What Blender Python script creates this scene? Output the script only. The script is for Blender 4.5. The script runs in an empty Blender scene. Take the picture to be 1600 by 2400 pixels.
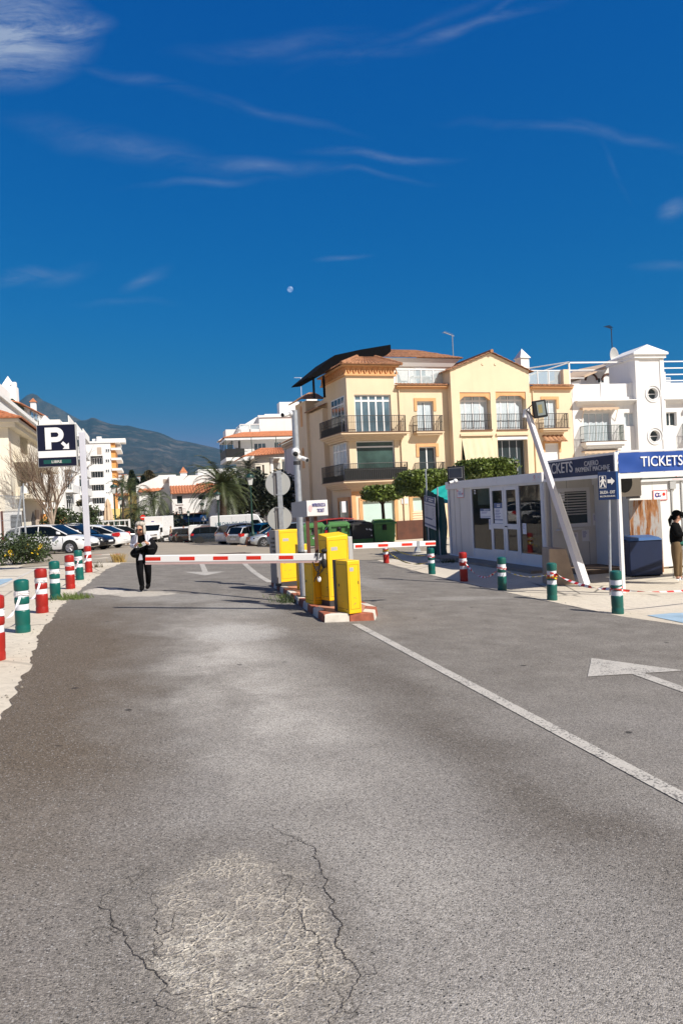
import bpy,math,random
from mathutils import Vector,Matrix
random.seed(7)
PI = math.pi
# ---------------------------------------------------------------- camera model (photo pixels 1600 x 2400)
F = 1800.0
YAW,PITCH,ROLL = math.radians(14.2),math.radians(-0.62),math.radians(2.8)
CAM = (0.0,0.0,1.6)
EXPO = 0.55
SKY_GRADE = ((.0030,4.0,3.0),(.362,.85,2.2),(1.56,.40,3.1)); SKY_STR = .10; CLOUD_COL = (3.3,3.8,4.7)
HAZE = .85e-4; HAZE_COL = (.05,.36,.66,1)
_cy,_sy = math.cos(YAW),math.sin(YAW)
_cp,_sp = math.cos(PITCH),math.sin(PITCH)
_cr,_sr = math.cos(ROLL),math.sin(ROLL)
def _norm_ray(px,py):
 """world direction of a photo pixel, scaled to 1 m of level forward distance"""
 a,b = (px - 800.0)/F,-(py - 1200.0)/F
 a,b = a*_cr+b*_sr,-a*_sr+b*_cr          # undo roll
 f,u = _cp - b*_sp,_sp+b*_cp                    # undo pitch
 a,u = a/f,u/f
 return (a*_cy+_sy,-a*_sy+_cy,u)
def g(x,y):
 """height of the ground: crossfall to the right, falling away beyond the barriers"""
 t = max(0.0,min(9.65,x+1.63))
 z = -0.0575*t
 q = max(0.0,min(95.0,y - 30.0))
 return z - (0.018*q+0.00015*q*q) - (0.02*max(0.0,y - 125.0) if y<400 else 5.5)
def at(px,py,depth):
 r = _norm_ray(px,py)
 return (CAM[0]+r[0]*depth,CAM[1]+r[1]*depth,CAM[2]+r[2]*depth)
def ground(px,py):
 """where the ray of a photo pixel meets the ground"""
 r = _norm_ray(px,py)
 lo,hi = 0.5,0.5
 while hi<600:
  hi += 0.4
  if CAM[2]+r[2]*hi<g(r[0]*hi,r[1]*hi): break
  lo = hi
 for _ in range(30):
  m = (lo+hi)/2
  if CAM[2]+r[2]*m<g(r[0]*m,r[1]*m): hi = m
  else: lo = m
 return (r[0]*hi,r[1]*hi,g(r[0]*hi,r[1]*hi))
def dep(p): return p[0]*_sy+p[1]*_cy
def proj(p):
 x,y,z = p[0] - CAM[0],p[1] - CAM[1],p[2] - CAM[2]
 X,Y = x*_cy - y*_sy,x*_sy+y*_cy
 f,u = Y*_cp+z*_sp,-Y*_sp+z*_cp
 a,b = X/f,u/f
 a,b = a*_cr - b*_sr,a*_sr+b*_cr
 return (800+a*F,1200 - b*F)
class Plane:
 """a vertical facade plane through two world points; turns photo pixels into (u, z) on it"""
 def __init__(s,p,q):
  L = math.hypot(q[0] - p[0],q[1] - p[1])
  s.o = (p[0],p[1]); s.d = ((q[0] - p[0])/L,(q[1] - p[1])/L); s.L = L
  s.n = (-s.d[1],s.d[0]); s.rz = math.atan2(s.d[1],s.d[0]); s.bz = 0.0
 def uz(s,px,py):
  r = _norm_ray(px,py)
  t = (s.o[0]*s.n[0]+s.o[1]*s.n[1])/(r[0]*s.n[0]+r[1]*s.n[1])
  x,y = r[0]*t,r[1]*t
  return ((x - s.o[0])*s.d[0]+(y - s.o[1])*s.d[1],CAM[2]+r[2]*t - s.bz)
 def shifted(s,dy):
  """a parallel plane dy metres further into the building, same u origin"""
  o = (s.o[0]+s.n[0]*dy,s.o[1]+s.n[1]*dy)
  q = Plane(o,(o[0]+s.d[0],o[1]+s.d[1])); q.bz = s.bz; return q
 def rect(s,x0,y0,x1,y1):
  xm,ym = (x0+x1)/2,(y0+y1)/2
  return (s.uz(x0,ym)[0],s.uz(x1,ym)[0],s.uz(xm,y1)[1],s.uz(xm,y0)[1])
CROPS = {1: (0,880,4.9),2: (280,900,4.9),3: (480,900,5.6),4: (600,1100,4.9),5: (700,780,3.92),6: (1000,780,4.48),7: (1250,780,4.48),
  8: (980,1060,4.612),9: (1260,1060,4.612),10: (0,1200,4.3556),12: (380,1140,5.227),13: (880,1150,7.84),14: (240,1040,9.044)}
def c(k,x,y):
 o = CROPS[k]; return (o[0]+x/o[2],o[1]+y/o[2])
def rc(P,k,x0,y0,x1,y1): return P.rect(*c(k,x0,y0),*c(k,x1,y1))

scene = bpy.context.scene
COL = scene.collection
# ---------------------------------------------------------------- materials
def lin(h):
 h = h.lstrip('#'); v = [int(h[i:i+2],16)/255 for i in (0,2,4)]
 return tuple(x/12.92 if x<=.04045 else ((x+.055)/1.055) ** 2.4 for x in v)
class N:
 """small node-tree helper"""
 def __init__(s,nt): s.nt = nt
 def add(s,t,**kw):
  n = s.nt.nodes.new(t)
  for k,v in kw.items():
   if k.startswith('_'): n.inputs[k[1:]].default_value = v
   else: setattr(n,k,v)
  return n
 def link(s,a,b): s.nt.links.new(a,b)
 def math(s,op,a,b=None,cl=False):
  n = s.add('ShaderNodeMath',operation=op,use_clamp=cl)
  for i,v in enumerate((a,b)):
   if v is None: continue
   if isinstance(v,(int,float)): n.inputs[i].default_value = v
   else: s.link(v,n.inputs[i])
  return n.outputs[0]
 def noise(s,vec,scale,detail=3,rough=.55,dist=0):
  n = s.add('ShaderNodeTexNoise'); n.inputs['Scale'].default_value = scale; n.inputs['Detail'].default_value = detail
  n.inputs['Roughness'].default_value = rough; n.inputs['Distortion'].default_value = dist
  if vec is not None: s.link(vec,n.inputs['Vector'])
  return n.outputs['Fac']
 def vor(s,vec,scale,feature='F1',out='Distance'):
  n = s.add('ShaderNodeTexVoronoi',feature=feature); n.inputs['Scale'].default_value = scale
  if vec is not None: s.link(vec,n.inputs['Vector'])
  return n.outputs[out]
 def ramp(s,fac,a,b,lo=0.0,hi=1.0):
  n = s.add('ShaderNodeMapRange'); n.clamp = True
  s.link(fac,n.inputs[0]); n.inputs[1].default_value = a; n.inputs[2].default_value = b; n.inputs[3].default_value = lo; n.inputs[4].default_value = hi
  return n.outputs[0]
 def mix(s,fac,a,b,mode='MIX'):
  n = s.add('ShaderNodeMix',data_type='RGBA',blend_type=mode)
  for sock,v in ((n.inputs[0],fac),(n.inputs[6],a),(n.inputs[7],b)):
   if isinstance(v,(int,float)): sock.default_value = v
   elif isinstance(v,tuple): sock.default_value = (*v[:3],1)
   else: s.link(v,sock)
  return n.outputs[2]
 def mapv(s,vec,scale=(1,1,1),loc=(0,0,0),rot=(0,0,0)):
  n = s.add('ShaderNodeMapping'); s.link(vec,n.inputs[0])
  n.inputs[1].default_value = loc; n.inputs[2].default_value = rot; n.inputs[3].default_value = scale
  return n.outputs[0]
 def bump(s,h,strength,dist=.01,normal=None):
  n = s.add('ShaderNodeBump'); n.inputs['Strength'].default_value = strength; n.inputs['Distance'].default_value = dist
  s.link(h,n.inputs['Height'])
  if normal is not None: s.link(normal,n.inputs['Normal'])
  return n.outputs[0]
def newmat(name):
 m = bpy.data.materials.new(name); m.use_nodes = True
 n = N(m.node_tree); b = m.node_tree.nodes['Principled BSDF']
 return m,n,b
def mat(name,col,rough=.55,metal=0.0,var=.10,vscale=2.0,bump=0.0,bscale=40.0,streak=0.0,dirt=None,coat=0.0,spec=None):
 """a surface with gentle uneven colour, optional grain, rain streaks and dirt"""
 if isinstance(col,str): col = lin(col)
 m,n,b = newmat(name)
 tc = n.add('ShaderNodeTexCoord').outputs['Object']
 geo = n.add('ShaderNodeNewGeometry').outputs['Position']
 f = n.noise(geo,vscale,5,.6)
 colr = n.mix(n.ramp(f,.3,.7),tuple(x*(1 - var) for x in col),tuple(min(1,x*(1+var*.6)) for x in col))
 if streak:
  s_ = n.noise(n.mapv(geo,(2.2,2.2,.12)),1.6,4,.6)
  d = dirt or (.16,.13,.10)
  colr = n.mix(n.math('MULTIPLY',n.ramp(s_,.52,.75),streak),colr,d)
 n.link(colr,b.inputs['Base Color'])
 b.inputs['Roughness'].default_value = rough; b.inputs['Metallic'].default_value = metal
 if coat: b.inputs['Coat Weight'].default_value = coat; b.inputs['Coat Roughness'].default_value = .05
 if spec is not None: b.inputs['Specular IOR Level'].default_value = spec
 if bump: n.link(n.bump(n.noise(geo,bscale,4,.6),bump),b.inputs['Normal'])
 else:
  rr = n.ramp(n.noise(geo,vscale*3,3),.2,.8,max(0,rough - .06),min(1,rough+.08)); n.link(rr,b.inputs['Roughness'])
 return m
# ---------------------------------------------------------------- mesh builder
class MB:
 def __init__(s): s.v = []; s.f = []; s.mi = []; s.k = 0; s.T = None
 def add(s,vs,fs):
  o = len(s.v)
  if s.T is not None: vs = [tuple(s.T @ Vector(p)) for p in vs]
  s.v += [tuple(p) for p in vs]; s.f += [tuple(i+o for i in f) for f in fs]; s.mi += [s.k]*len(fs)
  return s
 def quad(s,a,b,c_,d): return s.add([a,b,c_,d],[(0,1,2,3)])
 def box(s,x0,x1,y0,y1,z0,z1):
  v = [(x,y,z) for z in (z0,z1) for x,y in ((x0,y0),(x1,y0),(x1,y1),(x0,y1))]
  return s.add(v,[(3,2,1,0),(4,5,6,7),(0,1,5,4),(1,2,6,5),(2,3,7,6),(3,0,4,7)])
 def hexa(s,bot,top): return s.add(list(bot)+list(top),[(3,2,1,0),(4,5,6,7),(0,1,5,4),(1,2,6,5),(2,3,7,6),(3,0,4,7)])
 def prism(s,pts,y0,y1):
  """(x, z) outline extruded along y"""
  n = len(pts); v = [(x,y0,z) for x,z in pts]+[(x,y1,z) for x,z in pts]
  return s.add(v,[tuple(range(n)),tuple(range(2*n - 1,n - 1,-1))]+[((i+1) % n,i,i+n,(i+1) % n+n) for i in range(n)])
 def prismz(s,pts,z0,z1):
  n = len(pts); v = [(x,y,z0) for x,y in pts]+[(x,y,z1) for x,y in pts]
  return s.add(v,[tuple(range(n - 1,-1,-1)),tuple(range(n,2*n))]+[(i,(i+1) % n,(i+1) % n+n,i+n) for i in range(n)])
 def tube(s,pts,r,n=8,r2=None,caps=True):
  pts = [Vector(p) for p in pts]; m = len(pts); vs = []; fs = []
  rs = [r[i] if isinstance(r,(list,tuple)) else (r if r2 is None else r+(r2 - r)*i/(m - 1)) for i in range(m)]
  ref = None
  for i,p in enumerate(pts):
   t = (pts[min(i+1,m - 1)] - pts[max(i - 1,0)])
   t = t.normalized() if t.length>1e-9 else Vector((0,0,1))
   if ref is None: ref = Vector((0,0,1)) if abs(t.z)<.9 else Vector((1,0,0))
   a = t.cross(ref); a = a.normalized() if a.length>1e-6 else Vector((1,0,0)); b = t.cross(a).normalized(); ref = a.cross(t)
   for k in range(n):
    q = 2*PI*k/n; vs.append(tuple(p+(a*math.cos(q)+b*math.sin(q))*rs[i]))
  for i in range(m - 1):
   for k in range(n): fs.append((i*n+k,i*n+(k+1) % n,(i+1)*n+(k+1) % n,(i+1)*n+k))
  if caps: fs += [tuple(range(n - 1,-1,-1)),tuple((m - 1)*n+k for k in range(n))]
  return s.add(vs,fs)
 def bar(s,p,q,w=.02,h=None): return s.tube([p,q],w*.7,4)
 def lathe(s,prof,n=16,o=(0,0,0),axis='z'):
  vs = []; fs = []; m = len(prof)
  for r,z in prof:
   for k in range(n):
    a = 2*PI*k/n; x,y = r*math.cos(a),r*math.sin(a)
    vs.append((o[0]+x,o[1]+y,o[2]+z) if axis == 'z' else ((o[0]+x,o[1]+z,o[2]+y) if axis == 'y' else (o[0]+z,o[1]+x,o[2]+y)))
  for i in range(m - 1):
   for k in range(n):
    q = (i*n+k,i*n+(k+1) % n,(i+1)*n+(k+1) % n,(i+1)*n+k)
    fs.append(q if axis != 'y' else q[::-1])
  fs += [tuple(range(n - 1,-1,-1)),tuple((m - 1)*n+k for k in range(n))]
  return s.add(vs,fs)
 def ball(s,o,r,nu=12,nv=8):
  r = (r,r,r) if isinstance(r,(int,float)) else r
  vs = [(o[0],o[1],o[2] - r[2])]; fs = []
  for j in range(1,nv):
   t = -PI/2+PI*j/nv
   for k in range(nu):
    a = 2*PI*k/nu; vs.append((o[0]+r[0]*math.cos(t)*math.cos(a),o[1]+r[1]*math.cos(t)*math.sin(a),o[2]+r[2]*math.sin(t)))
  vs.append((o[0],o[1],o[2]+r[2])); L = len(vs) - 1
  for k in range(nu):
   fs.append((0,1+(k+1) % nu,1+k)); fs.append((L,L - nu+k,L - nu+(k+1) % nu))
   for j in range(nv - 2): fs.append((1+j*nu+k,1+j*nu+(k+1) % nu,1+(j+1)*nu+(k+1) % nu,1+(j+1)*nu+k))
  return s.add(vs,fs)
 def build(s,name,m,parent=None,smooth=False,bevel=0.0,seg=2):
  me = bpy.data.meshes.new(name); me.from_pydata(s.v,[],s.f)
  for q in (m if isinstance(m,(list,tuple)) else [m]): me.materials.append(q)
  if isinstance(m,(list,tuple)): me.polygons.foreach_set('material_index',s.mi)
  me.update()
  o = bpy.data.objects.new(name,me); COL.objects.link(o)
  if parent is not None: o.parent = parent
  if bevel:
   md = o.modifiers.new('bevel', 'BEVEL'); md.width = bevel; md.segments = seg; md.limit_method = 'ANGLE'; md.angle_limit = .6; md.harden_normals = False
  if smooth:
   me.polygons.foreach_set('use_smooth',[True]*len(me.polygons))
   try: me.set_sharp_from_angle(angle=math.radians(38 if smooth is True else smooth))
   except Exception: pass
  return o
def tag(o,label=None,cat=None,group=None,kind=None):
 for k,v in (('label',label),('category',cat),('group',group),('kind',kind)):
  if v: o[k] = v
 return o
def thing(name,label,cat,loc=(0,0,0),rz=0.0,group=None):
 o = bpy.data.objects.new(name,None); COL.objects.link(o); o.location = loc; o.rotation_euler = (0,0,rz); o.empty_display_size = .3
 return tag(o,label,cat,group)
def struct(o): o['kind'] = 'structure'; return o
def copy_tree(o,label,loc,rz=None,parent=None,scale=None):
 q = o.copy(); COL.objects.link(q)
 if parent is not None: q.parent = parent
 else:
  q.location = loc; q['label'] = label
  if rz is not None: q.rotation_euler = (0,0,rz)
  if scale: q.scale = (scale,)*3
 for ch in list(o.children): copy_tree(ch,None,None,None,q)
 return q
_txt = {}
def text(body,height,m,parent,org,ux=(1,0,0),uz=(0,0,1),width=None,align='CENTER',name='lettering',bold=0.0,depth=.006,spacing=1.0):
 """letters as thin solid shapes; org is the middle (or left end) of the baseline"""
 cu = bpy.data.curves.new('t', 'FONT'); cu.body = body; cu.size = 1; cu.extrude = .012; cu.offset = bold; cu.resolution_u = 4; cu.space_character = spacing
 ob = bpy.data.objects.new('t',cu); me = bpy.data.meshes.new_from_object(ob); bpy.data.objects.remove(ob); bpy.data.curves.remove(cu)
 xs = [v.co.x for v in me.vertices]; ys = [v.co.y for v in me.vertices]
 x0,x1,y0,y1 = min(xs),max(xs),0.0,max(ys)
 sy = height/(y1 - y0); sx = sy if width is None else width/(x1 - x0)
 ux,uz = Vector(ux).normalized(),Vector(uz).normalized(); un = ux.cross(uz)
 off = {'CENTER': (x0+x1)/2, 'LEFT': x0, 'RIGHT': x1}[align]
 for v in me.vertices: v.co = Vector(org)+ux*(v.co.x - off)*sx+uz*v.co.y*sy+un*(v.co.z*depth/.012+.0)
 me.materials.clear(); me.materials.append(m); me.name = name
 o = bpy.data.objects.new(name,me); COL.objects.link(o); o.parent = parent
 return o
# ---------------------------------------------------------------- facade helpers (local frame: x along, y into the wall, z up)
def wall_holes(mb,u0,u1,z0,z1,holes,depth=.18,y=0.0):
 us = sorted({u0,u1} | {min(max(h[i],u0),u1) for h in holes for i in (0,1)}); zs = sorted({z0,z1} | {min(max(h[i],z0),z1) for h in holes for i in (2,3)})
 for a,b in zip(us,us[1:]):
  for p,q in zip(zs,zs[1:]):
   m,n = (a+b)/2,(p+q)/2
   if any(h[0]<m<h[1] and h[2]<n<h[3] for h in holes): continue
   mb.quad((a,y,p),(b,y,p),(b,y,q),(a,y,q))
 for h in holes:
  a,b,p,q = h[:4]; d = y+depth
  mb.quad((a,y,p),(a,d,p),(b,d,p),(b,y,p)); mb.quad((a,y,q),(b,y,q),(b,d,q),(a,d,q))
  mb.quad((a,y,p),(a,y,q),(a,d,q),(a,d,p)); mb.quad((b,y,p),(b,d,p),(b,d,q),(b,y,q))
def window(root,r,fm,gm,cols=2,y=.14,transom=None,fw=.055,name='window',curtain=None,rows=1):
 a,b,p,q = r
 mb = MB(); t = .05
 mb.box(a,a+fw,y,y+t,p,q); mb.box(b - fw,b,y,y+t,p,q); mb.box(a+fw,b - fw,y,y+t,p,p+fw); mb.box(a+fw,b - fw,y,y+t,q - fw,q)
 zt = q - fw
 if transom: zt = transom; mb.box(a+fw,b - fw,y+.001,y+t,zt - fw*.7,zt+fw*.7)
 for i in range(1,cols):
  x = a+(b - a)*i/cols; mb.box(x - fw*.6,x+fw*.6,y - .004,y+t - .002,p+fw,q - fw)
 for j in range(1,rows):
  z = p+(q - p)*j/rows; mb.box(a+fw,b - fw,y+.004,y+t - .004,z - fw*.4,z+fw*.4)
 o = mb.build(name,fm,root)
 g_ = MB(); g_.box(a+.02,b - .02,y+.02,y+.03,p+.02,q - .02); g_.build('pane',gm,o)
 if curtain:
  cm,segs = curtain; k = MB()
  for s0,s1 in segs:
   x0,x1 = a+(b - a)*s0,a+(b - a)*s1; n = 14
   for i in range(n):
    xa,xb = x0+(x1 - x0)*i/n,x0+(x1 - x0)*(i+1)/n
    ya,yb = y+.012+.006*(i % 2),y+.012+.006*((i+1) % 2)
    k.quad((xa,ya,p+fw),(xb,yb,p+fw),(xb,yb,q - fw*1.2),(xa,ya,q - fw*1.2))
  k.build('curtain',cm,o)
 return o
def railing(parent,path,z0,z1,m,step=.11,r=.009,mid=None,name='railing',extra=None):
 """vertical-bar railing along a local polyline (x, y)"""
 mb = MB()
 for (xa,ya),(xb,yb) in zip(path,path[1:]):
  L = math.hypot(xb - xa,yb - ya); n = max(1,int(L/step))
  for i in range(n+1):
   t = i/n; x,y = xa+(xb - xa)*t,ya+(yb - ya)*t
   mb.box(x - r,x+r,y - r,y+r,z0+.06,z1)
  for zz,h in ((z1,.022),(z0+.05,.015))+(((mid,.012),) if mid else ()):
   mb.tube([(xa,ya,zz),(xb,yb,zz)],h,6)
 return mb.build(name,m,parent)
def tiles(mb,a,b,c_,d,period=.22,amp=.06,rows=3,lap=.03):
 """barrel-tile slope: a-b is the eave, d-c the upper edge"""
 a,b,c_,d = map(Vector,(a,b,c_,d)); L = (b - a).length; n = max(2,int(L/period))*6
 nrm = (b - a).cross(d - a).normalized()
 if nrm.z<0: nrm = -nrm
 vs = []; fs = []; lines = []
 for j in range(rows):
  lines.append((j/rows,lap)); lines.append(((j+1)/rows,0.0))
 for t,l in lines:
  for i in range(n+1):
   s_ = i/n; p = (a.lerp(b,s_)).lerp(d.lerp(c_,s_),t)
   vs.append(tuple(p+nrm*(amp*abs(math.sin(PI*i/6)) ** .8+l)))
 for j in range(len(lines) - 1):
  for i in range(n): fs.append((j*(n+1)+i,j*(n+1)+i+1,(j+1)*(n+1)+i+1,(j+1)*(n+1)+i))
 mb.add(vs,fs)
 for i in range(0,n,6):                                           # closed front ends of the eave tiles
  p,q = a.lerp(b,i/n),a.lerp(b,(i+6)/n)
  arc = [a.lerp(b,(i+k)/n)+nrm*(amp*abs(math.sin(PI*k/6)) ** .8+lap) for k in range(7)]
  mb.add([tuple(p)]+[tuple(x) for x in arc]+[tuple(q)],[tuple(range(9))])
 return mb
# ---------------------------------------------------------------- palette
cream = mat('cream_render',(.76,.61,.42),.85,var=.06,vscale=.8,bump=.15,bscale=25,streak=.14,dirt=(.45,.33,.2))
cream_trim = mat('peach_trim',(.70,.38,.17),.8,var=.08)
cream_pale = mat('pale_moulding',(.72,.56,.38),.8,var=.05)
white_wall = mat('white_render',(.80,.79,.77),.85,var=.04,vscale=.7,bump=.12,bscale=20,streak=.16,dirt=(.5,.47,.42))
off_white = mat('ivory_render',(.80,.74,.62),.85,var=.05,vscale=.6,bump=.12,bscale=20,streak=.12,dirt=(.46,.4,.3))
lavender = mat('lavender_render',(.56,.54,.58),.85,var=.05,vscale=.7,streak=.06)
taupe = mat('taupe_render',(.50,.40,.32),.85,var=.05)
orange_wall = mat('orange_render',(.72,.33,.10),.85,var=.08)
yellow_wall = mat('yellow_render',(.75,.58,.22),.85,var=.06)
tile_m = mat('terracotta_tile',(.36,.17,.085),.8,var=.5,vscale=5,bump=.2,bscale=18)
tile_far = mat('orange_terracotta',(.46,.17,.075),.8,var=.4,vscale=5)
tile_old = mat('weathered_terracotta',(.40,.21,.11),.85,var=.4,vscale=5,bump=.2)
white_pvc = mat('white_aluminium',(.78,.78,.78),.4,var=.03)
grey_alu = mat('grey_aluminium',(.52,.54,.58),.4,metal=.5,var=.05)
iron = mat('black_iron',(.012,.012,.013),.5,var=.1)
green_iron = mat('green_iron',(.008,.04,.028),.45,var=.15)
def glass_mat(name,col=(.03,.045,.05),rough=.04,spec=.7):
 m,n,b = newmat(name); geo = n.add('ShaderNodeNewGeometry').outputs['Position']
 f = n.ramp(n.noise(geo,.8,3),.3,.7)
 n.link(n.mix(f,tuple(x*.6 for x in col),tuple(x*1.4 for x in col)),b.inputs['Base Color'])
 b.inputs['Roughness'].default_value = rough; b.inputs['Specular IOR Level'].default_value = spec
 n.link(n.bump(n.noise(geo,1.3,2),.03,.02),b.inputs['Normal'])
 return m
glass = glass_mat('window_glass')
glass_blue = glass_mat('blue_window_glass',(.10,.16,.20),.06)
glass_green = glass_mat('green_tinted_glass',(.045,.085,.075),.05)
glass_car = glass_mat('car_glass',(.004,.006,.007),.04,.28)
rail_glass = glass_mat('frosted_rail_glass',(.30,.38,.42),.1)
curtain_m = mat('pale_curtain',(.55,.62,.66),.9,var=.1,vscale=4)
black_shade = mat('black_shade_cloth',(.004,.004,.005),.9,spec=.1,var=.3,vscale=6)
beige_cloth = mat('beige_awning_cloth',(.66,.56,.38),.85,var=.08,vscale=1.5)
sand_cloth = mat('sand_parasol_cloth',(.62,.46,.32),.9,var=.1)
shutter_green = mat('pale_green_shutter',(.50,.66,.60),.6,var=.04)
brown_plinth = mat('brown_rusty_cladding',(.10,.032,.016),.6,var=.35,vscale=2,streak=.4,dirt=(.05,.02,.012))
yellow = mat('yellow_powder_coat',(.92,.53,.002),.55,var=.06,vscale=4,streak=.06,dirt=(.5,.3,.03))
grey_paint = mat('grey_painted_steel',(.26,.25,.24),.5,var=.1)
grey_pale = mat('pale_grey_panel',(.42,.42,.41),.5,var=.08,streak=.12)
dark_grey = mat('charcoal_steel',(.04,.04,.042),.5,var=.15)
galv = mat('galvanised_steel',(.42,.45,.48),.45,metal=.55,var=.18,vscale=12)
sign_back = mat('grey_sign_back',(.40,.41,.40),.5,metal=.2,var=.06)
white_paint = mat('white_paint',(.80,.79,.77),.45,var=.04)
red_refl = mat('red_reflective_film',(.66,.022,.006),.4,var=.08)
white_refl = mat('white_reflective_film',(.72,.74,.78),.3,var=.05)
bol_green = mat('green_bollard_plastic',(.002,.105,.085),.38,var=.18,vscale=3,bump=.08,bscale=60,streak=.25,dirt=(.08,.11,.09))
bol_red = mat('red_bollard_plastic',(.36,.014,.008),.42,var=.2,vscale=3,bump=.08,bscale=60,streak=.2,dirt=(.2,.07,.05))
tape_white = mat('white_tape',(.82,.78,.78),.4,var=.06)
tape_yellow = mat('yellow_tape',(.80,.60,.02),.45,var=.06)
tape_black = mat('black_tape',(.012,.012,.012),.45)
navy = mat('navy_board',(.006,.020,.075),.5,spec=.2,var=.12)
navy_sign = mat('dark_navy_sign_face',(.003,.005,.022),.3,var=.1)
blue_cloth = mat('blue_banner_cloth',(.004,.055,.29),.6,var=.1,vscale=1.2)
blue_sign = mat('blue_sign_face',(.008,.07,.24),.45,var=.08)
letter_white = mat('white_letters',(.80,.80,.80),.5,var=.02)
letter_grey = mat('greyed_letters',(.62,.60,.58),.5,var=.05)
letter_blue = mat('blue_letters',(.05,.04,.30),.5)
letter_teal = mat('teal_letters',(.02,.12,.19),.5)
pink_mark = mat('faded_pink_print',(.78,.55,.55),.5)
brown_paint = mat('brown_painted_steel',(.12,.045,.03),.5,var=.15)
cabin_wall = mat('cabin_sheet_steel',(.56,.55,.55),.45,metal=.1,var=.07,vscale=1.2,streak=.25)
cabin_trim = mat('cabin_white_trim',(.70,.70,.70),.45,var=.05)
office_wall = mat('office_panel',(.64,.62,.57),.5,var=.06,streak=.15)
concrete_slab = mat('stained_concrete',(.44,.33,.23),.9,var=.2,vscale=2.5,bump=.3,bscale=30,streak=.45,dirt=(.10,.08,.06))
mesh_green = mat('green_shade_net',(.004,.05,.045),.8,var=.25,vscale=3,bump=.3,bscale=8)
mesh_teal = mat('teal_tarpaulin',(.008,.30,.26),.55,var=.15,vscale=3,bump=.4,bscale=6)
bin_green = mat('green_bin_plastic',(.075,.215,.060),.5,var=.12,vscale=3,streak=.12,dirt=(.12,.16,.1))
bin_dark = mat('dark_bin_plastic',(.03,.03,.03),.55,var=.15,streak=.1)
rubber = mat('black_rubber',(.012,.012,.012),.7,var=.1)
rim_m = mat('alloy_rim',(.5,.5,.52),.3,metal=.8,var=.05)
def car_paint(name,col,metal=.0): return mat(name,col,.28,metal=metal,var=.03,coat=.8)
car_white = car_paint('white_car_paint',(.80,.80,.80)); car_black = car_paint('black_car_paint',(.008,.008,.009)); car_silver = car_paint('silver_car_paint',(.48,.49,.50),.4)
car_teal = car_paint('teal_car_paint',(.01,.30,.34)); car_dark = car_paint('dark_blue_car_paint',(.012,.02,.032)); car_red = car_paint('red_car_paint',(.35,.02,.015)); car_grey = car_paint('grey_blue_car_paint',(.22,.27,.33),.3)
lamp_red = mat('red_tail_lamp',(.45,.012,.008),.2,coat=.6)
lamp_clear = mat('clear_head_lamp',(.42,.44,.46),.12,metal=.4)
lantern_glass = mat('milky_lantern_glass',(.62,.62,.60),.3,var=.05)
skin_m = mat('skin',(.50,.26,.17),.55,var=.08,vscale=12)
hair_grey = mat('blonde_grey_hair',(.46,.42,.36),.6,var=.35,vscale=25,bump=.4,bscale=60)
black_cloth = mat('black_cloth',(.004,.004,.0045),.9,var=.3,vscale=8,spec=.1)
jean_black = mat('black_jeans',(.005,.005,.006),.9,var=.3,vscale=8,spec=.1)
grey_jersey = mat('pale_grey_knit',(.56,.56,.62),.85,var=.12,vscale=10,bump=.2,bscale=60)
dark_bag = mat('dark_bag_cloth',(.004,.004,.005),.75,var=.3,vscale=10,bump=.3,bscale=40,spec=.15)
khaki = mat('khaki_cotton',(.15,.095,.042),.85,var=.15,vscale=6,bump=.2)
paper = mat('white_paper',(.76,.76,.78),.7,var=.04)
bark = mat('grey_bark',(.32,.25,.19),.9,var=.3,vscale=6,bump=.4)
bark_dark = mat('dark_bark',(.07,.045,.03),.9,var=.3,vscale=6,bump=.4)
def leaf_mat(name,col,var=.5,rough=.5):
 m,n,b = newmat(name); geo = n.add('ShaderNodeNewGeometry').outputs['Position']
 a = n.noise(geo,1.7,2); d = n.noise(geo,14,2)
 f = n.math('ADD',n.math('MULTIPLY',n.ramp(a,.3,.7),.5),n.math('MULTIPLY',n.ramp(d,.25,.75),.5))
 n.link(n.mix(f,tuple(x*(1 - var) for x in col),tuple(x*(1+var) for x in col)),b.inputs['Base Color'])
 b.inputs['Roughness'].default_value = rough
 b.inputs['Transmission Weight'].default_value = 0.0
 return m
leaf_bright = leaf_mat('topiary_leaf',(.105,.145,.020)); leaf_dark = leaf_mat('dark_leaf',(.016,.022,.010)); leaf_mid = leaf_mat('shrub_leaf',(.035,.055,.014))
leaf_palm = leaf_mat('palm_leaf',(.060,.075,.022)); leaf_yellow = leaf_mat('dry_palm_leaf',(.20,.12,.03)); leaf_brown = leaf_mat('brownish_crown_leaf',(.065,.052,.022)); leaf_straw = leaf_mat('straw_grass',(.36,.24,.07)); leaf_cyp = leaf_mat('cypress_leaf',(.020,.030,.012))
# ================================================================ camera, light, sky
cam = bpy.data.cameras.new('camera'); cam_o = bpy.data.objects.new('camera',cam); COL.objects.link(cam_o); scene.camera = cam_o
cam.sensor_fit = 'VERTICAL'; cam.sensor_height = 36; cam.lens = 27; cam.clip_start = .05; cam.clip_end = 60000
cam_o.matrix_world = Matrix.Translation(CAM) @ Matrix.Rotation(-YAW,4, 'Z') @ Matrix.Rotation(PI/2+PITCH,4, 'X') @ Matrix.Rotation(-ROLL,4, 'Z')
def cam2w(x,y): return (x*_cy+y*_sy,-x*_sy+y*_cy)
_lx,_ly = cam2w(-.86,.64)                                     # how far a shadow falls per metre of height
SUN_DIR = Vector((-_lx,-_ly,1)).normalized()
sl = bpy.data.lights.new('sun', 'SUN'); sl.energy = 4.6; sl.angle = math.radians(.53); sl.color = (1,.95,.87)
so = bpy.data.objects.new('sun',sl); COL.objects.link(so); so.rotation_euler = SUN_DIR.to_track_quat('Z', 'Y').to_euler()
scene.view_settings.view_transform = 'Standard'; scene.view_settings.look = 'None'; scene.view_settings.exposure = EXPO; scene.view_settings.gamma = 1
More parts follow.
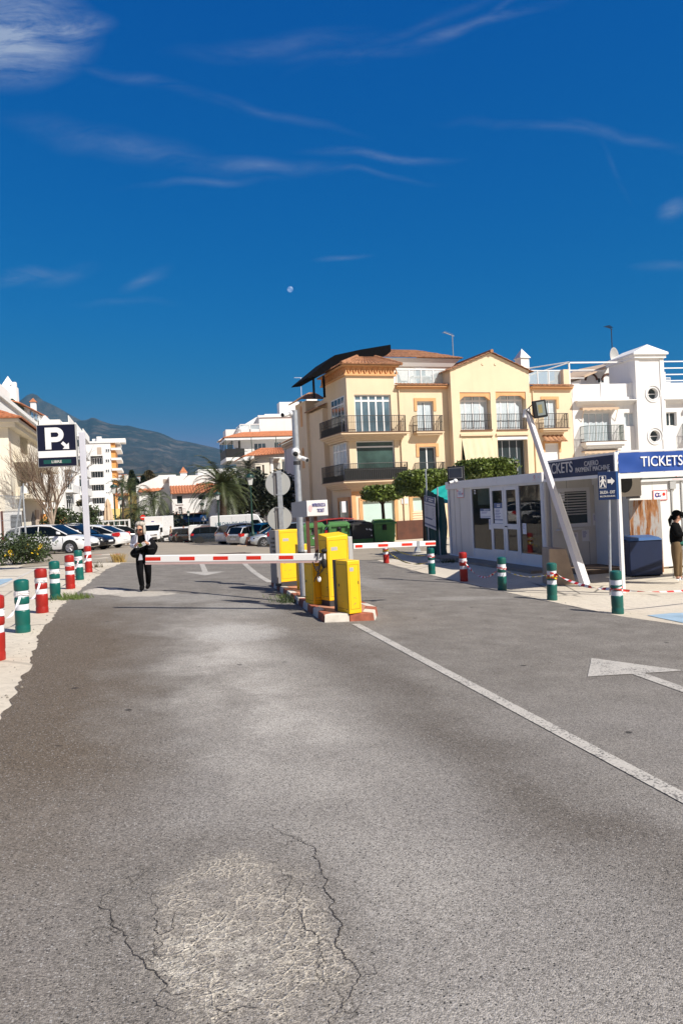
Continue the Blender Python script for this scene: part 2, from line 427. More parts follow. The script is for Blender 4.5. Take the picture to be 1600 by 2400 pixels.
w = bpy.data.worlds.new('World'); scene.world = w; w.use_nodes = True
n = N(w.node_tree); bg = w.node_tree.nodes['Background']
sky = n.add('ShaderNodeTexSky',sky_type='NISHITA'); sky.sun_disc = False
sky.sun_elevation = math.asin(SUN_DIR.z); sky.sun_rotation = math.atan2(SUN_DIR.x,SUN_DIR.y)
sky.air_density = 1.0; sky.dust_density = .3; sky.ozone_density = 3.0
dirv = n.add('ShaderNodeTexCoord').outputs['Generated']
sp = n.add('ShaderNodeSeparateColor'); n.link(sky.outputs[0],sp.inputs[0]); cb = n.add('ShaderNodeCombineColor')
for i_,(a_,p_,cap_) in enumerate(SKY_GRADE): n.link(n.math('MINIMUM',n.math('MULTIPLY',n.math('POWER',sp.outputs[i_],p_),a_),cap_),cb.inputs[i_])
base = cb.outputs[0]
def vdot(v):
 q = n.add('ShaderNodeVectorMath',operation='DOT_PRODUCT'); n.link(dirv,q.inputs[0]); q.inputs[1].default_value = v; return q.outputs['Value']
# unseen sun side of the sky whitened, added to neutralise the blue shadow fill
fill_glow = n.ramp(vdot(Vector((SUN_DIR.x,SUN_DIR.y,.35)).normalized()),.12,.85,0,.85); base = n.mix(fill_glow,base,(2.3,1.95,1.7))
# thin cirrus on a flat chart of the sky: middle, half length and half width (1/1800 rad), slope in degrees, strength
CIRRUS = [(40,90,200,115,2,2.0,4),(150,72,130,40,8,1.3,6),(0,140,140,60,4,1.3,5),(650,110,260,30,6,.20,9),(1080,70,320,17,15,.34,10),(1180,22,90,12,38,.3,9),(830,128,200,14,5,.22,9),(980,60,330,18,20,.10,8),(330,200,270,16,-15,.2,9),(620,265,260,14,-13,.12,9),
  (300,350,330,40,-12,.24,8),(620,390,210,22,-2,.34,9),(500,430,230,12,5,.20,10),(900,362,200,15,-2,.40,9),(860,405,190,10,-6,.18,10),
  (1330,310,330,13,-7,.16,10),(1470,325,180,14,-11,.22,10),(60,650,120,22,12,.62,7),(150,640,110,28,22,.20,7),(350,645,75,26,27,.34,8),(800,617,75,9,3,.42,10),(300,705,160,14,2,.12,9),(1580,485,45,32,8,.66,7),(1560,630,100,16,-8,.28,9),(1440,390,90,10,-60,.08,9)]
C0 = Vector(_norm_ray(800,600)).normalized(); R0 = Vector((_cy,-_sy,0)); U0 = R0.cross(C0)
dc = n.math('MAXIMUM',vdot(C0),.08)
cv = n.add('ShaderNodeCombineXYZ'); n.link(n.math('DIVIDE',vdot(R0),dc),cv.inputs[0]); n.link(n.math('DIVIDE',vdot(U0),dc),cv.inputs[1])
wn = n.add('ShaderNodeTexNoise',noise_dimensions='2D',_Scale=6.0,_Detail=2.0); n.link(cv.outputs[0],wn.inputs['Vector'])
wob = n.add('ShaderNodeVectorMath',operation='MULTIPLY_ADD'); n.link(wn.outputs['Color'],wob.inputs[0]); wob.inputs[1].default_value = (.03,.042,0); n.link(cv.outputs[0],wob.inputs[2])
off = n.add('ShaderNodeVectorMath',operation='SUBTRACT'); n.link(wob.outputs[0],off.inputs[0]); off.inputs[1].default_value = (.015,.021,0)
st = n.add('ShaderNodeTexNoise',noise_dimensions='2D',_Scale=13.0,_Detail=8.0,_Roughness=.68,_Distortion=.25); n.link(n.mapv(off.outputs[0],(.7,3.0,1),(0,0,0),(0,0,-.12)),st.inputs['Vector'])
streak = n.ramp(st.outputs['Fac'],.28,.84)
def chart(px,py):
 v = Vector(_norm_ray(px,py)).normalized(); q = v.dot(C0); return v.dot(R0)/q,v.dot(U0)/q
acc = None
for (px,py,ha,hb,sl_,sg,ns) in CIRRUS:
 cx,cy = chart(px,py); x1,y1 = chart(px+10*math.cos(math.radians(sl_)),py - 10*math.sin(math.radians(sl_)))
 mp_ = n.add('ShaderNodeMapping',vector_type='TEXTURE'); n.link(off.outputs[0],mp_.inputs[0])
 mp_.inputs[1].default_value = (cx,cy,0); mp_.inputs[2].default_value = (0,0,math.atan2(y1 - cy,x1 - cx)); mp_.inputs[3].default_value = (ha/F,hb/F,1)
 ln = n.add('ShaderNodeVectorMath',operation='LENGTH'); n.link(mp_.outputs[0],ln.inputs[0])
 k = n.math('MULTIPLY',n.math('POWER',n.ramp(ln.outputs['Value'],1.0,.0),1.5),sg)
 acc = k if acc is None else n.math('MAXIMUM',acc,k)
cloud = n.math('MINIMUM',n.math('MULTIPLY',n.math('MULTIPLY',acc,streak),1.0),.7)
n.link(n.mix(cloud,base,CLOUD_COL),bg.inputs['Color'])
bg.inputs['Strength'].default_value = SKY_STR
w.cycles.sampling_method = 'MANUAL'; w.cycles.sample_map_resolution = 256

# ================================================================ ground and road
def sheet(name,rows,dz,m):
 """rows: list of (y, [x...]); heights follow the ground"""
 vs = []; fs = []; k = len(rows[0][1])
 for y,xs in rows:
  for x in xs: vs.append((x,y,g(x,y)+dz))
 for j in range(len(rows) - 1):
  for i in range(k - 1): fs.append((j*k+i,j*k+i+1,(j+1)*k+i+1,(j+1)*k+i))
 mb = MB(); mb.add(vs,fs); o = mb.build(name,m,None,True); return struct(o)
def lerp_tab(t,y):
 if y<=t[0][0]: return t[0][1]
 for (a,p),(b,q) in zip(t,t[1:]):
  if y<=b: return p+(q - p)*(y - a)/(b - a)
 return t[-1][1]
def frange(a,b,s_):
 k = max(1,round((b - a)/s_)); return [a+(b - a)*i/k for i in range(k+1)]
# ---- concrete of the pavements
m,n,b = newmat('pavement_concrete'); geo = n.add('ShaderNodeNewGeometry').outputs['Position']
f1 = n.noise(geo,.35,5,.6); f2 = n.noise(geo,9,5,.65); f3 = n.vor(geo,45)
col = n.mix(n.ramp(f1,.3,.7),(.53,.46,.36),(.64,.575,.47)); col = n.mix(n.ramp(f2,.45,.8,0,.5),col,(.27,.23,.18))
pits = n.ramp(n.noise(geo,30,3,.7),.66,.72); col = n.mix(n.math('MULTIPLY',pits,.75),col,(.08,.07,.06))
crk = n.math('MULTIPLY',n.ramp(n.vor(n.mapv(n.mix(.12,geo,n.add('ShaderNodeTexNoise',_Scale=.8).outputs['Color']),(1,1,1)),.42, 'DISTANCE_TO_EDGE'),.012,.002),n.ramp(n.noise(geo,.3,2),.45,.55))
col = n.mix(n.math('MULTIPLY',crk,.75),col,(.05,.045,.04)); n.link(col,b.inputs['Base Color']); b.inputs['Roughness'].default_value = .9
n.link(n.bump(n.math('ADD',n.noise(geo,60,4,.7),n.math('MULTIPLY',f3,.5)),.35,.006),b.inputs['Normal'])
pave_m = m
# ---- far plaza
plaza_m = mat('plaza_surface',(.31,.265,.205),.9,var=.14,vscale=.35,bump=.2,bscale=40)
xs = sorted(set(frange(-60,60,2)+[-1.63,8.02]+frange(-3,11,.7))); xs = [-6900,-3000,-800,-250,-110]+xs+[110,250,800,3000,6900]
ys = sorted(set(frange(-12,40,1.3)+frange(40,130,3)+[30,125]+frange(130,400,30)))
ys = [-400,-60]+ys+[399.9,700,1500,4000,6900]
sheet('ground',[(y,xs) for y in ys],0.0,pave_m)
# ---- asphalt road
m,n,b = newmat('worn_asphalt'); geo = n.add('ShaderNodeNewGeometry').outputs['Position']
sx = n.add('ShaderNodeSeparateXYZ'); n.link(geo,sx.inputs[0]); X,Y = sx.outputs[0],sx.outputs[1]
big = n.noise(geo,.55,4,.6); med = n.noise(geo,2.2,5,.6); fine = n.noise(geo,16,4,.6)
xw = n.math('ADD',X,n.math('MULTIPLY',n.math('SUBTRACT',big,.5),1.5))
def band(c0,wd,src=None): return n.ramp(n.math('ABSOLUTE',n.math('SUBTRACT',src or xw,c0)),wd,wd*.15)
col = n.mix(n.ramp(med,.3,.7),(.150,.134,.116),(.222,.202,.178))
lane = n.math('MULTIPLY',band(.95,.95),n.ramp(med,.25,.65,.55,1))
yf = n.ramp(Y,13.5,10.5)
lane = n.math('MULTIPLY',lane,n.ramp(n.noise(geo,.9,4,.6),.3,.62,.25,1))
col = n.mix(n.math('MULTIPLY',lane,yf),col,(.445,.415,.375))
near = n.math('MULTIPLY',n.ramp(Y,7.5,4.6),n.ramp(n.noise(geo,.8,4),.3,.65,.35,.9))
col = n.mix(near,col,(.215,.198,.182))
brown = n.math('MULTIPLY',n.ramp(xw,.25,-.7),n.ramp(Y,17,12)); brown = n.math('MULTIPLY',brown,n.ramp(Y,3.2,5.5,.25,1))
col = n.mix(n.math('MULTIPLY',brown,.9),col,(.115,.088,.062))
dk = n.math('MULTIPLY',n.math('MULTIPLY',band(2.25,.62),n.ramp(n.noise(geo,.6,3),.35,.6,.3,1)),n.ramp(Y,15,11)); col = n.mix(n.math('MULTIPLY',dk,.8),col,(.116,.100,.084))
dust = None
for (cx,cy,rx,ry,st,cl) in ((1.15,11.0,.75,1.0,.65,0),(1.5,13.6,.8,1.2,.3,0),(.4,15.6,1.4,.9,.3,0),(-.95,17.3,.42,.75,.95,1),(-.2,16.6,.7,.6,.75,1),(6.2,14.5,1.0,.4,.3,0),(5.2,19.0,.5,3.0,.25,0)):
 e = n.math('ADD',n.math('POWER',n.math('DIVIDE',n.math('SUBTRACT',X,cx),rx),2),n.math('POWER',n.math('DIVIDE',n.math('SUBTRACT',Y,cy),ry),2))
 e = n.math('ADD',e,n.math('MULTIPLY',n.math('SUBTRACT',n.noise(geo,2.6,4,.65),.5),2.2))
 k = n.math('MULTIPLY',n.ramp(e,1.1,.75 if cl else .2),st); col = n.mix(k,col,(.52,.47,.40) if cl else (.42,.40,.37))
# broken patch with crazed cracks near the camera
dist = n.add('ShaderNodeTexNoise',_Scale=2.6,_Detail=4.0); n.link(geo,dist.inputs['Vector'])
wv = n.mix(.10,geo,dist.outputs['Color'], 'ADD')
def ell(cx,cy,rx,ry,amt,sc=2.6):
 e = n.math('SQRT',n.math('ADD',n.math('POWER',n.math('DIVIDE',n.math('SUBTRACT',X,cx),rx),2),n.math('POWER',n.math('DIVIDE',n.math('SUBTRACT',Y,cy),ry),2)))
 return n.math('ADD',e,n.math('MULTIPLY',n.math('SUBTRACT',n.noise(geo,sc,6,.68),.5),amt))
e1 = ell(.30,3.1,.40,.80,.7,3.4)
patch = n.ramp(e1,1.0,.72)
craz = n.math('MINIMUM',n.vor(wv,17, 'DISTANCE_TO_EDGE'),n.math('ADD',n.vor(wv,43, 'DISTANCE_TO_EDGE'),.015)); crackle = n.ramp(craz,.12,.015)
soft = n.noise(geo,5,4)
ring = n.ramp(ell(.22,3.2,.62,1.05,.5,2.4),1.05,.8); col = n.mix(n.math('MULTIPLY',ring,.55),col,(.165,.148,.13))
col = n.mix(n.math('MULTIPLY',patch,n.ramp(soft,.3,.6,.25,.8)),col,(.27,.24,.205))
plaster = n.math('MULTIPLY',n.ramp(ell(.14,2.95,.26,.34,1.1,5.0),1.0,.8),n.ramp(n.noise(geo,14,4,.7),.48,.56)); col = n.mix(n.math('MULTIPLY',plaster,.5),col,(.50,.46,.39))
ridge = n.math('MULTIPLY',n.math('MULTIPLY',patch,crackle),n.ramp(soft,.36,.54)); col = n.mix(n.math('MULTIPLY',ridge,.55),col,(.50,.45,.37))
# stones
stone = n.add('ShaderNodeTexVoronoi',_Scale=150.0); n.link(geo,stone.inputs['Vector'])
sc_ = n.add('ShaderNodeSeparateColor'); n.link(stone.outputs['Color'],sc_.inputs[0])
grain = n.ramp(n.math('ADD',n.math('MULTIPLY',sc_.outputs[0],.7),n.math('MULTIPLY',n.noise(geo,95,3,.7),.6)),.12,1.12,.30,1.72)
st2 = n.add('ShaderNodeTexVoronoi',_Scale=82.0); n.link(geo,st2.inputs['Vector']); s2 = n.add('ShaderNodeSeparateColor'); n.link(st2.outputs['Color'],s2.inputs[0])
pit = n.math('MULTIPLY',n.ramp(n.math('SUBTRACT',s2.outputs[1],n.math('MULTIPLY',med,.22)),.72,.80),n.ramp(n.math('ADD',st2.outputs['Distance'],n.math('MULTIPLY',fine,.35)),.62,.40))
gv = n.add('ShaderNodeCombineColor'); [n.link(grain,gv.inputs[i]) for i in range(3)]
col = n.mix(1.0,col,gv.outputs[0], 'MULTIPLY')
col = n.mix(n.math('MULTIPLY',pit,.85),col,(.012,.012,.013))
lightst = n.math('MULTIPLY',n.ramp(s2.outputs[0],.82,.9),n.ramp(st2.outputs['Distance'],.5,.25)); col = n.mix(n.math('MULTIPLY',lightst,.65),col,(.44,.42,.40))
spots = n.add('ShaderNodeTexVoronoi',_Scale=1.9); n.link(wv,spots.inputs['Vector']); ss = n.add('ShaderNodeSeparateColor'); n.link(spots.outputs['Color'],ss.inputs[0])
spot = n.math('MULTIPLY',n.ramp(spots.outputs['Distance'],.085,.05),n.ramp(ss.outputs[0],.6,.62)); col = n.mix(n.math('MULTIPLY',spot,.8),col,(.012,.011,.011))
n.link(col,b.inputs['Base Color']); n.link(n.ramp(fine,.3,.7,.78,.92),b.inputs['Roughness']); b.inputs['Specular IOR Level'].default_value = .3
hgt = n.math('ADD',n.math('MULTIPLY',stone.outputs['Distance'],-.7),n.math('MULTIPLY',pit,-.7))
hgt = n.math('ADD',hgt,n.math('MULTIPLY',ridge,1.1)); hgt = n.math('ADD',hgt,n.math('MULTIPLY',med,.6))
n.link(n.bump(hgt,.6,.010),b.inputs['Normal'])
asphalt = m
LE = [(-8,-1.1),(6.7,-1.23),(9.06,-1.33),(11.17,-1.51),(13.6,-1.55),(15.7,-1.57),(18.3,-1.46),(21,-1.38),(23.85,-1.24),(25.6,-1.05),(26.8,-.93)]
RE = [(-8,8.2),(10.3,7.98),(11.4,7.66),(15.7,7.58),(18.3,7.58),(23,7.8),(27.5,8.18),(29.3,8.12)]
rng = random.Random(3); rows = []; jit = 0
for t in frange(0,1,1/330):
 yl = -8+t*(26.9+8); jit = jit*.55+rng.uniform(-.028,.028)
 xl = lerp_tab(LE,yl)+jit; xs_ = []
 yr = -8+t*(29.3+8)
 xr = lerp_tab(RE,yr)+rng.uniform(-.008,.008)
 rows.append((yl,yr,xl,xr))
vs = []; fs = []; K = 26; inner = [-1.63,8.02]
for yl,yr,xl,xr in rows:
 for i in range(K+1):
  q = i/K; x = xl+(xr - xl)*q; y = yl+(yr - yl)*q; vs.append((x,y,g(x,y)+.006))
for j in range(len(rows) - 1):
 for i in range(K): o = j*(K+1)+i; fs.append((o,o+1,o+K+2,o+K+1))
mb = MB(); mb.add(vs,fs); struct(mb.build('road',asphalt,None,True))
def flat(name,m,polys,dz=.012):
 mb = MB()
 for p in polys:
  mb.add([(x,y,g(x,y)+dz) for x,y in p],[tuple(range(len(p)))])
 o = mb.build(name,m); return struct(o)
def strip(pts,wd):
 out = []
 for (xa,ya),(xb,yb) in zip(pts,pts[1:]):
  L = math.hypot(xb - xa,yb - ya); nx,ny = -(yb - ya)/L*wd/2,(xb - xa)/L*wd/2
  out.append([(xa+nx,ya+ny),(xa - nx,ya - ny),(xb - nx,yb - ny),(xb+nx,yb+ny)])
 return out
# worn road paint
m,n,b = newmat('worn_road_paint'); geo = n.add('ShaderNodeNewGeometry').outputs['Position']
f = n.noise(geo,3,4,.7); f2 = n.noise(geo,60,3,.7); vv = n.add('ShaderNodeTexVoronoi',_Scale=80.0); n.link(geo,vv.inputs['Vector']); q = n.add('ShaderNodeSeparateColor'); n.link(vv.outputs['Color'],q.inputs[0])
wear = n.math('ADD',n.math('MULTIPLY',f,.8),n.math('MULTIPLY',q.outputs[0],.55))
col = n.mix(n.ramp(wear,.78,.92),n.mix(n.ramp(f2,.3,.7),(.40,.37,.33),(.52,.49,.44)),(.14,.13,.12)); n.link(col,b.inputs['Base Color']); b.inputs['Roughness'].default_value = .8
n.link(n.bump(q.outputs[0],.5,.006),b.inputs['Normal'])
paint = m
ln = [(3.02,y) for y in frange(-7,11.4,.6)]
flat('centre_line_marking',paint,strip(ln,.13))
cv = [ground(*p)[:2] for p in ((634,1366),(615,1355),(596,1342),(580,1328),(570,1318))]
flat('curved_line_marking',paint,strip(cv,.17))
flat('lane_arrow_marking',paint,[[(.96,22.5),(1.45,21.1),(2.12,22.5)],[(1.47,22.5),(1.63,22.5),(1.79,26.3),(1.63,26.3)]])
flat('exit_arrow_marking',paint,[[(4.38,7.17),(5.60,7.22),(5.01,8.10)],[(4.92,7.19),(4.78,4.2),(4.94,4.2),(5.08,7.2)]])
# open cracks round the broken patch: ragged dark fissures
rc_ = random.Random(17); cm_ = MB()
def crack(pts,w0,lv=0):
 P = [ground(x/.98,1480+y/.98)[:2] if lv==0 else (x,y) for x,y in pts]
 for it in range(5):
  Q = [P[0]]
  for (xa,ya),(xb,yb) in zip(P,P[1:]): L = math.hypot(xb - xa,yb - ya); Q += [((xa+xb)/2+rc_.gauss(0,.11)*L,(ya+yb)/2+rc_.gauss(0,.11)*L),(xb,yb)]
  P = Q
 prev = None; n_ = len(P)
 for i,(x,y) in enumerate(P):
  a,b = P[max(0,i - 1)],P[min(n_ - 1,i+1)]; L = math.hypot(b[0] - a[0],b[1] - a[1]) or 1; w_ = w0*rc_.uniform(.25,1.3)*math.sin(PI*(i+.6)/(n_+.2)) ** .4
  nx,ny = -(b[1] - a[1])/L*w_,(b[0] - a[0])/L*w_; cur = ((x+nx,y+ny,g(x,y)+.0095),(x - nx,y - ny,g(x,y)+.0095))
  if prev: cm_.quad(prev[0],prev[1],cur[1],cur[0])
  prev = cur
  if lv<2 and rc_.random()<.035:
   t = rc_.uniform(0,6.28); l = rc_.uniform(.04,.15); crack([(x,y),(x+math.cos(t)*l*.5,y+math.sin(t)*l*.5),(x+math.cos(t+.5)*l,y+math.sin(t+.5)*l)],w0*.5,lv+1)
for pts,w_ in (([(258,590),(262,670),(290,720),(320,752),(358,785),(372,830),(402,900)],.0045),([(350,600),(348,660),(366,702),(398,690),(410,640)],.003),([(366,702),(352,740),(372,770)],.0025),([(615,438),(650,470),(700,490),(735,545),(748,600),(765,650),(778,700),(770,726),(792,746),(818,775),(808,830),(772,895)],.0045),([(690,575),(684,640),(702,690),(745,760),(752,820)],.003),([(640,545),(672,570),(668,630),(652,660)],.0025),([(480,860),(520,880),(600,870)],.003),([(300,600),(330,560),(365,540)],.002)): crack(pts,w_*.6)
struct(cm_.build('road_cracks',mat('crack_shadow_grit',(.05,.043,.038),.95,var=.4,vscale=30)))
# loose grit along the broken road edge
gr_ = MB(); rg_ = random.Random(9)
for _ in range(240):
 y = rg_.uniform(6.5,26); x = lerp_tab(LE,y)+rg_.gauss(-.12,.13) if rg_.random()<.75 else lerp_tab(RE,y)+rg_.gauss(.1,.12); r = rg_.uniform(.004,.009)*rg_.choice((1,1,1,2)); z = g(x,y)+r*.4+.004; p = [(x+r*rg_.uniform(.6,1.3)*math.cos(k*1.26),y+r*rg_.uniform(.6,1.3)*math.sin(k*1.26),z - r*.5) for k in range(5)]
 gr_.add(p+[(x,y,z+r*.5)],[(k,(k+1) % 5,5) for k in range(5)])
o = gr_.build('gravel',mat('asphalt_grit',(.27,.24,.20),.95,var=.6,vscale=20)); o['kind'] = 'stuff'
# plaza beyond the barriers
rows = []
for y in frange(27.3,125,2.0):
 a,b_ = (-4.2 if y<34 else -7.5),(12.5 if y>30 else 9.0)
 if y>60: a,b_ = -9,14
 rows.append((y,frange(a,b_,(b_ - a)/22)))
sheet('plaza_surface',rows,.014,plaza_m)
# parking marks and tactile strip on the concrete
blue_mark = mat('faded_blue_paint',(.30,.42,.52),.85,var=.25,vscale=3)
pale_mark = mat('faded_white_paint',(.56,.52,.46),.85,var=.15,vscale=3)
pts = [ground(*c(10,x,y))[:2] for x,y in ((0,780),(380,575),(380,560),(0,755))]
flat('parking_line_marking',pale_mark,[strip([ground(*c(10,0,770))[:2],ground(*c(10,365,585))[:2]],.13)[0],strip([ground(*c(10,0,655))[:2],ground(*c(10,215,655))[:2]],.12)[0]],.008)
flat('blue_bay_marking',blue_mark,[[ground(*c(10,x,y))[:2] for x,y in ((-60,775),(140,690),(120,680),(-60,690))]],.006)
flat('blue_parking_marking',blue_mark,[[ground(x,y)[:2] for x,y in ((1515,1443),(1605,1462),(1640,1452),(1640,1436),(1570,1438))]],.008)
pink_pave = mat('pink_tactile_paving',(.50,.20,.14),.85,var=.25,vscale=9)
flat('tactile_paving',pink_pave,[[ground(x,y)[:2] for x,y in ((216,1301),(283,1300),(280,1294),(214,1295))]],.009)
grate = mat('iron_grate',(.10,.07,.05),.7,var=.4,vscale=8)
flat('drain_marking',grate,[[ground(x,y)[:2] for x,y in ((503,1299),(517,1300),(578,1297),(575,1295))],[ground(x,y)[:2] for x,y in ((548,1298),(585,1298),(590,1296),(560,1296))]],.018)

# ================================================================ mountains
def ridge(name,prof,D,base_d,m,zbase,seed,rough):
 xs_ = [p[0] for p in prof]; cols = 170; rws = 34; rr = random.Random(seed); ph = [(rr.uniform(0,6.3),rr.uniform(0,6.3)) for _ in range(12)]
 vs = []; fs = []
 for i in range(cols+1):
  px = xs_[0]+(xs_[-1] - xs_[0])*i/cols; py = lerp_tab(prof,px)
  r = _norm_ray(px,py); H = CAM[2]+r[2]*D
  for j in range(rws+1):
   t = j/rws; d = base_d+(D - base_d)*t
   x,y = r[0]*d,r[1]*d
   nz = sum(math.sin(x*.0011*(1.7 ** k)+ph[k][0]+y*.0006*(1.6 ** k))*math.sin(y*.0013*(1.65 ** k)+ph[k][1])/1.6 ** k for k in range(7))
   gully = abs(math.sin(i*.55+math.sin(i*.13)*3+nz))*.3
   z = zbase+(H - zbase)*(t ** 1.15+(nz*rough - gully*rough)*4*t*(1 - t))
   vs.append((x,y,z))
 for i in range(cols):
  for j in range(rws): o = i*(rws+1)+j; fs.append((o,o+rws+1,o+rws+2,o+1))
 mb = MB(); mb.add(vs,fs); return struct(mb.build(name,m,None,True))
def hill_mat(name,a,b_,c_,sc):
 m,n,bs = newmat(name); geo = n.add('ShaderNodeNewGeometry').outputs['Position']
 f = n.noise(geo,sc,8,.62); f2 = n.noise(n.mapv(geo,(1,1,2.4)),sc*4,8,.65); f3 = n.noise(geo,sc*22,6,.7)
 col = n.mix(n.ramp(f,.38,.62),a,b_); col = n.mix(n.ramp(f2,.5,.64),col,c_); col = n.mix(n.ramp(f3,.48,.6,0,.7),col,tuple(x*.35 for x in a))
 n.link(col,bs.inputs['Base Color']); bs.inputs['Roughness'].default_value = .95
 n.link(n.bump(f3,.6,8),bs.inputs['Normal']); return m
peak_m = hill_mat('bare_mountain',(.05,.046,.035),(.085,.07,.055),(.13,.11,.095),.0009)
slope_m = hill_mat('scrub_mountain',(.020,.024,.018),(.042,.040,.032),(.12,.095,.075),.0016)
foot_m = hill_mat('wooded_foothill',(.030,.042,.018),(.05,.06,.026),(.16,.13,.08),.006)
ridge('mountain',[(-260,1040),(-120,985),(-30,985),(52,936),(64,926),(76,922),(88,926),(100,938),(131,952),(176,978),(205,992),(270,1005),(420,1060),(560,1120)],5600,4600,peak_m,40,4,.07)
ridge('mountain_slope',[(-200,1010),(60,1010),(150,998),(186,986),(205,984),(216,978),(224,980),(236,986),(262,994),(290,998),(300,997),(330,1005),(372,1013),(396,1023),(412,1031),(444,1036),(475,1043),(502,1049),(522,1055),(545,1078),(600,1110),(720,1150),(900,1170)],4700,1300,slope_m,-12,9,.06)
ridge('foothill',[(-260,1130),(120,1118),(280,1112),(330,1110),(400,1108),(430,1110),(500,1118),(560,1130),(700,1150),(900,1170)],1250,500,foot_m,-14,5,.05)
# ---- the air between
if HAZE>0:
 hm = bpy.data.materials.new('haze_air'); hm.use_nodes = True; nt = hm.node_tree; nt.nodes.remove(nt.nodes['Principled BSDF'])
 pv = nt.nodes.new('ShaderNodeVolumePrincipled'); pv.inputs['Color'].default_value = HAZE_COL; pv.inputs['Density'].default_value = HAZE; pv.inputs['Anisotropy'].default_value = 0.0
 nt.links.new(pv.outputs[0],nt.nodes['Material Output'].inputs['Volume'])
 mb = MB(); mb.box(-7000,7000,-500,7000,-420,980); hz = mb.build('haze',hm); hz['kind'] = 'stuff'
# ---- the half moon
mm = bpy.data.materials.new('moon_rock'); mm.use_nodes = True; nt = mm.node_tree; nn = N(nt); bs = nt.nodes['Principled BSDF']; nt.nodes.remove(bs)
df = nt.nodes.new('ShaderNodeBsdfDiffuse'); tr = nt.nodes.new('ShaderNodeBsdfTransparent'); ad = nt.nodes.new('ShaderNodeAddShader')
mf = nn.noise(nn.add('ShaderNodeTexCoord').outputs['Object'],.012,4); nt.links.new(nn.mix(nn.ramp(mf,.4,.6),(.10,.115,.13),(.24,.26,.28)),df.inputs[0])
nt.links.new(df.outputs[0],ad.inputs[0]); nt.links.new(tr.outputs[0],ad.inputs[1]); nt.links.new(ad.outputs[0],nt.nodes['Material Output'].inputs[0])
mp = at(680,678,30000); mb = MB(); mb.ball((0,0,0),30000/F*6.8,32,20)
mo = mb.build('moon',mm,None,True); mo.location = mp; tag(mo, 'pale half moon high in the deep blue sky', 'moon')
# ================================================================ buildings
def volume(mb,u0,u1,z0,z1,holes,depth,y=0.0,rev=.18,top=True):
 """front wall with openings plus sides, back and top"""
 wall_holes(mb,u0,u1,z0,z1,holes,rev,y)
 mb.quad((u0,depth,z0),(u0,y,z0),(u0,y,z1),(u0,depth,z1)); mb.quad((u1,y,z0),(u1,depth,z0),(u1,depth,z1),(u1,y,z1))
 mb.quad((u1,depth,z0),(u0,depth,z0),(u0,depth,z1),(u1,depth,z1))
 if top: mb.quad((u0,y,z1),(u1,y,z1),(u1,depth,z1),(u0,depth,z1))
def surround(mb,r,w_=.22,d=.04,drop=None,y=0.0):
 a,b,p,q = r; lo = p if drop is None else drop
 mb.box(a - w_,a,y - d,y+.002,lo,q); mb.box(b,b+w_,y - d,y+.002,lo,q); mb.box(a - w_,b+w_,y - d,y+.002,q,q+w_)
def eave(mb_t,mb_m,u0,u1,z,out=.35,rise=.16,period=.26):
 """short run of tiles over a moulded ledge on a wall head"""
 tiles(mb_t,(u0,-out,z),(u1,-out,z),(u1,.25,z+rise),(u0,.25,z+rise),period,.07,1,.03)
 mb_m.box(u0,u1,-out+.06,.01,z - .10,z - .012); mb_m.box(u0,u1,-out*.55,.012,z - .20,z - .101)
def balcony(root,u0,u1,z,out,rail_h,m_slab,trim,mid=None,slab_t=.14,steps=1,open_sides=True,planter=None,bow=0.0):
 mb = MB(); mb.box(u0,u1,-out,.0,z - slab_t,z)
 for i in range(steps): k = .10+.12*i; mb.box(u0+k,u1 - k,-out+k,-.001*(i+1),z - slab_t - .13*(i+1),z - slab_t - .13*i - .001)
 o = mb.build('balcony',m_slab,root)
 t = .03; path = [(u0+t,-.02),(u0+t+bow,-out+t),(u1 - t - bow,-out+t),(u1 - t,-.02)]
 railing(o,path,z,z+rail_h,trim,.115,.011,mid)
 tb = MB(); tb.box(u0 - .02,u1+.02,-out - .02,0,z+.001,z+.03); tb.build('edge_tiles',brown_tile,o)
 if planter:
  pb = MB(); pb.box(u0+.1,u1 - .1,-out+.06,-out+.09,z+.05,z+planter); pb.build('screen',iron,o)
 return o
brown_tile = mat('brown_edge_tile',(.16,.07,.035),.6,var=.2)

# ---------------------------------------------------------------- the yellow apartment house
P0 = at(818,1230,48); PY = Plane(P0,(P0[0]+_cy*.943+_sy*.333,P0[1] - _sy*.943+_cy*.333)); PY.bz = -1.1
Y = thing('apartment_house', 'pale yellow apartment house with tiled eaves, iron balconies and black roof canopy', 'building',(PY.o[0],PY.o[1],PY.bz),PY.rz)
zE = PY.uz(*c(5,1140,488))[1]; zT = PY.uz(*c(5,650,300))[1]
uA = PY.uz(*c(5,446,700))[0]; uB = PY.uz(*c(5,872,450))[0]; uC = PY.uz(*c(6,262,900))[0]; uD = PY.uz(*c(6,1090,900))[0]; uE = PY.uz(*c(6,1522,800))[0]
r1 = rc(PY,5,516,568,850,922); r2 = rc(PY,5,534,992,884,1366); r3 = rc(PY,5,1088,628,1238,912); r4 = rc(PY,5,1108,1046,1262,1345)
g1 = rc(PY,5,592,1540,884,1880); g2 = rc(PY,5,1046,1512,1150,1640); rdoor = rc(PY,6,1226,700,1360,1010); rlow = rc(PY,6,1240,1160,1388,1450)
mb = MB(); volume(mb,uA,uB,0,zT,[r1,r2,g1],4.6,rev=.16); volume(mb,uB,uC+.05,0,zE,[r3,r4,g2],9.5,.004,rev=.2); volume(mb,uD - .05,uE,0,zE,[rdoor,rlow],9.5,.004,rev=.2)
# left flank, set back in two steps, with a stair turret at the far end
mb.box(uA+.05,uB,4.6,9.4,0,zE - .2); mb.box(uA - .35,uA+.2,3.9,7.1,0,zE - .9); mb.box(uA - .55,uA+.5,7.0,9.6,0,zE+.05)
mb.build('wall',cream,Y)
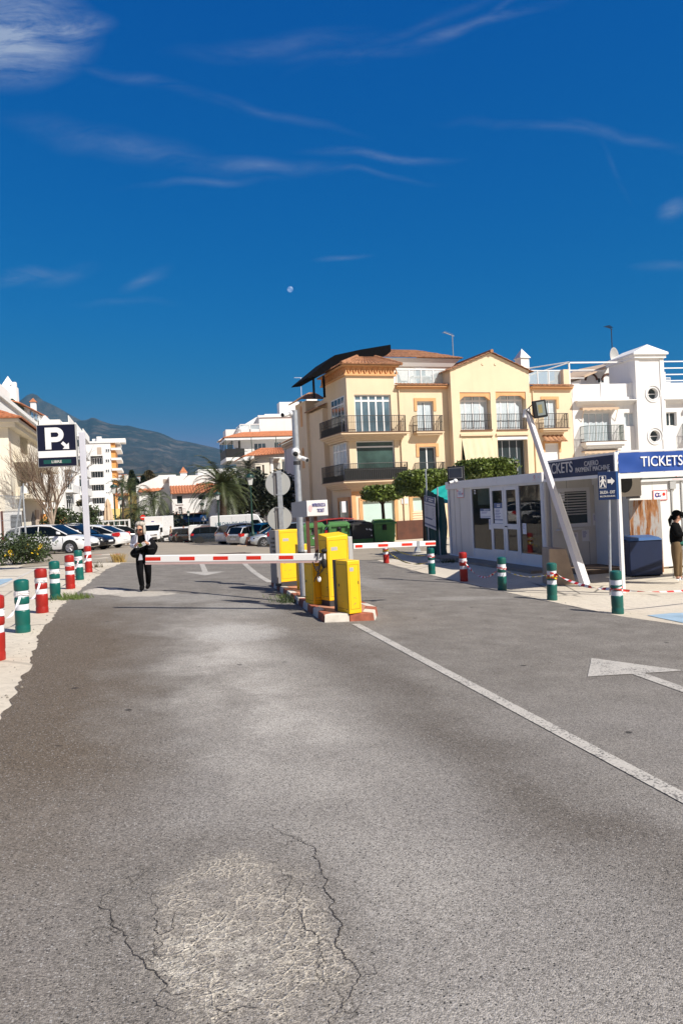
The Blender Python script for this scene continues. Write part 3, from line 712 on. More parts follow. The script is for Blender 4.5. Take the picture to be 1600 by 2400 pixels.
# gable block
PG = PY.shifted(-.55)
h1 = rc(PG,6,350,625,672,1020); h2 = rc(PG,6,726,618,1042,1016); h3 = rc(PG,6,372,1085,690,1500); h4 = rc(PG,6,746,1080,1060,1500)
zg = PG.uz(*c(6,240,388))[1]; uap,zap = PG.uz(*c(6,662,210)); ug0 = PG.uz(*c(6,265,900))[0]; ug1 = PG.uz(*c(6,1088,900))[0]
mb = MB(); volume(mb,ug0,ug1,0,zg,[h1,h2,h3,h4],9.4,-.55,.5,top=False)
mb.add([(ug0,-.55,zg),(ug1,-.55,zg),(uap,-.55,zap)],[(0,1,2)])
mb.lathe([(.09,-.02),(.09,.02)],10,(uap - .6,-.57,zap - .75), 'y'); mb.lathe([(.09,-.02),(.09,.02)],10,(uap+.35,-.57,zap - .75), 'y')
mb.build('gable_wall',cream,Y)
mb = MB(); o_ = .28
s0,s1 = (zap - zg)/(uap - ug0),(zap - zg)/(ug1 - uap)
tiles(mb,(ug0 - o_,9.4,zg - o_*s0),(ug0 - o_,-.75,zg - o_*s0),(uap,-.75,zap+.02),(uap,9.4,zap+.02),.25,.06,8)
tiles(mb,(ug1+o_,-.75,zg - o_*s1),(ug1+o_,9.4,zg - o_*s1),(uap,9.4,zap+.02),(uap,-.75,zap+.02),.25,.06,8)
mb.tube([(uap,-.8,zap+.08),(uap,9.4,zap+.08)],.12,8)
rf = mb.build('gable_roof',tile_m,Y)
ch = MB(); uc,zc = PY.shifted(4).uz(*c(6,1000,380)); ch.box(uc - .35,uc+.35,3.6,4.4,zc - 1.0,zc+.75); ch.add([(uc - .45,3.5,zc+.75),(uc+.45,3.5,zc+.75),(uc+.45,4.5,zc+.75),(uc - .45,4.5,zc+.75),(uc,4,zc+1.5)],[(0,1,4),(1,2,4),(2,3,4),(3,0,4),(3,2,1,0)]); ch.build('chimney',white_wall,rf)
# eaves
tm,mm_ = MB(),MB(); eave(tm,mm_,uB+.12,uC - .02,zE); eave(tm,mm_,uD+.05,uE,zE); e_ = tm.build('eave_tiles',tile_m,Y); mm_.build('moulding',cream_trim,e_)
# tower hip roof and brick frieze
mb = MB(); ov = .42; a0,a1,y0,y1 = uA - ov,uB+ov,-ov,5.0; ap = PY.shifted(2.2).uz(*c(5,570,212)); zb = zT
tiles(mb,(a0,y0,zb),(a1,y0,zb),(ap[0]+.5,2.2,ap[1]),(ap[0],2.2,ap[1]),.25,.07,3)
tiles(mb,(a0,y1,zb),(a0,y0,zb),(ap[0],2.2,ap[1]),(ap[0],2.4,ap[1]),.25,.07,3); tiles(mb,(a1,y0,zb),(a1,y1,zb),(ap[0]+.5,2.4,ap[1]),(ap[0]+.5,2.2,ap[1]),.25,.07,3)
mb.tube([(a0,y0,zb+.05),(ap[0],2.2,ap[1]+.08)],.11,8); mb.tube([(a1,y0,zb+.05),(ap[0]+.5,2.2,ap[1]+.08)],.11,8)
rf = mb.build('hip_roof',tile_m,Y)
fr = MB(); fr.box(a0+.12,a1 - .12,y0+.12,4.9,zb - .10,zb - .005); fr.box(uA - .14,uB+.14,-.14,4.8,zb - .66,zb - .56); fr.box(uA - .04,uB+.04,-.04,4.75,zb - .56,zb - .10)
k = uA - .1
while k<uB:
 fr.hexa([(k,-.12,zb - .56),(k+.06,-.12,zb - .56),(k+.06,-.04,zb - .56),(k,-.04,zb - .56)],[(k+.15,-.12,zb - .1),(k+.21,-.12,zb - .1),(k+.21,-.04,zb - .1),(k+.15,-.04,zb - .1)])
 fr.hexa([(k+.30,-.12,zb - .56),(k+.36,-.12,zb - .56),(k+.36,-.04,zb - .56),(k+.30,-.04,zb - .56)],[(k+.15,-.12,zb - .1),(k+.21,-.12,zb - .1),(k+.21,-.04,zb - .1),(k+.15,-.04,zb - .1)])
 k += .36
k = 0
while k<4.5:
 fr.hexa([(uA - .12,k,zb - .56),(uA - .04,k,zb - .56),(uA - .04,k+.06,zb - .56),(uA - .12,k+.06,zb - .56)],[(uA - .12,k+.15,zb - .1),(uA - .04,k+.15,zb - .1),(uA - .04,k+.21,zb - .1),(uA - .12,k+.21,zb - .1)])
 fr.hexa([(uA - .12,k+.3,zb - .56),(uA - .04,k+.3,zb - .56),(uA - .04,k+.36,zb - .56),(uA - .12,k+.36,zb - .56)],[(uA - .12,k+.15,zb - .1),(uA - .04,k+.15,zb - .1),(uA - .04,k+.21,zb - .1),(uA - .12,k+.21,zb - .1)])
 k += .36
fr.build('brick_frieze',cream_trim,rf)
mb = MB(); z_ = zE - .85
tiles(mb,(uA - .62,7.1,z_),(uA - .62,3.8,z_),(uA+.1,3.8,z_+.3),(uA+.1,7.1,z_+.3),.25,.06,2)
z_ = zE+.1; tiles(mb,(uA - .95,9.9,z_),(uA - .95,6.6,z_),(uA+.0,7.6,z_+.6),(uA+.0,9.0,z_+.6),.25,.06,2); tiles(mb,(uA - .95,6.6,z_),(uA+.9,6.6,z_),(uA+.3,7.6,z_+.6),(uA,7.6,z_+.6),.25,.06,2)
mb.build('turret_roof',tile_old,Y)
# windows
CU = (curtain_m,[(0,.42),(.58,1)])
window(Y,r1,white_pvc,glass_blue,5,.12,PY.uz(*c(5,680,622))[1],.09)
window(Y,r2,white_pvc,glass_green,1,.12,PY.uz(*c(5,700,1046))[1],.07)
window(Y,r3,white_pvc,glass_blue,2,.16,None,.07,curtain=(curtain_m,[(0,.4),(.55,.95)])); window(Y,r4,white_pvc,glass,2,.16,None,.07)
window(Y,(rdoor[0],rdoor[1],rdoor[2],rdoor[3]),white_pvc,glass_blue,2,.16,None,.07,curtain=(curtain_m,[(0,.42),(.5,.95)]))
for h in (h1,h2):
 q = (h[0]+.03,h[1] - .03,h[2]+.02,h[3] - .03); wo = window(Y,q,white_pvc,glass_blue,4,-.12,h[3] - .52,.085,curtain=(curtain_m,[(.02,.46),(.54,.98)]))
 pl = MB(); pl.prism([(h[0],h[3]),(h[0],h[3] - .50),(h[0]+.05,h[3] - .50),(h[0]+.36,h[3] - .26),(h[1] - .36,h[3] - .26),(h[1] - .05,h[3] - .50),(h[1],h[3] - .50),(h[1],h[3])],-.50,-.30); pl.build('lintel',cream_trim,wo)
 railing(wo,[(h[0]+.02,-.5),(h[1] - .02,-.5)],h[2]+.02,h[2]+1.05,iron,.12,.011,h[2]+.62)
 sl_ = MB(); sl_.box(h[0] - .04,h[1]+.04,-.62,-.2,h[2] - .06,h[2]+.012); sl_.build('sill',brown_tile,wo)
window(Y,(h4[0]+.03,h4[1] - .03,h4[2]+.02,h4[3] - .25),grey_alu,glass,4,-.12,None,.04)
wo = window(Y,(h3[0]+.03,h3[1] - .03,h3[2]+.02,h3[3] - .1),grey_alu,glass,2,-.08,None,.05)
aw = MB(); nst = 24
for i in range(nst):
 a,b_ = h3[0]+.02+(h3[1] - h3[0] - .04)*i/nst,h3[0]+.02+(h3[1] - h3[0] - .04)*(i+1)/nst
 ya,yb = [.02*math.sin(i*1.1),.02*math.sin((i+1)*1.1)]
 aw.quad((a+.05,-.95+ya,h3[3] - 2.05),(b_+.05,-.95+yb,h3[3] - 2.05),(b_,-.50+yb*.2,h3[3] - .02),(a,-.50+ya*.2,h3[3] - .02))
aw.box(h3[0]+.07,h3[1] - 0,-.97,-.93,h3[3] - 2.11,h3[3] - 2.05); aw.build('awning',beige_cloth,wo)
bl = MB(); bl.box(h4[0],h4[1],-.56,-.38,h4[3] - .26,h4[3] - .04); bl.build('blind_box',white_pvc,Y)
mb = MB(); mb.box(h3[0] - .1,h3[1]+.1,-.66,-.54,h3[3]+.02,h3[3]+.16); mb.box(h4[0] - .1,h4[1]+.1,-.66,-.54,h4[3]+.02,h4[3]+.16); mb.build('string_course',cream_pale,Y)
# shutters
mb = MB(); mb.box(g1[0],g1[1],.14,.17,g1[2],g1[3]); mb.build('garage_shutter',shutter_green,Y)
mb = MB(); mb.box(g2[0],g2[1],.14,.17,g2[2],g2[3]); mb.build('roller_blind',shutter_green,Y)
mb = MB(); mb.box(rlow[0],rlow[1],.10,.14,rlow[2],rlow[3]); mb.build('white_shutter',white_pvc,Y)
mb = MB(); rp = rc(PY,5,896,1722,1175,1872); mb.box(rp[0],rp[1],-.12,-.02,0,rp[3]); mb.build('plinth',brown_plinth,Y)
mb = MB(); q = rc(PY,5,1040,1632,1160,1722)
for i in range(4): z0_ = q[2]+(q[3] - q[2])*i/4; mb.hexa([(q[0],-.06,z0_),(q[1],-.06,z0_),(q[1],0,z0_),(q[0],0,z0_)],[(q[0],-.015,z0_+(q[3] - q[2])/4.2),(q[1],-.015,z0_+(q[3] - q[2])/4.2),(q[1],0,z0_+(q[3] - q[2])/4.2),(q[0],0,z0_+(q[3] - q[2])/4.2)])
mb.build('louvre_panel',cream_pale,Y)
# trims
mb = MB(); surround(mb,r3,.20,.04,PY.uz(*c(5,1080,718))[1]); surround(mb,r4,.20,.04,PY.uz(*c(5,1100,1140))[1]); surround(mb,rdoor,.20,.04,PY.uz(*c(6,1200,795))[1]); surround(mb,rlow,.16,.04,PY.uz(*c(6,1200,1255))[1])
surround(mb,g1,.24,.04,0); surround(mb,g2,.24,.04,0.3); zq = PY.uz(*c(5,700,1450))[1]; mb.box(uA - .02,uB+.1,-.05,.003,zq - .22,zq); mb.box(uA - .03,uA+.26,-.052,.003,0,zq - .22)
mb.build('trim',cream_trim,Y)
dm = MB(); q = rc(PY,6,1205,1118,1430,1150); tiles(dm,(q[0],-.5,q[2]),(q[1],-.5,q[2]),(q[1],.0,q[3]+.25),(q[0],.0,q[3]+.25),.3,.08,1); dm.build('window_hood',tile_old,Y)
# tower balconies wrap the corner
for (zz_,hh,pl_) in ((PY.uz(*c(5,600,925))[1],PY.uz(*c(5,700,772))[1],None),(PY.uz(*c(5,600,1362))[1],PY.uz(*c(5,600,1205))[1],.78)):
 u1_ = PY.uz(*c(5,972,900))[0]; out = .75; mb = MB()
 mb.prismz([(uA - out,-out),(u1_,-out),(u1_,.02),(uA+.02,.02),(uA+.02,3.6),(uA - out,3.6)],zz_ - .10,zz_)
 for i in range(3):
  k = .14*(i+1); mb.prismz([(uA - out+k,-out+k),(u1_ - k,-out+k),(u1_ - k,.01),(uA+.01,.01),(uA+.01,3.6 - k),(uA - out+k,3.6 - k)],zz_ - .10 - .12*(i+1),zz_ - .101 - .12*i)
 bo = mb.build('corner_balcony',cream_pale,Y)
 et = MB(); et.prismz([(uA - out - .03,-out - .03),(u1_+.03,-out - .03),(u1_+.03,.0),(uA - .0,.0),(uA - .0,3.63),(uA - out - .03,3.63)],zz_+.001,zz_+.03); et.build('edge_tiles',brown_tile,bo)
 railing(bo,[(uA - out+.04,3.55),(uA - out+.04,-out+.04),(u1_ - .25,-out+.04),(u1_ - .03,-.1)],zz_,hh,iron,.125,.012,zz_+(hh - zz_)*.62)
 sc_ = MB(); sc_.box(uA - out+.07,uA - out+.09,-out+.1,3.4,zz_+.04,zz_+(.5 if pl_ is None else .42))
 if pl_: sc_.box(uA - out+.1,u1_ - .3,-out+.06,-out+.085,zz_+.05,zz_+pl_)
 sc_.build('screen',iron,bo)
z5 = PY.uz(*c(5,1190,912))[1]; o5 = balcony(Y,PY.uz(*c(5,1048,900))[0],PY.uz(*c(5,1302,900))[0],z5,.55,1.02,cream_pale,iron,z5+.62,.10,1,bow=.06)
z6 = PY.uz(*c(5,1190,1340))[1]; balcony(Y,PY.uz(*c(5,1066,1300))[0],PY.uz(*c(5,1322,1300))[0],z6,.55,1.02,cream_pale,iron,None,.10,1,planter=.62,bow=.06)
z7 = PY.uz(*c(6,1300,1012))[1]; balcony(Y,PY.uz(*c(6,1170,1000))[0],PY.uz(*c(6,1448,1000))[0],z7,.55,1.02,cream_pale,iron,z7+.62,.10,1,bow=.06)
# flank windows: corner casements and two slits in the turret
def flank_window(name,y0,y1,z0,z1,x,fm,gm,nx=3,nz=2):
 m1 = MB(); f_ = .07
 m1.box(x - .05,x+.02,y0,y0+f_,z0,z1); m1.box(x - .05,x+.02,y1 - f_,y1,z0,z1); m1.box(x - .05,x+.02,y0+f_,y1 - f_,z1 - f_,z1); m1.box(x - .05,x+.02,y0+f_,y1 - f_,z0,z0+f_)
 for i in range(1,nx): yy = y0+(y1 - y0)*i/nx; m1.box(x - .045,x+.02,yy - .03,yy+.03,z0+f_,z1 - f_)
 for i in range(1,nz): zz_ = z1 - (z1 - z0)*.2; m1.box(x - .042,x+.02,y0+f_,y1 - f_,zz_ - .04,zz_+.04)
 o = m1.build(name,fm,Y); m2 = MB(); m2.box(x - .03,x - .005,y0+.02,y1 - .02,z0+.02,z1 - .02); m2.build('pane',gm,o)
flank_window('side_window',.35,2.9,r1[2]+.03,r1[3],uA - .02,white_pvc,glass,4)
flank_window('side_window',.35,2.9,r2[2]+.03,r2[3],uA - .02,white_pvc,rail_glass,4)
for z0_ in (PY.shifted(8).uz(*c(5,140,860))[1],PY.shifted(8).uz(*c(5,160,1240))[1]):
 m1 = MB(); m1.prismz([(uA - .57,7.9),(uA - .545,7.9),(uA - .545,8.4),(uA - .57,8.4)],z0_,z0_+1.25); m1.tube([(uA - .57,8.15,z0_+1.25),(uA - .545,8.15,z0_+1.25)],.25,12); m1.build('slit_window',cream_trim,Y)
# roof terrace: white penthouse, glass rail, black shade canopy
PP = PY.shifted(3.6); q = rc(PP,5,815,240,1440,455); mb = MB(); mb.box(q[0] - .6,q[1] - .2,3.6,8.6,zE - .1,q[3]); pw = mb.build('penthouse',white_wall,Y)
mb = MB(); zz_ = q[3]; ov = .5
a0,a1,y0,y1 = q[0] - .9,q[1]+.35,3.2 - .1,9.1; zr = PP.uz(*c(5,900,158))[1]
tiles(mb,(a0,y0,zz_),(a1,y0,zz_),(a1 - 2.4,5.8,zr+.45),(a0+1.2,5.8,zr+.45),.25,.06,4); tiles(mb,(a1,y0,zz_),(a1,y1,zz_),(a1 - 2.4,6.2,zr+.45),(a1 - 2.4,5.8,zr+.45),.25,.06,4); tiles(mb,(a0,y1,zz_),(a0,y0,zz_),(a0+1.2,5.8,zr+.45),(a0+1.2,6.2,zr+.45),.25,.06,4)
mb.build('penthouse_roof',tile_m,Y)
mb = MB(); mb.hexa([(a0+.7,3.5,zz_ - .55),(a1 - .7,3.5,zz_ - .55),(a1 - .7,8.5,zz_ - .55),(a0+.7,8.5,zz_ - .55)],[(a0+.12,y0+.12,zz_ - .02),(a1 - .12,y0+.12,zz_ - .02),(a1 - .12,9.0,zz_ - .02),(a0+.12,9.0,zz_ - .02)]); mb.build('roof_soffit',white_pvc,Y)
q2 = rc(PP,5,1065,355,1165,455); window(Y,(q2[0],q2[1],zE+.05,q2[3]+.2),white_pvc,glass_blue,2,3.54,None,.06)
def glass_rail(u0,u1,z,h,y,n_,nm='glass_rail'):
 m1 = MB()
 for i in range(n_+1): x = u0+(u1 - u0)*i/n_; m1.box(x - .03,x+.03,y - .03,y+.03,z,z+h)
 m1.box(u0,u1,y - .035,y+.035,z+h,z+h+.06); m1.box(u0,u1,y - .025,y+.025,z+.04,z+.09); o = m1.build(nm,white_pvc,Y)
 m2 = MB(); m2.box(u0+.03,u1 - .03,y - .008,y+.008,z+.09,z+h); m2.build('pane',rail_clear,o)
m_,n_,b_ = newmat('clear_rail_glass'); b_.inputs['Base Color'].default_value = (.6,.7,.74,1); b_.inputs['Roughness'].default_value = .05; b_.inputs['Alpha'].default_value = .42; rail_clear = m_
qr = rc(PY,5,925,350,1365,440); glass_rail(qr[0],uC - .1,zE+.16,.95,.5,4)
qr = rc(PY,6,1090,388,1440,495); glass_rail(uD+.1,PY.uz(*c(6,1440,440))[0],zE+.16,1.0,.5,3)
mb = MB(); qq = rc(PY,6,1445,380,1500,520); mb.box(qq[0],uE,.15,1.2,zE,qq[3]); mb.box(uD,uE,.16,9.3,zE - .1,zE+.1); mb.box(uB,uC,.16,9.3,zE - .1,zE+.1); mb.build('parapet',cream,Y)
# canopy: profile in (u, z) on a plane 2 m back, 4.5 m deep, posts under it
PC = PY.shifted(1.6); prof = [PC.uz(*c(5,x,y)) for x,y in ((88,412),(96,398),(330,205),(560,155),(842,108),(846,170),(806,205),(560,235),(330,300),(180,402))]
mb = MB(); mb.prism(prof,1.6,5.6)
for (px,py) in ((140,412),(235,405),(545,200)):
 u_,z_ = PC.uz(*c(5,px,py)); mb.box(u_ - .06,u_+.06,1.7,1.82,z_ - 1.3,z_+.1)
mb.build('shade_canopy',black_shade,Y)
# small things on the wall
mb = MB(); mb.tube([(uB+.28,-.06,0),(uB+.28,-.06,zE - .2)],.045,8); mb.build('downpipe',cream_pale,Y); mb = MB(); mb.tube([(uD+.2,-.05,0),(uD+.2,-.05,zE - .2)],.045,8); mb.build('downpipe',cream_pale,Y)
mb = MB(); mb.tube([(uB+.3,-.02,zq+.6),(uB+1.5,-.03,zq+.52),(uC,-.02,zq+.6)],.014,5); mb.build('cable',iron,Y)
mb = MB(); q = rc(PY,5,392,1548,428,1650); mb.box(q[0],q[1],-.08,-.055,q[2],q[3]); q = rc(PY,5,942,1524,1000,1570); mb.box(q[0],q[1],-.04,-.005,q[2],q[3]); mb.build('wall_plaque',paper,Y)
mb = MB(); q = rc(PY,5,320,1550,385,1700); mb.box(uA - .06,uA - .02,.6,2.2,.1,q[3]); mb.build('shop_door',glass_green,Y)
mb = MB(); mb.box(uA - .10,uA - .0,.3,.55,.1,q[3]+.25); mb.box(uA - .10,uA - .0,2.25,2.5,.1,q[3]+.25); mb.box(uA - .10,uA - .0,.55,2.25,q[3],q[3]+.25); mb.build('door_surround',cream_trim,Y)
# terrace furniture
def lounge_chair(u,y,z,flip=1):
 t = thing('terrace_chair', 'dark folding chair on the roof terrace of the yellow house', 'chair',(PY.o[0]+PY.d[0]*u+PY.n[0]*y,PY.o[1]+PY.d[1]*u+PY.n[1]*y,PY.bz+z),PY.rz)
 b1 = MB(); b1.box(-.25,.25,-.25,.25,.40,.44); b1.build('seat',dark_grey,t)
 b2 = MB(); b2.hexa([(-.25,-.25,.44),(-.21,-.25,.44),(-.21,.25,.44),(-.25,.25,.44)],[(-.45,-.25,1.05),(-.41,-.25,1.05),(-.41,.25,1.05),(-.45,.25,1.05)]); b2.build('backrest',dark_grey,t)
 for sx_ in (-.22,.22):
  for sy_ in (-.22,.22): l = MB(); l.box(sx_ - .02,sx_+.02,sy_ - .02,sy_+.02,0,.4); l.build('leg',dark_grey,t)
uq = PY.shifted(1.6).uz(*c(5,950,420))[0]; lounge_chair(uq,1.6,zE+.12)
t = thing('terrace_table', 'white table on the roof terrace behind the glass rail', 'table',(PY.o[0]+PY.d[0]*(uq+1.3)+PY.n[0]*1.6,PY.o[1]+PY.d[1]*(uq+1.3)+PY.n[1]*1.6,PY.bz+zE+.12),PY.rz)
b1 = MB(); b1.box(-.7,.7,-.4,.4,.70,.75); b1.build('table_top',white_pvc,t)
for sx_ in (-.62,.62):
 for sy_ in (-.33,.33): l = MB(); l.box(sx_ - .03,sx_+.03,sy_ - .03,sy_+.03,0,.70); l.build('leg',white_pvc,t)
def antenna(loc,h,label,boom=.7,m=None,tilt=.3,rz=0):
 t = thing('roof_antenna',label, 'antenna',loc,rz); b1 = MB(); b1.tube([(0,0,0),(0,0,h)],.035,6); b1.build('mast',m or galv,t)
 b2 = MB(); b2.tube([(-boom,0,h+tilt*.6),(boom*.2,0,h - tilt*.2)],.025,6)
 for i in range(7): s_ = -boom+i*boom*.17; b2.tube([(s_,-.28+.02*i,h+tilt*.6 - (s_+boom)*tilt*.66),(s_,.28 - .02*i,h+tilt*.6 - (s_+boom)*tilt*.66)],.014,4)
 b2.build('aerial',m or galv,t)
uu,zz_ = PY.shifted(6).uz(*c(5,1416,195)); pp = PY.shifted(6); antenna((pp.o[0]+pp.d[0]*uu,pp.o[1]+pp.d[1]*uu,PY.bz+zz_ - .35),1.75, 'thin antenna mast above the tiled penthouse roof of the yellow house',.7,None,.35,PY.rz)

# ---------------------------------------------------------------- the white terrace house to its right
P1 = at(1338,1200,48+uE*.333/1.0*1.0); W1 = (PY.o[0]+PY.d[0]*(uE+.03),PY.o[1]+PY.d[1]*(uE+.03)); a_ = math.radians(12) - YAW
PW = Plane(W1,(W1[0]+math.cos(a_),W1[1]+math.sin(a_))); PW.bz = -1.1
WH = thing('terrace_house', 'white terrace house with square stair tower and two round windows', 'building',(PW.o[0],PW.o[1],PW.bz),PW.rz)
zP = PW.uz(*c(7,700,535))[1]; zC = PW.uz(*c(7,750,712))[1]; uT0 = PW.uz(*c(7,1055,900))[0]; uT1 = PW.uz(*c(7,1350,900))[0]; zTt = PW.uz(*c(7,1200,240))[1]; uEnd = uT1+9
wd = rc(PW,7,525,840,812,1148); w2 = rc(PW,7,948,838,1075,980); w3 = rc(PW,7,1380,832,1500,978); wd2 = (w3[1]+.9,w3[1]+2.8,wd[2],wd[3])
wl = (wd[0],wd[1],wd[2] - 3.0,wd[3] - 3.0)
mb = MB(); volume(mb,0,uT0+.05,0,zP - .95,[wd,w2,wl],9,rev=.25); volume(mb,uT1 - .05,uEnd,0,zP - .95,[w3,wd2],9,rev=.25); mb.build('wall',white_wall,WH)
mb = MB(); mb.box(0,uT0,.10,.30,zP - .95,zP); mb.box(uT1,uEnd,.10,.30,zP - .95,zP)
for px in (400,700,1000): u_ = PW.uz(*c(7,px+8,600))[0]; mb.box(u_,u_+.55,.06,.34,zP - .94,zP+.05)
u_ = PW.uz(*c(7,1372,600))[0]; mb.box(u_,u_+.5,.06,.34,zP - .94,zP+.05); mb.build('parapet',white_wall,WH)
mb = MB()
for a,b_ in ((.15,uT0+.05),(uT1 - .05,uEnd)):
 for i in range(4): mb.box(a - .0+.04*i,b_ - .04*i,-.45+.1*i,.02+.001*i,zC - .07*(i+1),zC - .07*i - .002)
mb.build('cornice',white_wall,WH)
rw1 = PW.uz(*c(7,1218,646)); rw2 = PW.uz(*c(7,1240,1088)); rr_ = .62
mb = MB(); ycut = -.35
def round_front(mb,u0,u1,z0,z1,circles,y,r):
 """tower face with round openings"""
 zs = [z0]+sorted(v for c_ in circles for v in (c_[1] - r*1.25,c_[1]+r*1.25))+[z1]
 for i in range(0,len(zs) - 1,2): mb.quad((u0,y,zs[i]),(u1,y,zs[i]),(u1,y,zs[i+1]),(u0,y,zs[i+1]))
 for (cu,cz) in circles:
  k = 32; h = r*1.25; ring = []; outer = []
  for i in range(k):
   t = 2*PI*i/k; dx,dz = math.cos(t),math.sin(t); ring.append((cu+r*dx,y,cz+r*dz))
   sx_ = ((u1 - cu) if dx>0 else (cu - u0))/max(abs(dx),1e-6); sz_ = h/max(abs(dz),1e-6); q_ = min(sx_,sz_); outer.append((cu+q_*dx,y,cz+q_*dz))
  for i in range(k): j = (i+1) % k; mb.quad(ring[i],outer[i],outer[j],ring[j]); mb.quad(ring[i],ring[j],(ring[j][0],y+.35,ring[j][2]),(ring[i][0],y+.35,ring[i][2]))
  for sg_u in (u0,u1):
   for sg_z in (cz - h,cz+h):
    near = [p for p in outer if abs(p[0] - sg_u)<1e-4 and (p[2] - cz)*(sg_z - cz)>0]+[p for p in outer if abs(p[2] - sg_z)<1e-4 and (p[0] - cu)*(sg_u - cu)>0]
    if near:
     e1_ = max((p for p in near),key=lambda p: abs(p[2] - cz) if abs(p[0] - sg_u)<1e-4 else -1); e2_ = max((p for p in near),key=lambda p: abs(p[0] - cu) if abs(p[2] - sg_z)<1e-4 else -1)
     mb.add([e1_,(sg_u,y,sg_z),e2_],[(0,1,2)])
R_ = .40
round_front(mb,uT0,uT1,0,zTt,[rw2,rw1],ycut,R_); mb.quad((uT0,3,0),(uT0,ycut,0),(uT0,ycut,zTt),(uT0,3,zTt)); mb.quad((uT1,ycut,0),(uT1,3,0),(uT1,3,zTt),(uT1,ycut,zTt)); mb.quad((uT1,3,0),(uT0,3,0),(uT0,3,zTt),(uT1,3,zTt))
mb.box(uT0 - .02,uT0+.3,ycut - .05,ycut+.001,0,zTt - .3); mb.box(uT1 - .3,uT1+.02,ycut - .05,ycut+.001,0,zTt - .3)
tw = mb.build('stair_tower',white_wall,WH)
mb = MB(); um = (uT0+uT1)/2; apz = PW.uz(*c(7,1197,128))[1]; A0,A1 = uT0 - .25,uT1+.25
mb.box(A0,A1,ycut - .3,3.3,zTt - .02,zTt+.12); mb.box(A0+.12,A1 - .12,ycut - .18,3.2,zTt - .26,zTt - .021)
mb.add([(A0,ycut - .3,zTt+.12),(A1,ycut - .3,zTt+.12),(A1,3.3,zTt+.12),(A0,3.3,zTt+.12),(um,ycut+.15,apz),(um,2.8,apz)],[(0,1,4),(1,2,5,4),(2,3,5),(3,0,4,5)])
mb.build('tower_roof',white_wall,WH)
for (cu,cz) in (rw1,rw2):
 m1 = MB()
 k = 36
 for rr0,rr1,yy in ((R_,R_+.07,-.02),(R_+.15,R_+.22,-.05)):
  for i in range(k):
   t0,t1 = 2*PI*i/k,2*PI*(i+1)/k
   p = [(cu+r_*math.cos(t),ycut+yy,cz+r_*math.sin(t)) for r_,t in ((rr0,t0),(rr1,t0),(rr1,t1),(rr0,t1))]; m1.add(p,[(0,1,2,3)])
   m1.add([p[1],p[2],(p[2][0],ycut,p[2][2]),(p[1][0],ycut,p[1][2])],[(0,3,2,1)])
 wo = m1.build('round_window',white_pvc,WH)
 m1 = MB(); m1.tube([(cu,ycut+.33,cz),(cu,ycut+.35,cz)],R_+.02,24); m1.build('pane',glass,wo); m1 = MB(); m1.box(cu - R_,cu+R_,ycut+.28,ycut+.33,cz - .03,cz+.03); m1.build('bar',white_pvc,wo)
window(WH,(wd[0],wd[1],wd[2]+.02,wd[3]),white_pvc,glass_blue,4,.2,None,.05,curtain=(curtain_m,[(.02,.48),(.52,.98)])); window(WH,w2,white_pvc,glass_blue,2,.2,None,.06,curtain=(curtain_m,[(.05,.9)])); window(WH,w3,white_pvc,glass,2,.2,None,.06); window(WH,wd2,white_pvc,glass_blue,3,.2,None,.06); window(WH,wl,white_pvc,glass_blue,3,.2)
zb_ = PW.uz(*c(7,700,1150))[1]
for a,b_ in ((PW.uz(*c(7,488,1100))[0],PW.uz(*c(7,906,1100))[0]),(wd2[0] - .5,wd2[1]+.5)):
 bo = balcony(WH,a,b_,zb_,.75,1.12,white_wall,green_iron,zb_+.6,.22,2,bow=.12)
mb = MB(); q = rc(PW,7,480,795,860,818); nst = 26
for zz_,a0,a1 in ((q[3],q[0],q[1]),(q[3] - 3.0,q[0],q[1]),(q[3],wd2[0] - .2,wd2[1]+.3)):
 mb.box(a0,a1,-.42,-.0,zz_ - .05,zz_+.03)
 for i in range(nst): x0,x1 = a0+(a1 - a0)*i/nst,a0+(a1 - a0)*(i+1)/nst; d0,d1 = [.16+.04*math.cos(j*1.57) for j in (i,i+1)]; mb.quad((x0,-.425,zz_ - d0),(x1,-.425,zz_ - d1),(x1,-.425,zz_+.02),(x0,-.425,zz_+.02))
 for x in (a0+.1,a1 - .1): mb.tube([(x,-.02,zz_ - .9),(x,-.40,zz_ - .1)],.02,6)
mb.build('awning',sand_cloth,WH)
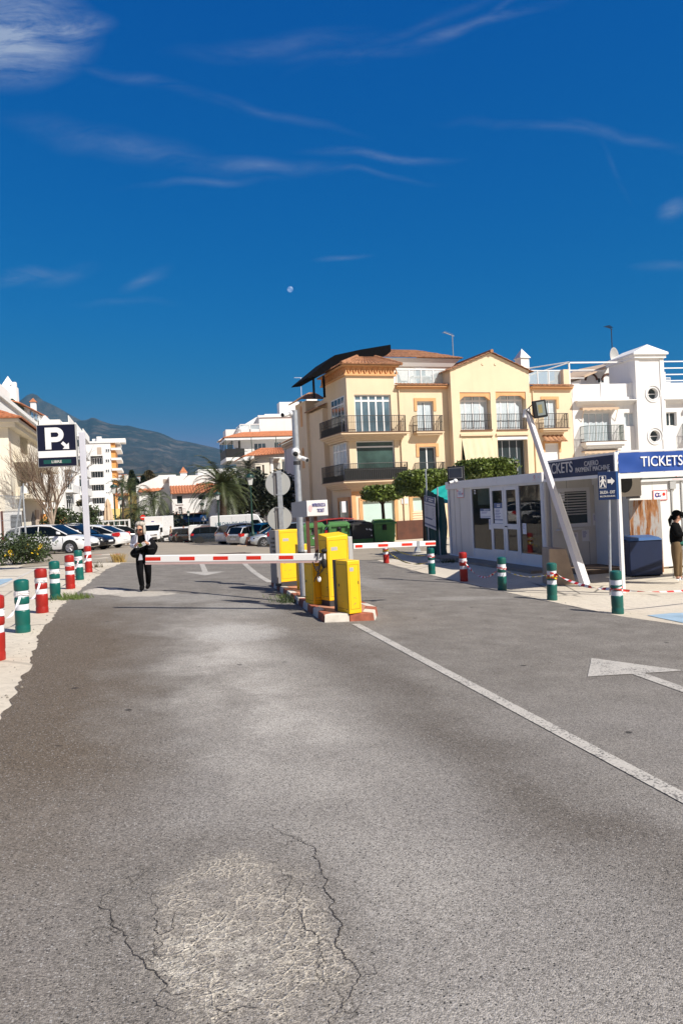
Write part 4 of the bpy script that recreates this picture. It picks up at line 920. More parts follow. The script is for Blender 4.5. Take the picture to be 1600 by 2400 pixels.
# roof terrace: rear wall, sagging awning, white pergola
PB = PW.shifted(4.5); q = rc(PB,7,470,420,1040,535); mb = MB(); zr0 = PB.uz(*c(7,500,440))[1]; zr1 = PB.uz(*c(7,1030,300))[1]; ub0 = PB.uz(*c(7,470,500))[0]
mb.prism([(ub0,zP - 1),(uT0+1.2,zP - 1),(uT0+1.2,zr1),(ub0+.2,zr0 - .35)],4.5,9); mb.build('terrace_room',white_wall,WH)
mb = MB(); mb.hexa([(ub0 - .2,3.3,zr0 - .42),(uT0+1,3.3,zr1 - .35),(uT0+1,9,zr1+.1),(ub0 - .2,9,zr0+.0)],[(ub0 - .2,3.3,zr0 - .28),(uT0+1,3.3,zr1 - .2),(uT0+1,9,zr1+.25),(ub0 - .2,9,zr0+.15)]); mb.build('terrace_awning',sand_cloth,WH)
for px in (600,775):
 u_,z_ = PB.uz(*c(7,px,500)); m1 = MB(); rr1 = .55
 for i in range(14):
  t0,t1 = PI*i/14,PI*(i+1)/14
  m1.hexa([(u_+.42*math.cos(t0),4.42,z_+.42*math.sin(t0)),(u_+rr1*math.cos(t0),4.42,z_+rr1*math.sin(t0)),(u_+rr1*math.cos(t0),4.52,z_+rr1*math.sin(t0)),(u_+.42*math.cos(t0),4.52,z_+.42*math.sin(t0))],
    [(u_+.42*math.cos(t1),4.42,z_+.42*math.sin(t1)),(u_+rr1*math.cos(t1),4.42,z_+rr1*math.sin(t1)),(u_+rr1*math.cos(t1),4.52,z_+rr1*math.sin(t1)),(u_+.42*math.cos(t1),4.52,z_+.42*math.sin(t1))])
 m1.build('arch_trim',brown_plinth,WH)
q = rc(PB,7,660,470,735,530); window(WH,q,white_pvc,glass,2,4.44)
mb = MB(); zpt = PW.shifted(1).uz(*c(7,700,302))[1]; up0 = PW.shifted(1).uz(*c(7,368,400))[0]
for yy in (1.0,4.2): mb.box(up0,uT0+.02,yy,yy+.1,zpt - .1,zpt)
for i in range(5): zz_ = zpt - .42*i - .12; mb.box(up0,uT0 - (.0 if i<1 else 1.3*min(i,2)),1.02+.5*i,1.08+.5*i,zz_ - .06,zz_) if i in (1,2,3) else None
mb.box(up0,up0+.1,1,1.1,zP - 1,zpt); mb.box(up0,up0+.1,4.2,4.3,zP - 1,zpt); mb.tube([(up0+.05,1.05,zpt),(up0 - 2.6,4.2,zpt - .0)],.05,6); mb.tube([(up0+.05,1.05,zpt - .05),(-2.2,2.5,zpt - .75)],.05,6)
for i in range(4): zz_ = zpt - .36*i; mb.box(uT1,uEnd,1.0+.7*i,1.08+.7*i,zz_ - .08,zz_)
mb.box(uT1+1.0,uT1+1.1,1.0,1.1,zP - 1,zpt - .8); mb.build('pergola',white_paint,WH)
railing(WH,[(uT1+.02,.6),(uT1+1.2,.6)],zP - .3,zP+.45,white_paint,.09,.012)
t = thing('satellite_dish', 'beige satellite dish with antenna above the white house roof', 'satellite dish',(PW.shifted(3).o[0]+PW.d[0]*PW.shifted(3).uz(*c(7,820,240))[0],PW.shifted(3).o[1]+PW.d[1]*PW.shifted(3).uz(*c(7,820,240))[0],PW.bz+PW.shifted(3).uz(*c(7,820,245))[1]),PW.rz+.5)
m1 = MB(); m1.lathe([(.01,.22),(.3,.17),(.5,.09),(.62,.0),(.60,.0),(.48,.06),(.28,.13),(.01,.18)],24,(0,-.2,0), 'y'); m1.build('dish',grey_pale,t,True)
m1 = MB(); m1.tube([(0,.0,-1.2),(0,.05,0)],.05,6); m1.tube([(0,0,-.4),(0,-.75,-.1)],.02,6); m1.box(-.06,.06,-.8,-.7,-.15,-.02); m1.build('bracket',galv,t)
u_,z_ = PW.shifted(3.3).uz(*c(7,822,180)); sp_ = PW.shifted(3.3); antenna((sp_.o[0]+sp_.d[0]*u_,sp_.o[1]+sp_.d[1]*u_,PW.bz+z_ - .6),2.2, 'dark antenna standing just behind the beige satellite dish',.55,iron,.25,PW.rz+.4)
# ================================================================ the houses further off
def simple_windows(root,P,k,rects,fm=None,gm=None,y=.0,cols=2,hole=None):
 for r in rects:
  q = rc(P,k,*r); window(root,q,fm or white_pvc,gm or glass,cols,y,None,.07)
# ---- white hotel block with terracotta skirt roof (behind the big palm)
p0 = at(*c(3,470,800),100); PH = Plane(p0,(p0[0]+1,p0[1])); PH.bz = -3.2
H = thing('hotel_block', 'white hotel block with terracotta skirt roof and glazed corner balcony', 'building',(p0[0],p0[1],PH.bz),0)
ze = PH.uz(*c(3,800,690))[1]; zs = PH.uz(*c(3,800,600))[1]; zt = PH.uz(*c(3,900,372))[1]; zb = PH.uz(*c(3,600,965))[1]; zk = PH.uz(*c(3,1250,165))[1]
u0b = PH.uz(*c(3,755,450))[0]; u0k = PH.uz(*c(3,1065,250))[0]; uR = 22
wr = [rc(PH,3,650,775,805,950),rc(PH,3,915,760,1010,950)]; lo = [(.4,3.2,zb - 2.7,zb - .5),(5,6.6,zb - 2.6,zb - .6)]
mb = MB(); volume(mb,0,uR,0,ze,wr+lo,6,rev=.2); mb.build('wall',white_wall,H)
for q in wr+lo: window(H,q,white_pvc,glass_blue,3,.15,None,.06)
mb = MB(); w5 = rc(PH.shifted(3),3,1218,450,1275,525); volume(mb,u0b,uR,ze,zt,[w5],7,3,.2); mb.box(u0b - .15,uR,2.85,3.05,zt - .3,zt - .0); mb.box(u0b - 4.5,u0b,3.4,7,ze,zs+.5)
mb.hexa([(u0b - 5.5,4,ze),(u0b,4,ze),(u0b,7,ze),(u0b - 5.5,7,ze)],[(u0b - .2,4,zt - .1),(u0b,4,zt - .1),(u0b,7,zt - .1),(u0b - .2,7,zt - .1)]); up = mb.build('upper_floor',white_wall,H)
window(H,w5,taupe,grey_pale,1,3.12,None,.1)
mb = MB(); mb.box(u0k,uR,5,7,zt,zk); mb.box(u0k+4.1,u0k+5.6,6,7,zk,zk+.5); mb.box(u0k - 2.2,uR,4.6,7.1,zt,zt+.35); mb.build('lift_house',white_wall,H)
mb = MB(); q = rc(PH.shifted(5),3,1240,225,1275,258); mb.box(q[0],q[1],4.93,4.99,q[2],q[3]); mb.build('vent',dark_grey,H)
mb = MB()
for i in range(4):
 for j in range(4): q = rc(PH.shifted(3),3,1330+22*i,405+36*j,1342+22*i,430+36*j); mb.box(q[0],q[1],2.96,2.99,q[2],q[3])
mb.build('pierced_screen',taupe,H)
mb = MB(); ov = 1.0
tiles(mb,(-ov - 1.2,-ov,ze - .1),(uR,-ov,ze - .1),(uR,2.6,zs),(1.0,2.6,zs),.32,.09,3); tiles(mb,(-ov - 1.2,6.5,ze - .1),(-ov - 1.2,-ov,ze - .1),(1.0,2.6,zs),(1.0,6,zs),.32,.09,3)
mb.build('skirt_roof',tile_far,H)
mb = MB(); mb.box(-ov - 1.1,uR,-ov+.08,0.02,ze - .42,ze - .12); mb.box(-ov - 1.1,.02,.02,6.4,ze - .42,ze - .12); mb.build('eave_board',white_pvc,H)
bo = MB(); bo.prismz([(-2.1,-1.5),(uR,-1.5),(uR,0),(0,0),(0,6.2),(-2.1,6.2)],zb - .45,zb); bo = bo.build('balcony',white_wall,H)
railing(bo,[(.4,-1.42),(uR,-1.42)],zb,zb+1.05,iron,.16,.012)
m1 = MB(); m1.box(-2.08,-2.02,-1.4,6.1,zb,zb+1.1); m1.box(-2.05,.3,-1.46,-1.41,zb,zb+1.1); m1.build('dark_screen',iron,bo)
m1 = MB()
for y in (-1.3,.6,2.5,4.4,6.0): m1.box(-2.1,-2.0,y,y+.1,zb,ze - .4)
for x in (1.2,4.4,8.6): m1.box(x,x+.07,-1.45,-1.38,zb,ze - .2)
m1.build('post',green_iron,bo)
m1 = MB(); m1.box(-1.1,-1.0,.2,6.0,zb+.3,ze - .4); m1.build('glazed_porch',glass_green,H)
m1 = MB(); m1.box(-.9,-.3,-.05,.3,zb+1.3,ze - .45); m1.box(1.1,1.9,-.32,-.0,zb - 1.6,zb - .75); m1.build('air_conditioner',white_pvc,H)
m1 = MB(); q = rc(PH,3,490,510,755,590)
for i in range(3): x = q[0]+(q[1] - q[0])*i/2; m1.box(x - .06,x+.06,2.3,2.42,zs - .1,q[3])
m1.box(q[0],q[1],2.3,2.42,q[3],q[3]+.12); m1.box(q[0],q[1],2.3,2.5,zs - .3,zs+.35); m1.box(q[0] - .02,q[0]+.08,2.42,6.8,q[3],q[3]+.1); gr = m1.build('glass_rail',white_pvc,H)
m1 = MB(); m1.box(q[0],q[1],2.34,2.38,zs+.35,q[3]); m1.box(q[0],q[0]+.04,2.42,6.8,zs+.3,q[3]); m1.build('pane',rail_clear,gr)
u_,z_ = PH.shifted(6).uz(*c(3,1268,160)); antenna((p0[0]+u_,p0[1]+6,PH.bz+z_ - .3),2.9, 'white rooftop aerial on the hotel lift house',.9,white_pvc,.0)
# ---- lavender side of the house beside it
xl = at(712,1100,72)
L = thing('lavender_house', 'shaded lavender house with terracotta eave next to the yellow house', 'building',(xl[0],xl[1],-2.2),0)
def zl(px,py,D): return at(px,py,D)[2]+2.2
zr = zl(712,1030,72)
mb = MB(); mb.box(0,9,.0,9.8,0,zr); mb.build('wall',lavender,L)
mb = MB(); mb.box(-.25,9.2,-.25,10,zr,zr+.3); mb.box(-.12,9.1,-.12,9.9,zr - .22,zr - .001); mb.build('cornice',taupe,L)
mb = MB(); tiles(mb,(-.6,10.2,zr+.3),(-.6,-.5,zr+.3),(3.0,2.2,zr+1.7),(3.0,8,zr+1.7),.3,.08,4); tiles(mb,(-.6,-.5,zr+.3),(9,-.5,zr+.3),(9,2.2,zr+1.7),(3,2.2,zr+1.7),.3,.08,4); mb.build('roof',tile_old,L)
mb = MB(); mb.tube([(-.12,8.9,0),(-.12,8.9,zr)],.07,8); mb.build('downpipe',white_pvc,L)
# ---- villa with a white column
p0 = at(*c(3,663,1100),84); PV = Plane(p0,(p0[0]+1,p0[1])); PV.bz = -2.6
V = thing('villa', 'pale villa with small tiled hip roof and a white porch column', 'building',(p0[0],p0[1],PV.bz),0)
ze = PV.uz(*c(3,850,960))[1]; u1 = PV.uz(*c(3,848,1100))[0]; u2 = PV.uz(*c(3,1060,1100))[0]; zf = PV.uz(*c(3,880,1212))[1]
wr = [rc(PV,3,672,1080,735,1205),rc(PV,3,758,1060,782,1240)]
mb = MB(); volume(mb,0,u1,0,ze,wr,8,rev=.2); mb.box(u1,u2,2.2,8,0,ze); mb.box(u1,u2,.0,2.2,zf - .2,zf); mb.box(u1,u2,.05,2.2,0,zf - .21); mb.box(-.1,u2+.3,-.35,0.0,ze - .05,ze+.35); mb.build('wall',off_white,V)
for q in wr: window(V,q,brown_paint,dark_grey,1,.12,None,.06)
mb = MB(); uc_ = PV.uz(*c(3,880,1100))[0]; mb.lathe([(.34,zf),(.34,zf+.15),(.24,zf+.22),(.22,ze - .4),(.32,ze - .3),(.32,ze - .05)],14,(uc_,.35,0)); mb.build('column',white_paint,V)
mb = MB(); zr = PV.uz(*c(3,930,815))[1]
tiles(mb,(-1.3,-.7,ze+.1),(u2+.6,-.7,ze+.35),(u2+.3,2.8,zr),(uc_ - .6,2.8,zr),.34,.09,4); tiles(mb,(-1.3,8,ze+.1),(-1.3,-.7,ze+.1),(uc_ - .6,2.8,zr),(uc_ - .6,6,zr),.34,.09,4); mb.build('roof',tile_far,V)
mb = MB(); mb.box(uc_+.5,uc_+1.3,1.8,2.15,zf+.9,zf+1.6); mb.build('air_conditioner',grey_pale,V)
# ---- low white houses across the square
p0 = at(*c(2,608,1350),115); PC1 = Plane(p0,(p0[0]+1,p0[1])); PC1.bz = -4.0
A = thing('white_cottage', 'low white house with orange tile roof above a blue shop awning', 'building',(p0[0],p0[1],PC1.bz),0)
ze = PC1.uz(*c(2,800,1258))[1]; uR = PC1.uz(*c(2,1180,1350))[0]; q1 = rc(PC1,2,662,1285,724,1372); q2 = rc(PC1,2,912,1275,990,1325); q3 = rc(PC1,2,680,1410,722,1490); q4 = rc(PC1,2,625,1545,1005,1640)
mb = MB(); volume(mb,0,uR,0,ze,[q1,q2,q3,q4],9,rev=.5); mb.build('wall',white_wall,A)
window(A,q1,dark_grey,glass,1,.3); window(A,q2,dark_grey,glass,2,.3); window(A,q3,white_pvc,glass,2,.2,rows=3); window(A,q4,grey_alu,glass,5,.42)
mb = MB(); mb.box(q1[0] - .15,q1[1]+.15,-.12,.0,q1[2] - .18,q1[2] - .02); mb.box(q3[0] - .5,q3[1]+.5,-.5,0,q3[2] - .2,q3[2] - .05); mb.build('sill',white_wall,A); railing(A,[(q3[0] - .45,-.45),(q3[1]+.45,-.45)],q3[2] - .05,q3[2]+.75,iron,.2,.015)
mb = MB(); zr = PC1.uz(*c(2,800,1178))[1]; tiles(mb,(-.2,-.6,ze),(uR,-.6,ze),(uR,3,zr+.25),(-.2,3,zr+.25),.42,.12,5); mb.build('roof',tile_far,A)
mb = MB(); zu = PC1.uz(*c(2,800,1085))[1]; mb.box(-.2,uR+3,3,9,ze,zu+.6); mb.box(uR - 3,uR+6,6,12,ze,zu+1.6); mb.build('upper_wall',white_wall,A)
mb = MB(); q = rc(PC1,2,895,1112,1095,1150); tiles(mb,(q[0],2.6,q[2]),(q[1],2.6,q[2]),(q[1],4.5,q[3]+.3),(q[0],4.5,q[3]+.3),.42,.12,3); mb.build('rear_roof',tile_far,A)
mb = MB(); q = rc(PC1,2,612,1510,1010,1545); mb.hexa([(q[0],-1.6,q[2] - .5),(q[1],-1.6,q[2] - .5),(q[1],-.01,q[2]),(q[0],-.01,q[2])],[(q[0],-1.5,q[2]+.1),(q[1],-1.5,q[2]+.1),(q[1],-.01,q[3]+.2),(q[0],-.01,q[3]+.2)]); mb.build('shop_awning',blue_sign,A)
mb = MB(); mb.box(q[0],q[1],-1.45,-.01,q[3]+.22,q[3]+.34); mb.build('tile_ledge',tile_far,A)
p0 = at(*c(2,200,1350),119); PC2 = Plane(p0,(p0[0]+1,p0[1])); PC2.bz = -4.0
B = thing('gabled_house', 'white house with long sloping gable and vented chimney box, left of the shop awning', 'building',(p0[0],p0[1],PC2.bz),0)
B['label'] = 'white house with long sloping gable beside the house with the shop awning'
pf = [PC2.uz(*c(2,x,y)) for x,y in ((192,1170),(440,1062),(455,1046),(648,1042),(655,1090),(880,1075),(1000,1060))]; z0 = pf[0][1]
pr = [(pf[0][0],0),(pf[-1][0],0)]+pf[::-1]
mb = MB(); mb.prism(pr,0,9); mb.build('wall',white_wall,B)
mb = MB(); q = rc(PC2,2,505,1090,608,1142)
for i in range(4): zz_ = q[2]+(q[3] - q[2])*i/4; mb.box(q[0],q[1],-.08,-.01,zz_+.08,zz_+(q[3] - q[2])/4 - .02)
mb.build('louvre',taupe,B)
mb = MB(); q = rc(PC2,2,222,1205,425,1245); tiles(mb,(q[0],-2.4,q[2]),(q[1],-2.4,q[2]),(q[1]+1.2,-.02,q[3]),(q[0],-.02,q[3]),.42,.12,3); mb.build('porch_roof',tile_far,B)
mb = MB(); mb.box(q[0],q[1]+.5,-2.0,-.01,0,q[2] - .05); mb.build('porch',white_wall,B)
mb = MB(); q = rc(PC2,2,540,1440,575,1490); mb.box(q[0],q[1],-.05,-.01,q[2],q[3]); mb.build('window',glass,B)
u_,z_ = PC1.uz(*c(2,765,1062)); mb = MB(); mb.box(u_ - .5,u_+.5,6.7,7.7,z_ - 2.2,z_+.9); mb.build('chimney_stack',white_wall,A)
mb = MB(); mb.add([(u_ - .65,6.55,z_+.9),(u_+.65,6.55,z_+.9),(u_+.65,7.85,z_+.9),(u_ - .65,7.85,z_+.9),(u_,7.2,z_+1.9)],[(0,1,4),(1,2,4),(2,3,4),(3,0,4),(3,2,1,0)]); mb.build('chimney_cap',tile_far,A)
# ---- yellow house with a dark arch behind the palms
p0 = at(*c(14,335,1250),128); PQ = Plane(p0,(p0[0]+1,p0[1])); PQ.bz = -3.5
Q = thing('yellow_house', 'small yellow and white house with dark arch behind the slim palms', 'building',(p0[0],p0[1],PQ.bz),0)
u1 = PQ.uz(*c(14,560,1250))[0]; u2 = PQ.uz(*c(14,760,1250))[0]; zt = PQ.uz(*c(14,450,1110))[1]; zt2 = PQ.uz(*c(14,600,1040))[1]
mb = MB(); mb.box(0,u1,0,7,0,zt+1.4); mb.build('wall',white_wall,Q); mb = MB(); mb.box(u1,u2,-.6,7,0,zt2); mb.box(-1,u1,-.5,-.01,0,PQ.uz(*c(14,450,1370))[1]); mb.build('yellow_wall',yellow_wall,Q)
mb = MB(); tiles(mb,(-.5,-.8,zt),(u1+.3,-.8,zt),(u1+.3,2,zt+1.4),(-.5,2,zt+1.4),.42,.12,3); mb.build('roof',tile_far,Q)
mb = MB(); q = rc(PQ,14,380,1160,490,1340); mb.prism([(q[0],q[2]),(q[1],q[2]),(q[1],q[3] - .8),((q[0]+q[1])/2,q[3]),(q[0],q[3] - .8)],-.09,-.02); mb.build('arch',dark_grey,Q)
# ---- five storey block
p0 = at(*c(1,968,1300),165); PF = Plane(p0,(p0[0]+1,p0[1])); PF.bz = -2.0
T = thing('apartment_tower', 'white five storey apartment block with balconies and an orange corner strip', 'building',(p0[0],p0[1],PF.bz),0)
uB_ = PF.uz(*c(1,1212,1200))[0]; uO = PF.uz(*c(1,1292,1200))[0]; uR = PF.uz(*c(1,1338,1100))[0]; zt = PF.uz(*c(1,1150,760))[1]
fl_y = (1030,1182,1332,1482,1625); hs = []
for fy in fl_y: zf = PF.uz(*c(1,1100,fy))[1]; hs.append((1.6,uB_ - .3,zf - .3,zf+2.0))
mb = MB(); volume(mb,0,uO,0,zt,hs,14,rev=1.4); mb.build('wall',white_wall,T)
mb = MB(); mb.box(uO,uR,.3,13,0,zt - .4); mb.build('orange_strip',orange_wall,T)
mb = MB()
for fy in (830,945,1065,1180): zf = PF.uz(*c(1,1320,fy))[1]; mb.box(uO,uR+1.2,-.2,13,zf - .5,zf)
mb.box(-.2,uR+1.0,-.2,14,zt - .3,zt+.1); mb.build('floor_band',white_wall,T)
for h in hs:
 window(T,(h[0]+.2,h[1] - .2,h[2]+.4,h[3] - .3),white_pvc,glass,4,1.2,None,.14); m1 = MB(); m1.box(h[0] - .4,h[1]+.1,-.7,.0,h[2] - 1.1,h[2]+.45); m1.build('balcony',white_wall,T)
for y0,y1 in ((840,885),(958,1002),(1075,1118),(1192,1242),(1335,1358)):
 q = rc(PF,1,1212,y0,1262,y1); window(T,q,white_pvc,glass if y0 != 1192 else white_pvc,2,-.06,None,.12)
mb = MB(); q = rc(PF,1,1118,825,1168,905); mb.box(q[0],q[1],-.05,-.01,q[2],q[3]); mb.build('stair_opening',taupe,T)
mb = MB(); mb.box(2,9,3,8,zt,zt+.9); mb.box(3,4,2,3,zt,zt+1.3); mb.build('roof_room',white_wall,T)
# ---- long pale houses along the left street: flank walls run along the road, fronts face the camera
XL = -8.7; PLn = Plane((XL,0),(XL,1)); PLn.bz = -2.0
yc = PLn.uz(*c(1,105,800))[0]
G = thing('corner_house', 'ivory corner house with deep tiled eave and side balconies, by the wire fence', 'building',(XL,yc,-2.0),PI/2)
PLn = Plane((XL,yc),(XL,yc+1)); PLn.bz = -2.0
zeave = PLn.uz(*c(1,200,615))[1]; uE_ = PLn.uz(*c(1,448,800))[0]
b1 = rc(PLn,1,240,1075,420,1360); b2 = rc(PLn,1,235,690,330,905); b3 = rc(PLn,1,362,1560,405,1705)
mb = MB(); volume(mb,0,uE_,0,zeave,[b1,b2],12,rev=1.6); mb.build('wall',off_white,G)
for b_ in (b1,b2): m1 = MB(); m1.box(b_[0]+.3,b_[1] - .2,1.5,1.58,b_[2]+.1,b_[3] - .3); m1.build('balcony_door',glass,G)
for yb,dd in ((1030,1.1),(1400,1.1)):
 zz_ = PLn.uz(*c(1,340,yb))[1]; m1 = MB(); m1.box(1.6,uE_+4,-dd,0,zz_ - .25,zz_); m1.box(1.6,uE_+4,-dd,-dd+.15,zz_,zz_+.95); m1.build('balcony',off_white,G)
mb = MB(); mb.box(-.8,uE_,-.8,.0,zeave - .02,zeave+.2); mb.box(-.8,0,0,12,zeave - .02,zeave+.2); mb.box(-.5,uE_,-.5,0,zeave - .3,zeave - .021); mb.box(-.5,0,0,12,zeave - .3,zeave - .021); mb.build('cornice',off_white,G)
mb = MB(); tiles(mb,(-1,-1,zeave+.2),(uE_,-1,zeave+.2),(uE_,3,zeave+1.9),(3,3,zeave+1.9),.36,.1,4); tiles(mb,(-1,12,zeave+.2),(-1,-1,zeave+.2),(3,3,zeave+1.9),(3,12,zeave+1.9),.36,.1,4); mb.build('roof',tile_far,G)
PGf = Plane(at(0,1100,53),at(100,1100,53)); 
mb = MB(); mb.box(-.04,-.0,6.2,7.4,zeave - 3.2,zeave - 1.2); mb.box(.2,.5,-.05,-.01,zeave - 3.0,zeave - 1.2); mb.box(.2,.5,-.05,-.01,zeave - 6.6,zeave - 4.6); mb.build('window',taupe,G)
mb = MB(); mb.prism([(b3[0],0),(b3[1],0),(b3[1],b3[3] - .6),((b3[0]+b3[1])/2,b3[3]),(b3[0],b3[3] - .6)],-.04,-.01); mb.build('arched_door',dark_grey,G)
mb = MB(); q = rc(PLn,1,405,1545,440,1700); mb.box(q[0],q[1],-.10,-.01,0,q[3]); mb.build('brick_pier',taupe,G)
mb = MB(); q = rc(PLn,1,468,1590,640,1700); mb.box(q[0],q[1]+6,-.5,-.2,0,q[3]); mb.build('garden_wall',orange_wall,G)
t = thing('wall_air_conditioner', 'white air conditioner unit hung on the ivory corner house', 'air conditioner',at(*c(1,275,1290),57),PI/2)
mb = MB(); mb.box(-.4,.4,-.3,.0,-.45,.35); mb.build('casing',white_pvc,t,bevel=.03); mb = MB(); mb.lathe([(.26,-.01),(.26,.0)],20,(-.08,-.31,-.05), 'y'); mb.build('fan_grille',grey_paint,t)
# taller white terraces behind
PT = Plane((-12.2,60),(-12.2,61)); PT.bz = -2
R = thing('tall_terrace', 'tall white terrace with sloping parapet, little chimney and a green shade panel', 'building',(-12.2,60,-2),PI/2)
zt = PT.uz(*c(1,300,440))[1]
mb = MB(); mb.box(-6,33,0,14,0,zt); mb.box(-6,33,-.25,0,zt - .5,zt - .1); mb.build('wall',white_wall,R)
PT2 = PT.shifted(3); k0 = PT2.uz(*c(1,145,220)); mb = MB(); mb.box(k0[0] - 1.0,k0[0]+1.0,2.4,4.4,zt - .5,k0[1]+.9); mb.box(k0[0] - .9,k0[0] - .1,2.4,2.9,k0[1]+.9,k0[1]+1.4); mb.add([(k0[0] - .55,2.6,k0[1]+.9),(k0[0]+.6,2.6,k0[1]+.9),(k0[0]+.6,4.2,k0[1]+.9),(k0[0] - .55,4.2,k0[1]+.9),(k0[0],3.4,k0[1]+2.3)],[(0,1,4),(1,2,4),(2,3,4),(3,0,4),(3,2,1,0)]); mb.build('chimney',white_wall,R)
mb = MB(); mb.box(-6,k0[0]+4.0,3.0,12,zt,k0[1]); mb.prism([(k0[0]+4,zt),(k0[0]+12,zt),(k0[0]+12,zt+.6),(k0[0]+4,k0[1])],3.0,12); mb.build('upper_room',white_wall,R)
pts = [PT.uz(*c(1,x,y)) for x,y in ((345,350),(540,490),(540,600),(345,500))]; mb = MB(); mb.prism([(pts[0][0],zt),(pts[1][0],zt),(pts[1][0],pts[1][1]),(pts[0][0],pts[0][1])],.3,6); mb.build('gable_room',white_wall,R)
q0 = PT.uz(*c(1,225,325)); q1 = PT.uz(*c(1,340,350)); mb = MB(); mb.box(q0[0],pts[0][0],.6,.8,zt,q1[1] - .2); mb.build('shade_panel',mesh_green,R)
mb = MB(); tiles(mb,(q0[0] - .4,-.1,q0[1]),(pts[1][0]+.4,-.1,pts[1][1]+.1),(pts[1][0]+.4,2.5,pts[1][1]+.9),(q0[0] - .4,2.5,q0[1]+.8),.36,.1,2); k1 = PT.shifted(2).uz(*c(1,397,350)); mb.add([(k1[0] - .5,1.6,k1[1]+.5),(k1[0]+.5,1.6,k1[1]+.5),(k1[0]+.5,2.6,k1[1]+.5),(k1[0] - .5,2.6,k1[1]+.5),(k1[0],2.1,k1[1]+1.1)],[(0,1,4),(1,2,4),(2,3,4),(3,0,4),(3,2,1,0)]); mb.build('tiled_ridge',tile_far,R); mb = MB(); mb.box(k1[0] - .35,k1[0]+.35,1.75,2.45,k1[1] - .9,k1[1]+.498); mb.build('chimney_stack',white_wall,R)
mb = MB()
for x in (395,440,475): q = rc(PT,1,x - 14,420+(x - 395)*.6,x+14,480+(x - 395)*.6); mb.box(q[0],q[1],.2,.29,max(zt,q[2]),q[3])
mb.build('window',rail_glass,R)
# stepped white block: two staggered fronts with balconies down the street flank
sA = at(*c(1,690,505),96); sB = at(*c(1,872,540),112); sA0 = at(*c(1,455,505),96); zA_,zB_ = sA[2]+3,sB[2]+3
S = thing('stepped_block', 'white apartment block with stacked balcony slabs behind the parking sign', 'building',(sA[0],sA[1],-3),0)
mb = MB(); mb.box(sA0[0] - sA[0],0,0,14,0,zA_); xB,yB = sB[0] - sA[0],sB[1] - sA[1]; mb.box(.02,xB,yB,yB+16,0,zB_); mb.box(-3,.01,14,yB+16,0,zA_ - .3); mb.box(-6,-2,3,8,zA_,zA_+.9); mb.build('wall',white_wall,S)
mb = MB()
for i in range(6): zz_ = zB_ - 1.6 - 2.9*i; mb.box(xB,xB+.9,yB+1.5,yB+14,zz_ - .25,zz_); mb.box(xB+.78,xB+.9,yB+1.5,yB+14,zz_,zz_+.85); mb.box(.03,.9,2,12,zz_ - .25,zz_); mb.box(.8,.9,2,12,zz_,zz_+.85)
mb.build('balcony',white_wall,S)
for i in range(5):
 zz_ = zB_ - 4.2 - 2.9*i
 for x0 in (.6,xB - 1.3): window(S,(x0,x0+.8,zz_+.6,zz_+1.8),white_pvc,glass,1,yB - .06,None,.06)
 mb = MB()
 for j in range(3): y = yB+3+j*3.6; mb.box(xB+.005,xB+.04,y,y+1.8,zz_+.1,zz_+2.1); mb.box(.005,.04,3+j*3,4.6+j*3,zz_+.1,zz_+2.1)
 mb.build('balcony_door',glass,S)
# ---- village on the foothill
rg = random.Random(11)
for (x,y,wd_,k) in ((8,1052,40,0),(45,1062,50,1),(75,1048,36,0),(100,1060,44,2),(118,1078,30,1),(20,1085,40,0),(60,1092,30,2),(230,1075,40,0),(255,1092,36,1)):
 px,py = c(2,x,y+14); D = 760+rg.uniform(-40,60); p = at(px,py,D); s_ = wd_/4.9/F*D
 lab = {0: 'tiny white village house with tiled roof on the wooded foothill',1: 'tiny ochre village house with tiled roof on the wooded foothill',2: 'tiny cream village house with flat roof on the wooded foothill'}[k]
 t = thing('village_house',lab, 'house',(p[0],p[1],p[2] - 14),rg.uniform(-.5,.5), 'village houses on the foothill')
 mb = MB(); h = s_*.55+14; mb.box(-s_/2,s_/2,-s_*.35,s_*.35,0,h); mb.build('wall',(white_wall,cream_trim,off_white)[k],t)
 mb = MB(); rh = s_*(.22 if k<2 else .05); mb.prism([(-s_*.55,h),(s_*.55,h),(s_*.5,h+rh*.3),(0,h+rh),(-s_*.5,h+rh*.3)],-s_*.4,s_*.4); mb.build('roof',tile_far if k<2 else off_white,t)
# ================================================================ bollards and tapes
def zat(x,y): return g(x,y)
def bollard(name,label,mcol,x,y,z):
 t = thing(name,label, 'bollard',(x,y,z),0, 'bollards along the road edges'); r = .098
 mb = MB(); mb.lathe([(r*1.03,0),(r*1.05,.01),(r*1.05,.085),(r*1.0,.10),(r*1.0,.12),(r*1.04,.135),(r*1.04,.30),(r,.315),(r*.94,.32),(r*.94,.405),(r*.98,.41),(r*1.03,.425),(r*1.03,.485),(r*.97,.50),(r*.93,.505),(r*.93,.595),(r,.60),(r*1.04,.615),(r*1.04,.715),(r*.96,.738),(r*.6,.752),(.001,.757)],28); mb.build('post',mcol,t,True)
 for z0,z1,k in ((.322,.403,.952),(.507,.593,.945)):
  mb = MB(); mb.lathe([(r*k,z0),(r*k,z1)],28); mb.build('reflective_band',white_refl,t,True)
 return t
rt = random.Random(5)
def tie(b,m,z=.53,m2=None):
 """knotted tape round a bollard neck"""
 mb = MB()
 for k in range(2):
  pts = []; z0 = z+rt.uniform(-.02,.025)
  for i in range(19): a = 2*PI*i/18; pts.append((.106*math.cos(a),.106*math.sin(a),z0+.018*math.sin(a*2+k*2)))
  for i in range(18):
   mb.k = (i // 2+k) % 2
   p,q = pts[i],pts[i+1]; mb.quad(p,q,(q[0],q[1],q[2]+.03),(p[0],p[1],p[2]+.03))
 o = mb.build('knotted_tape',[m,m2 or m],b); return o
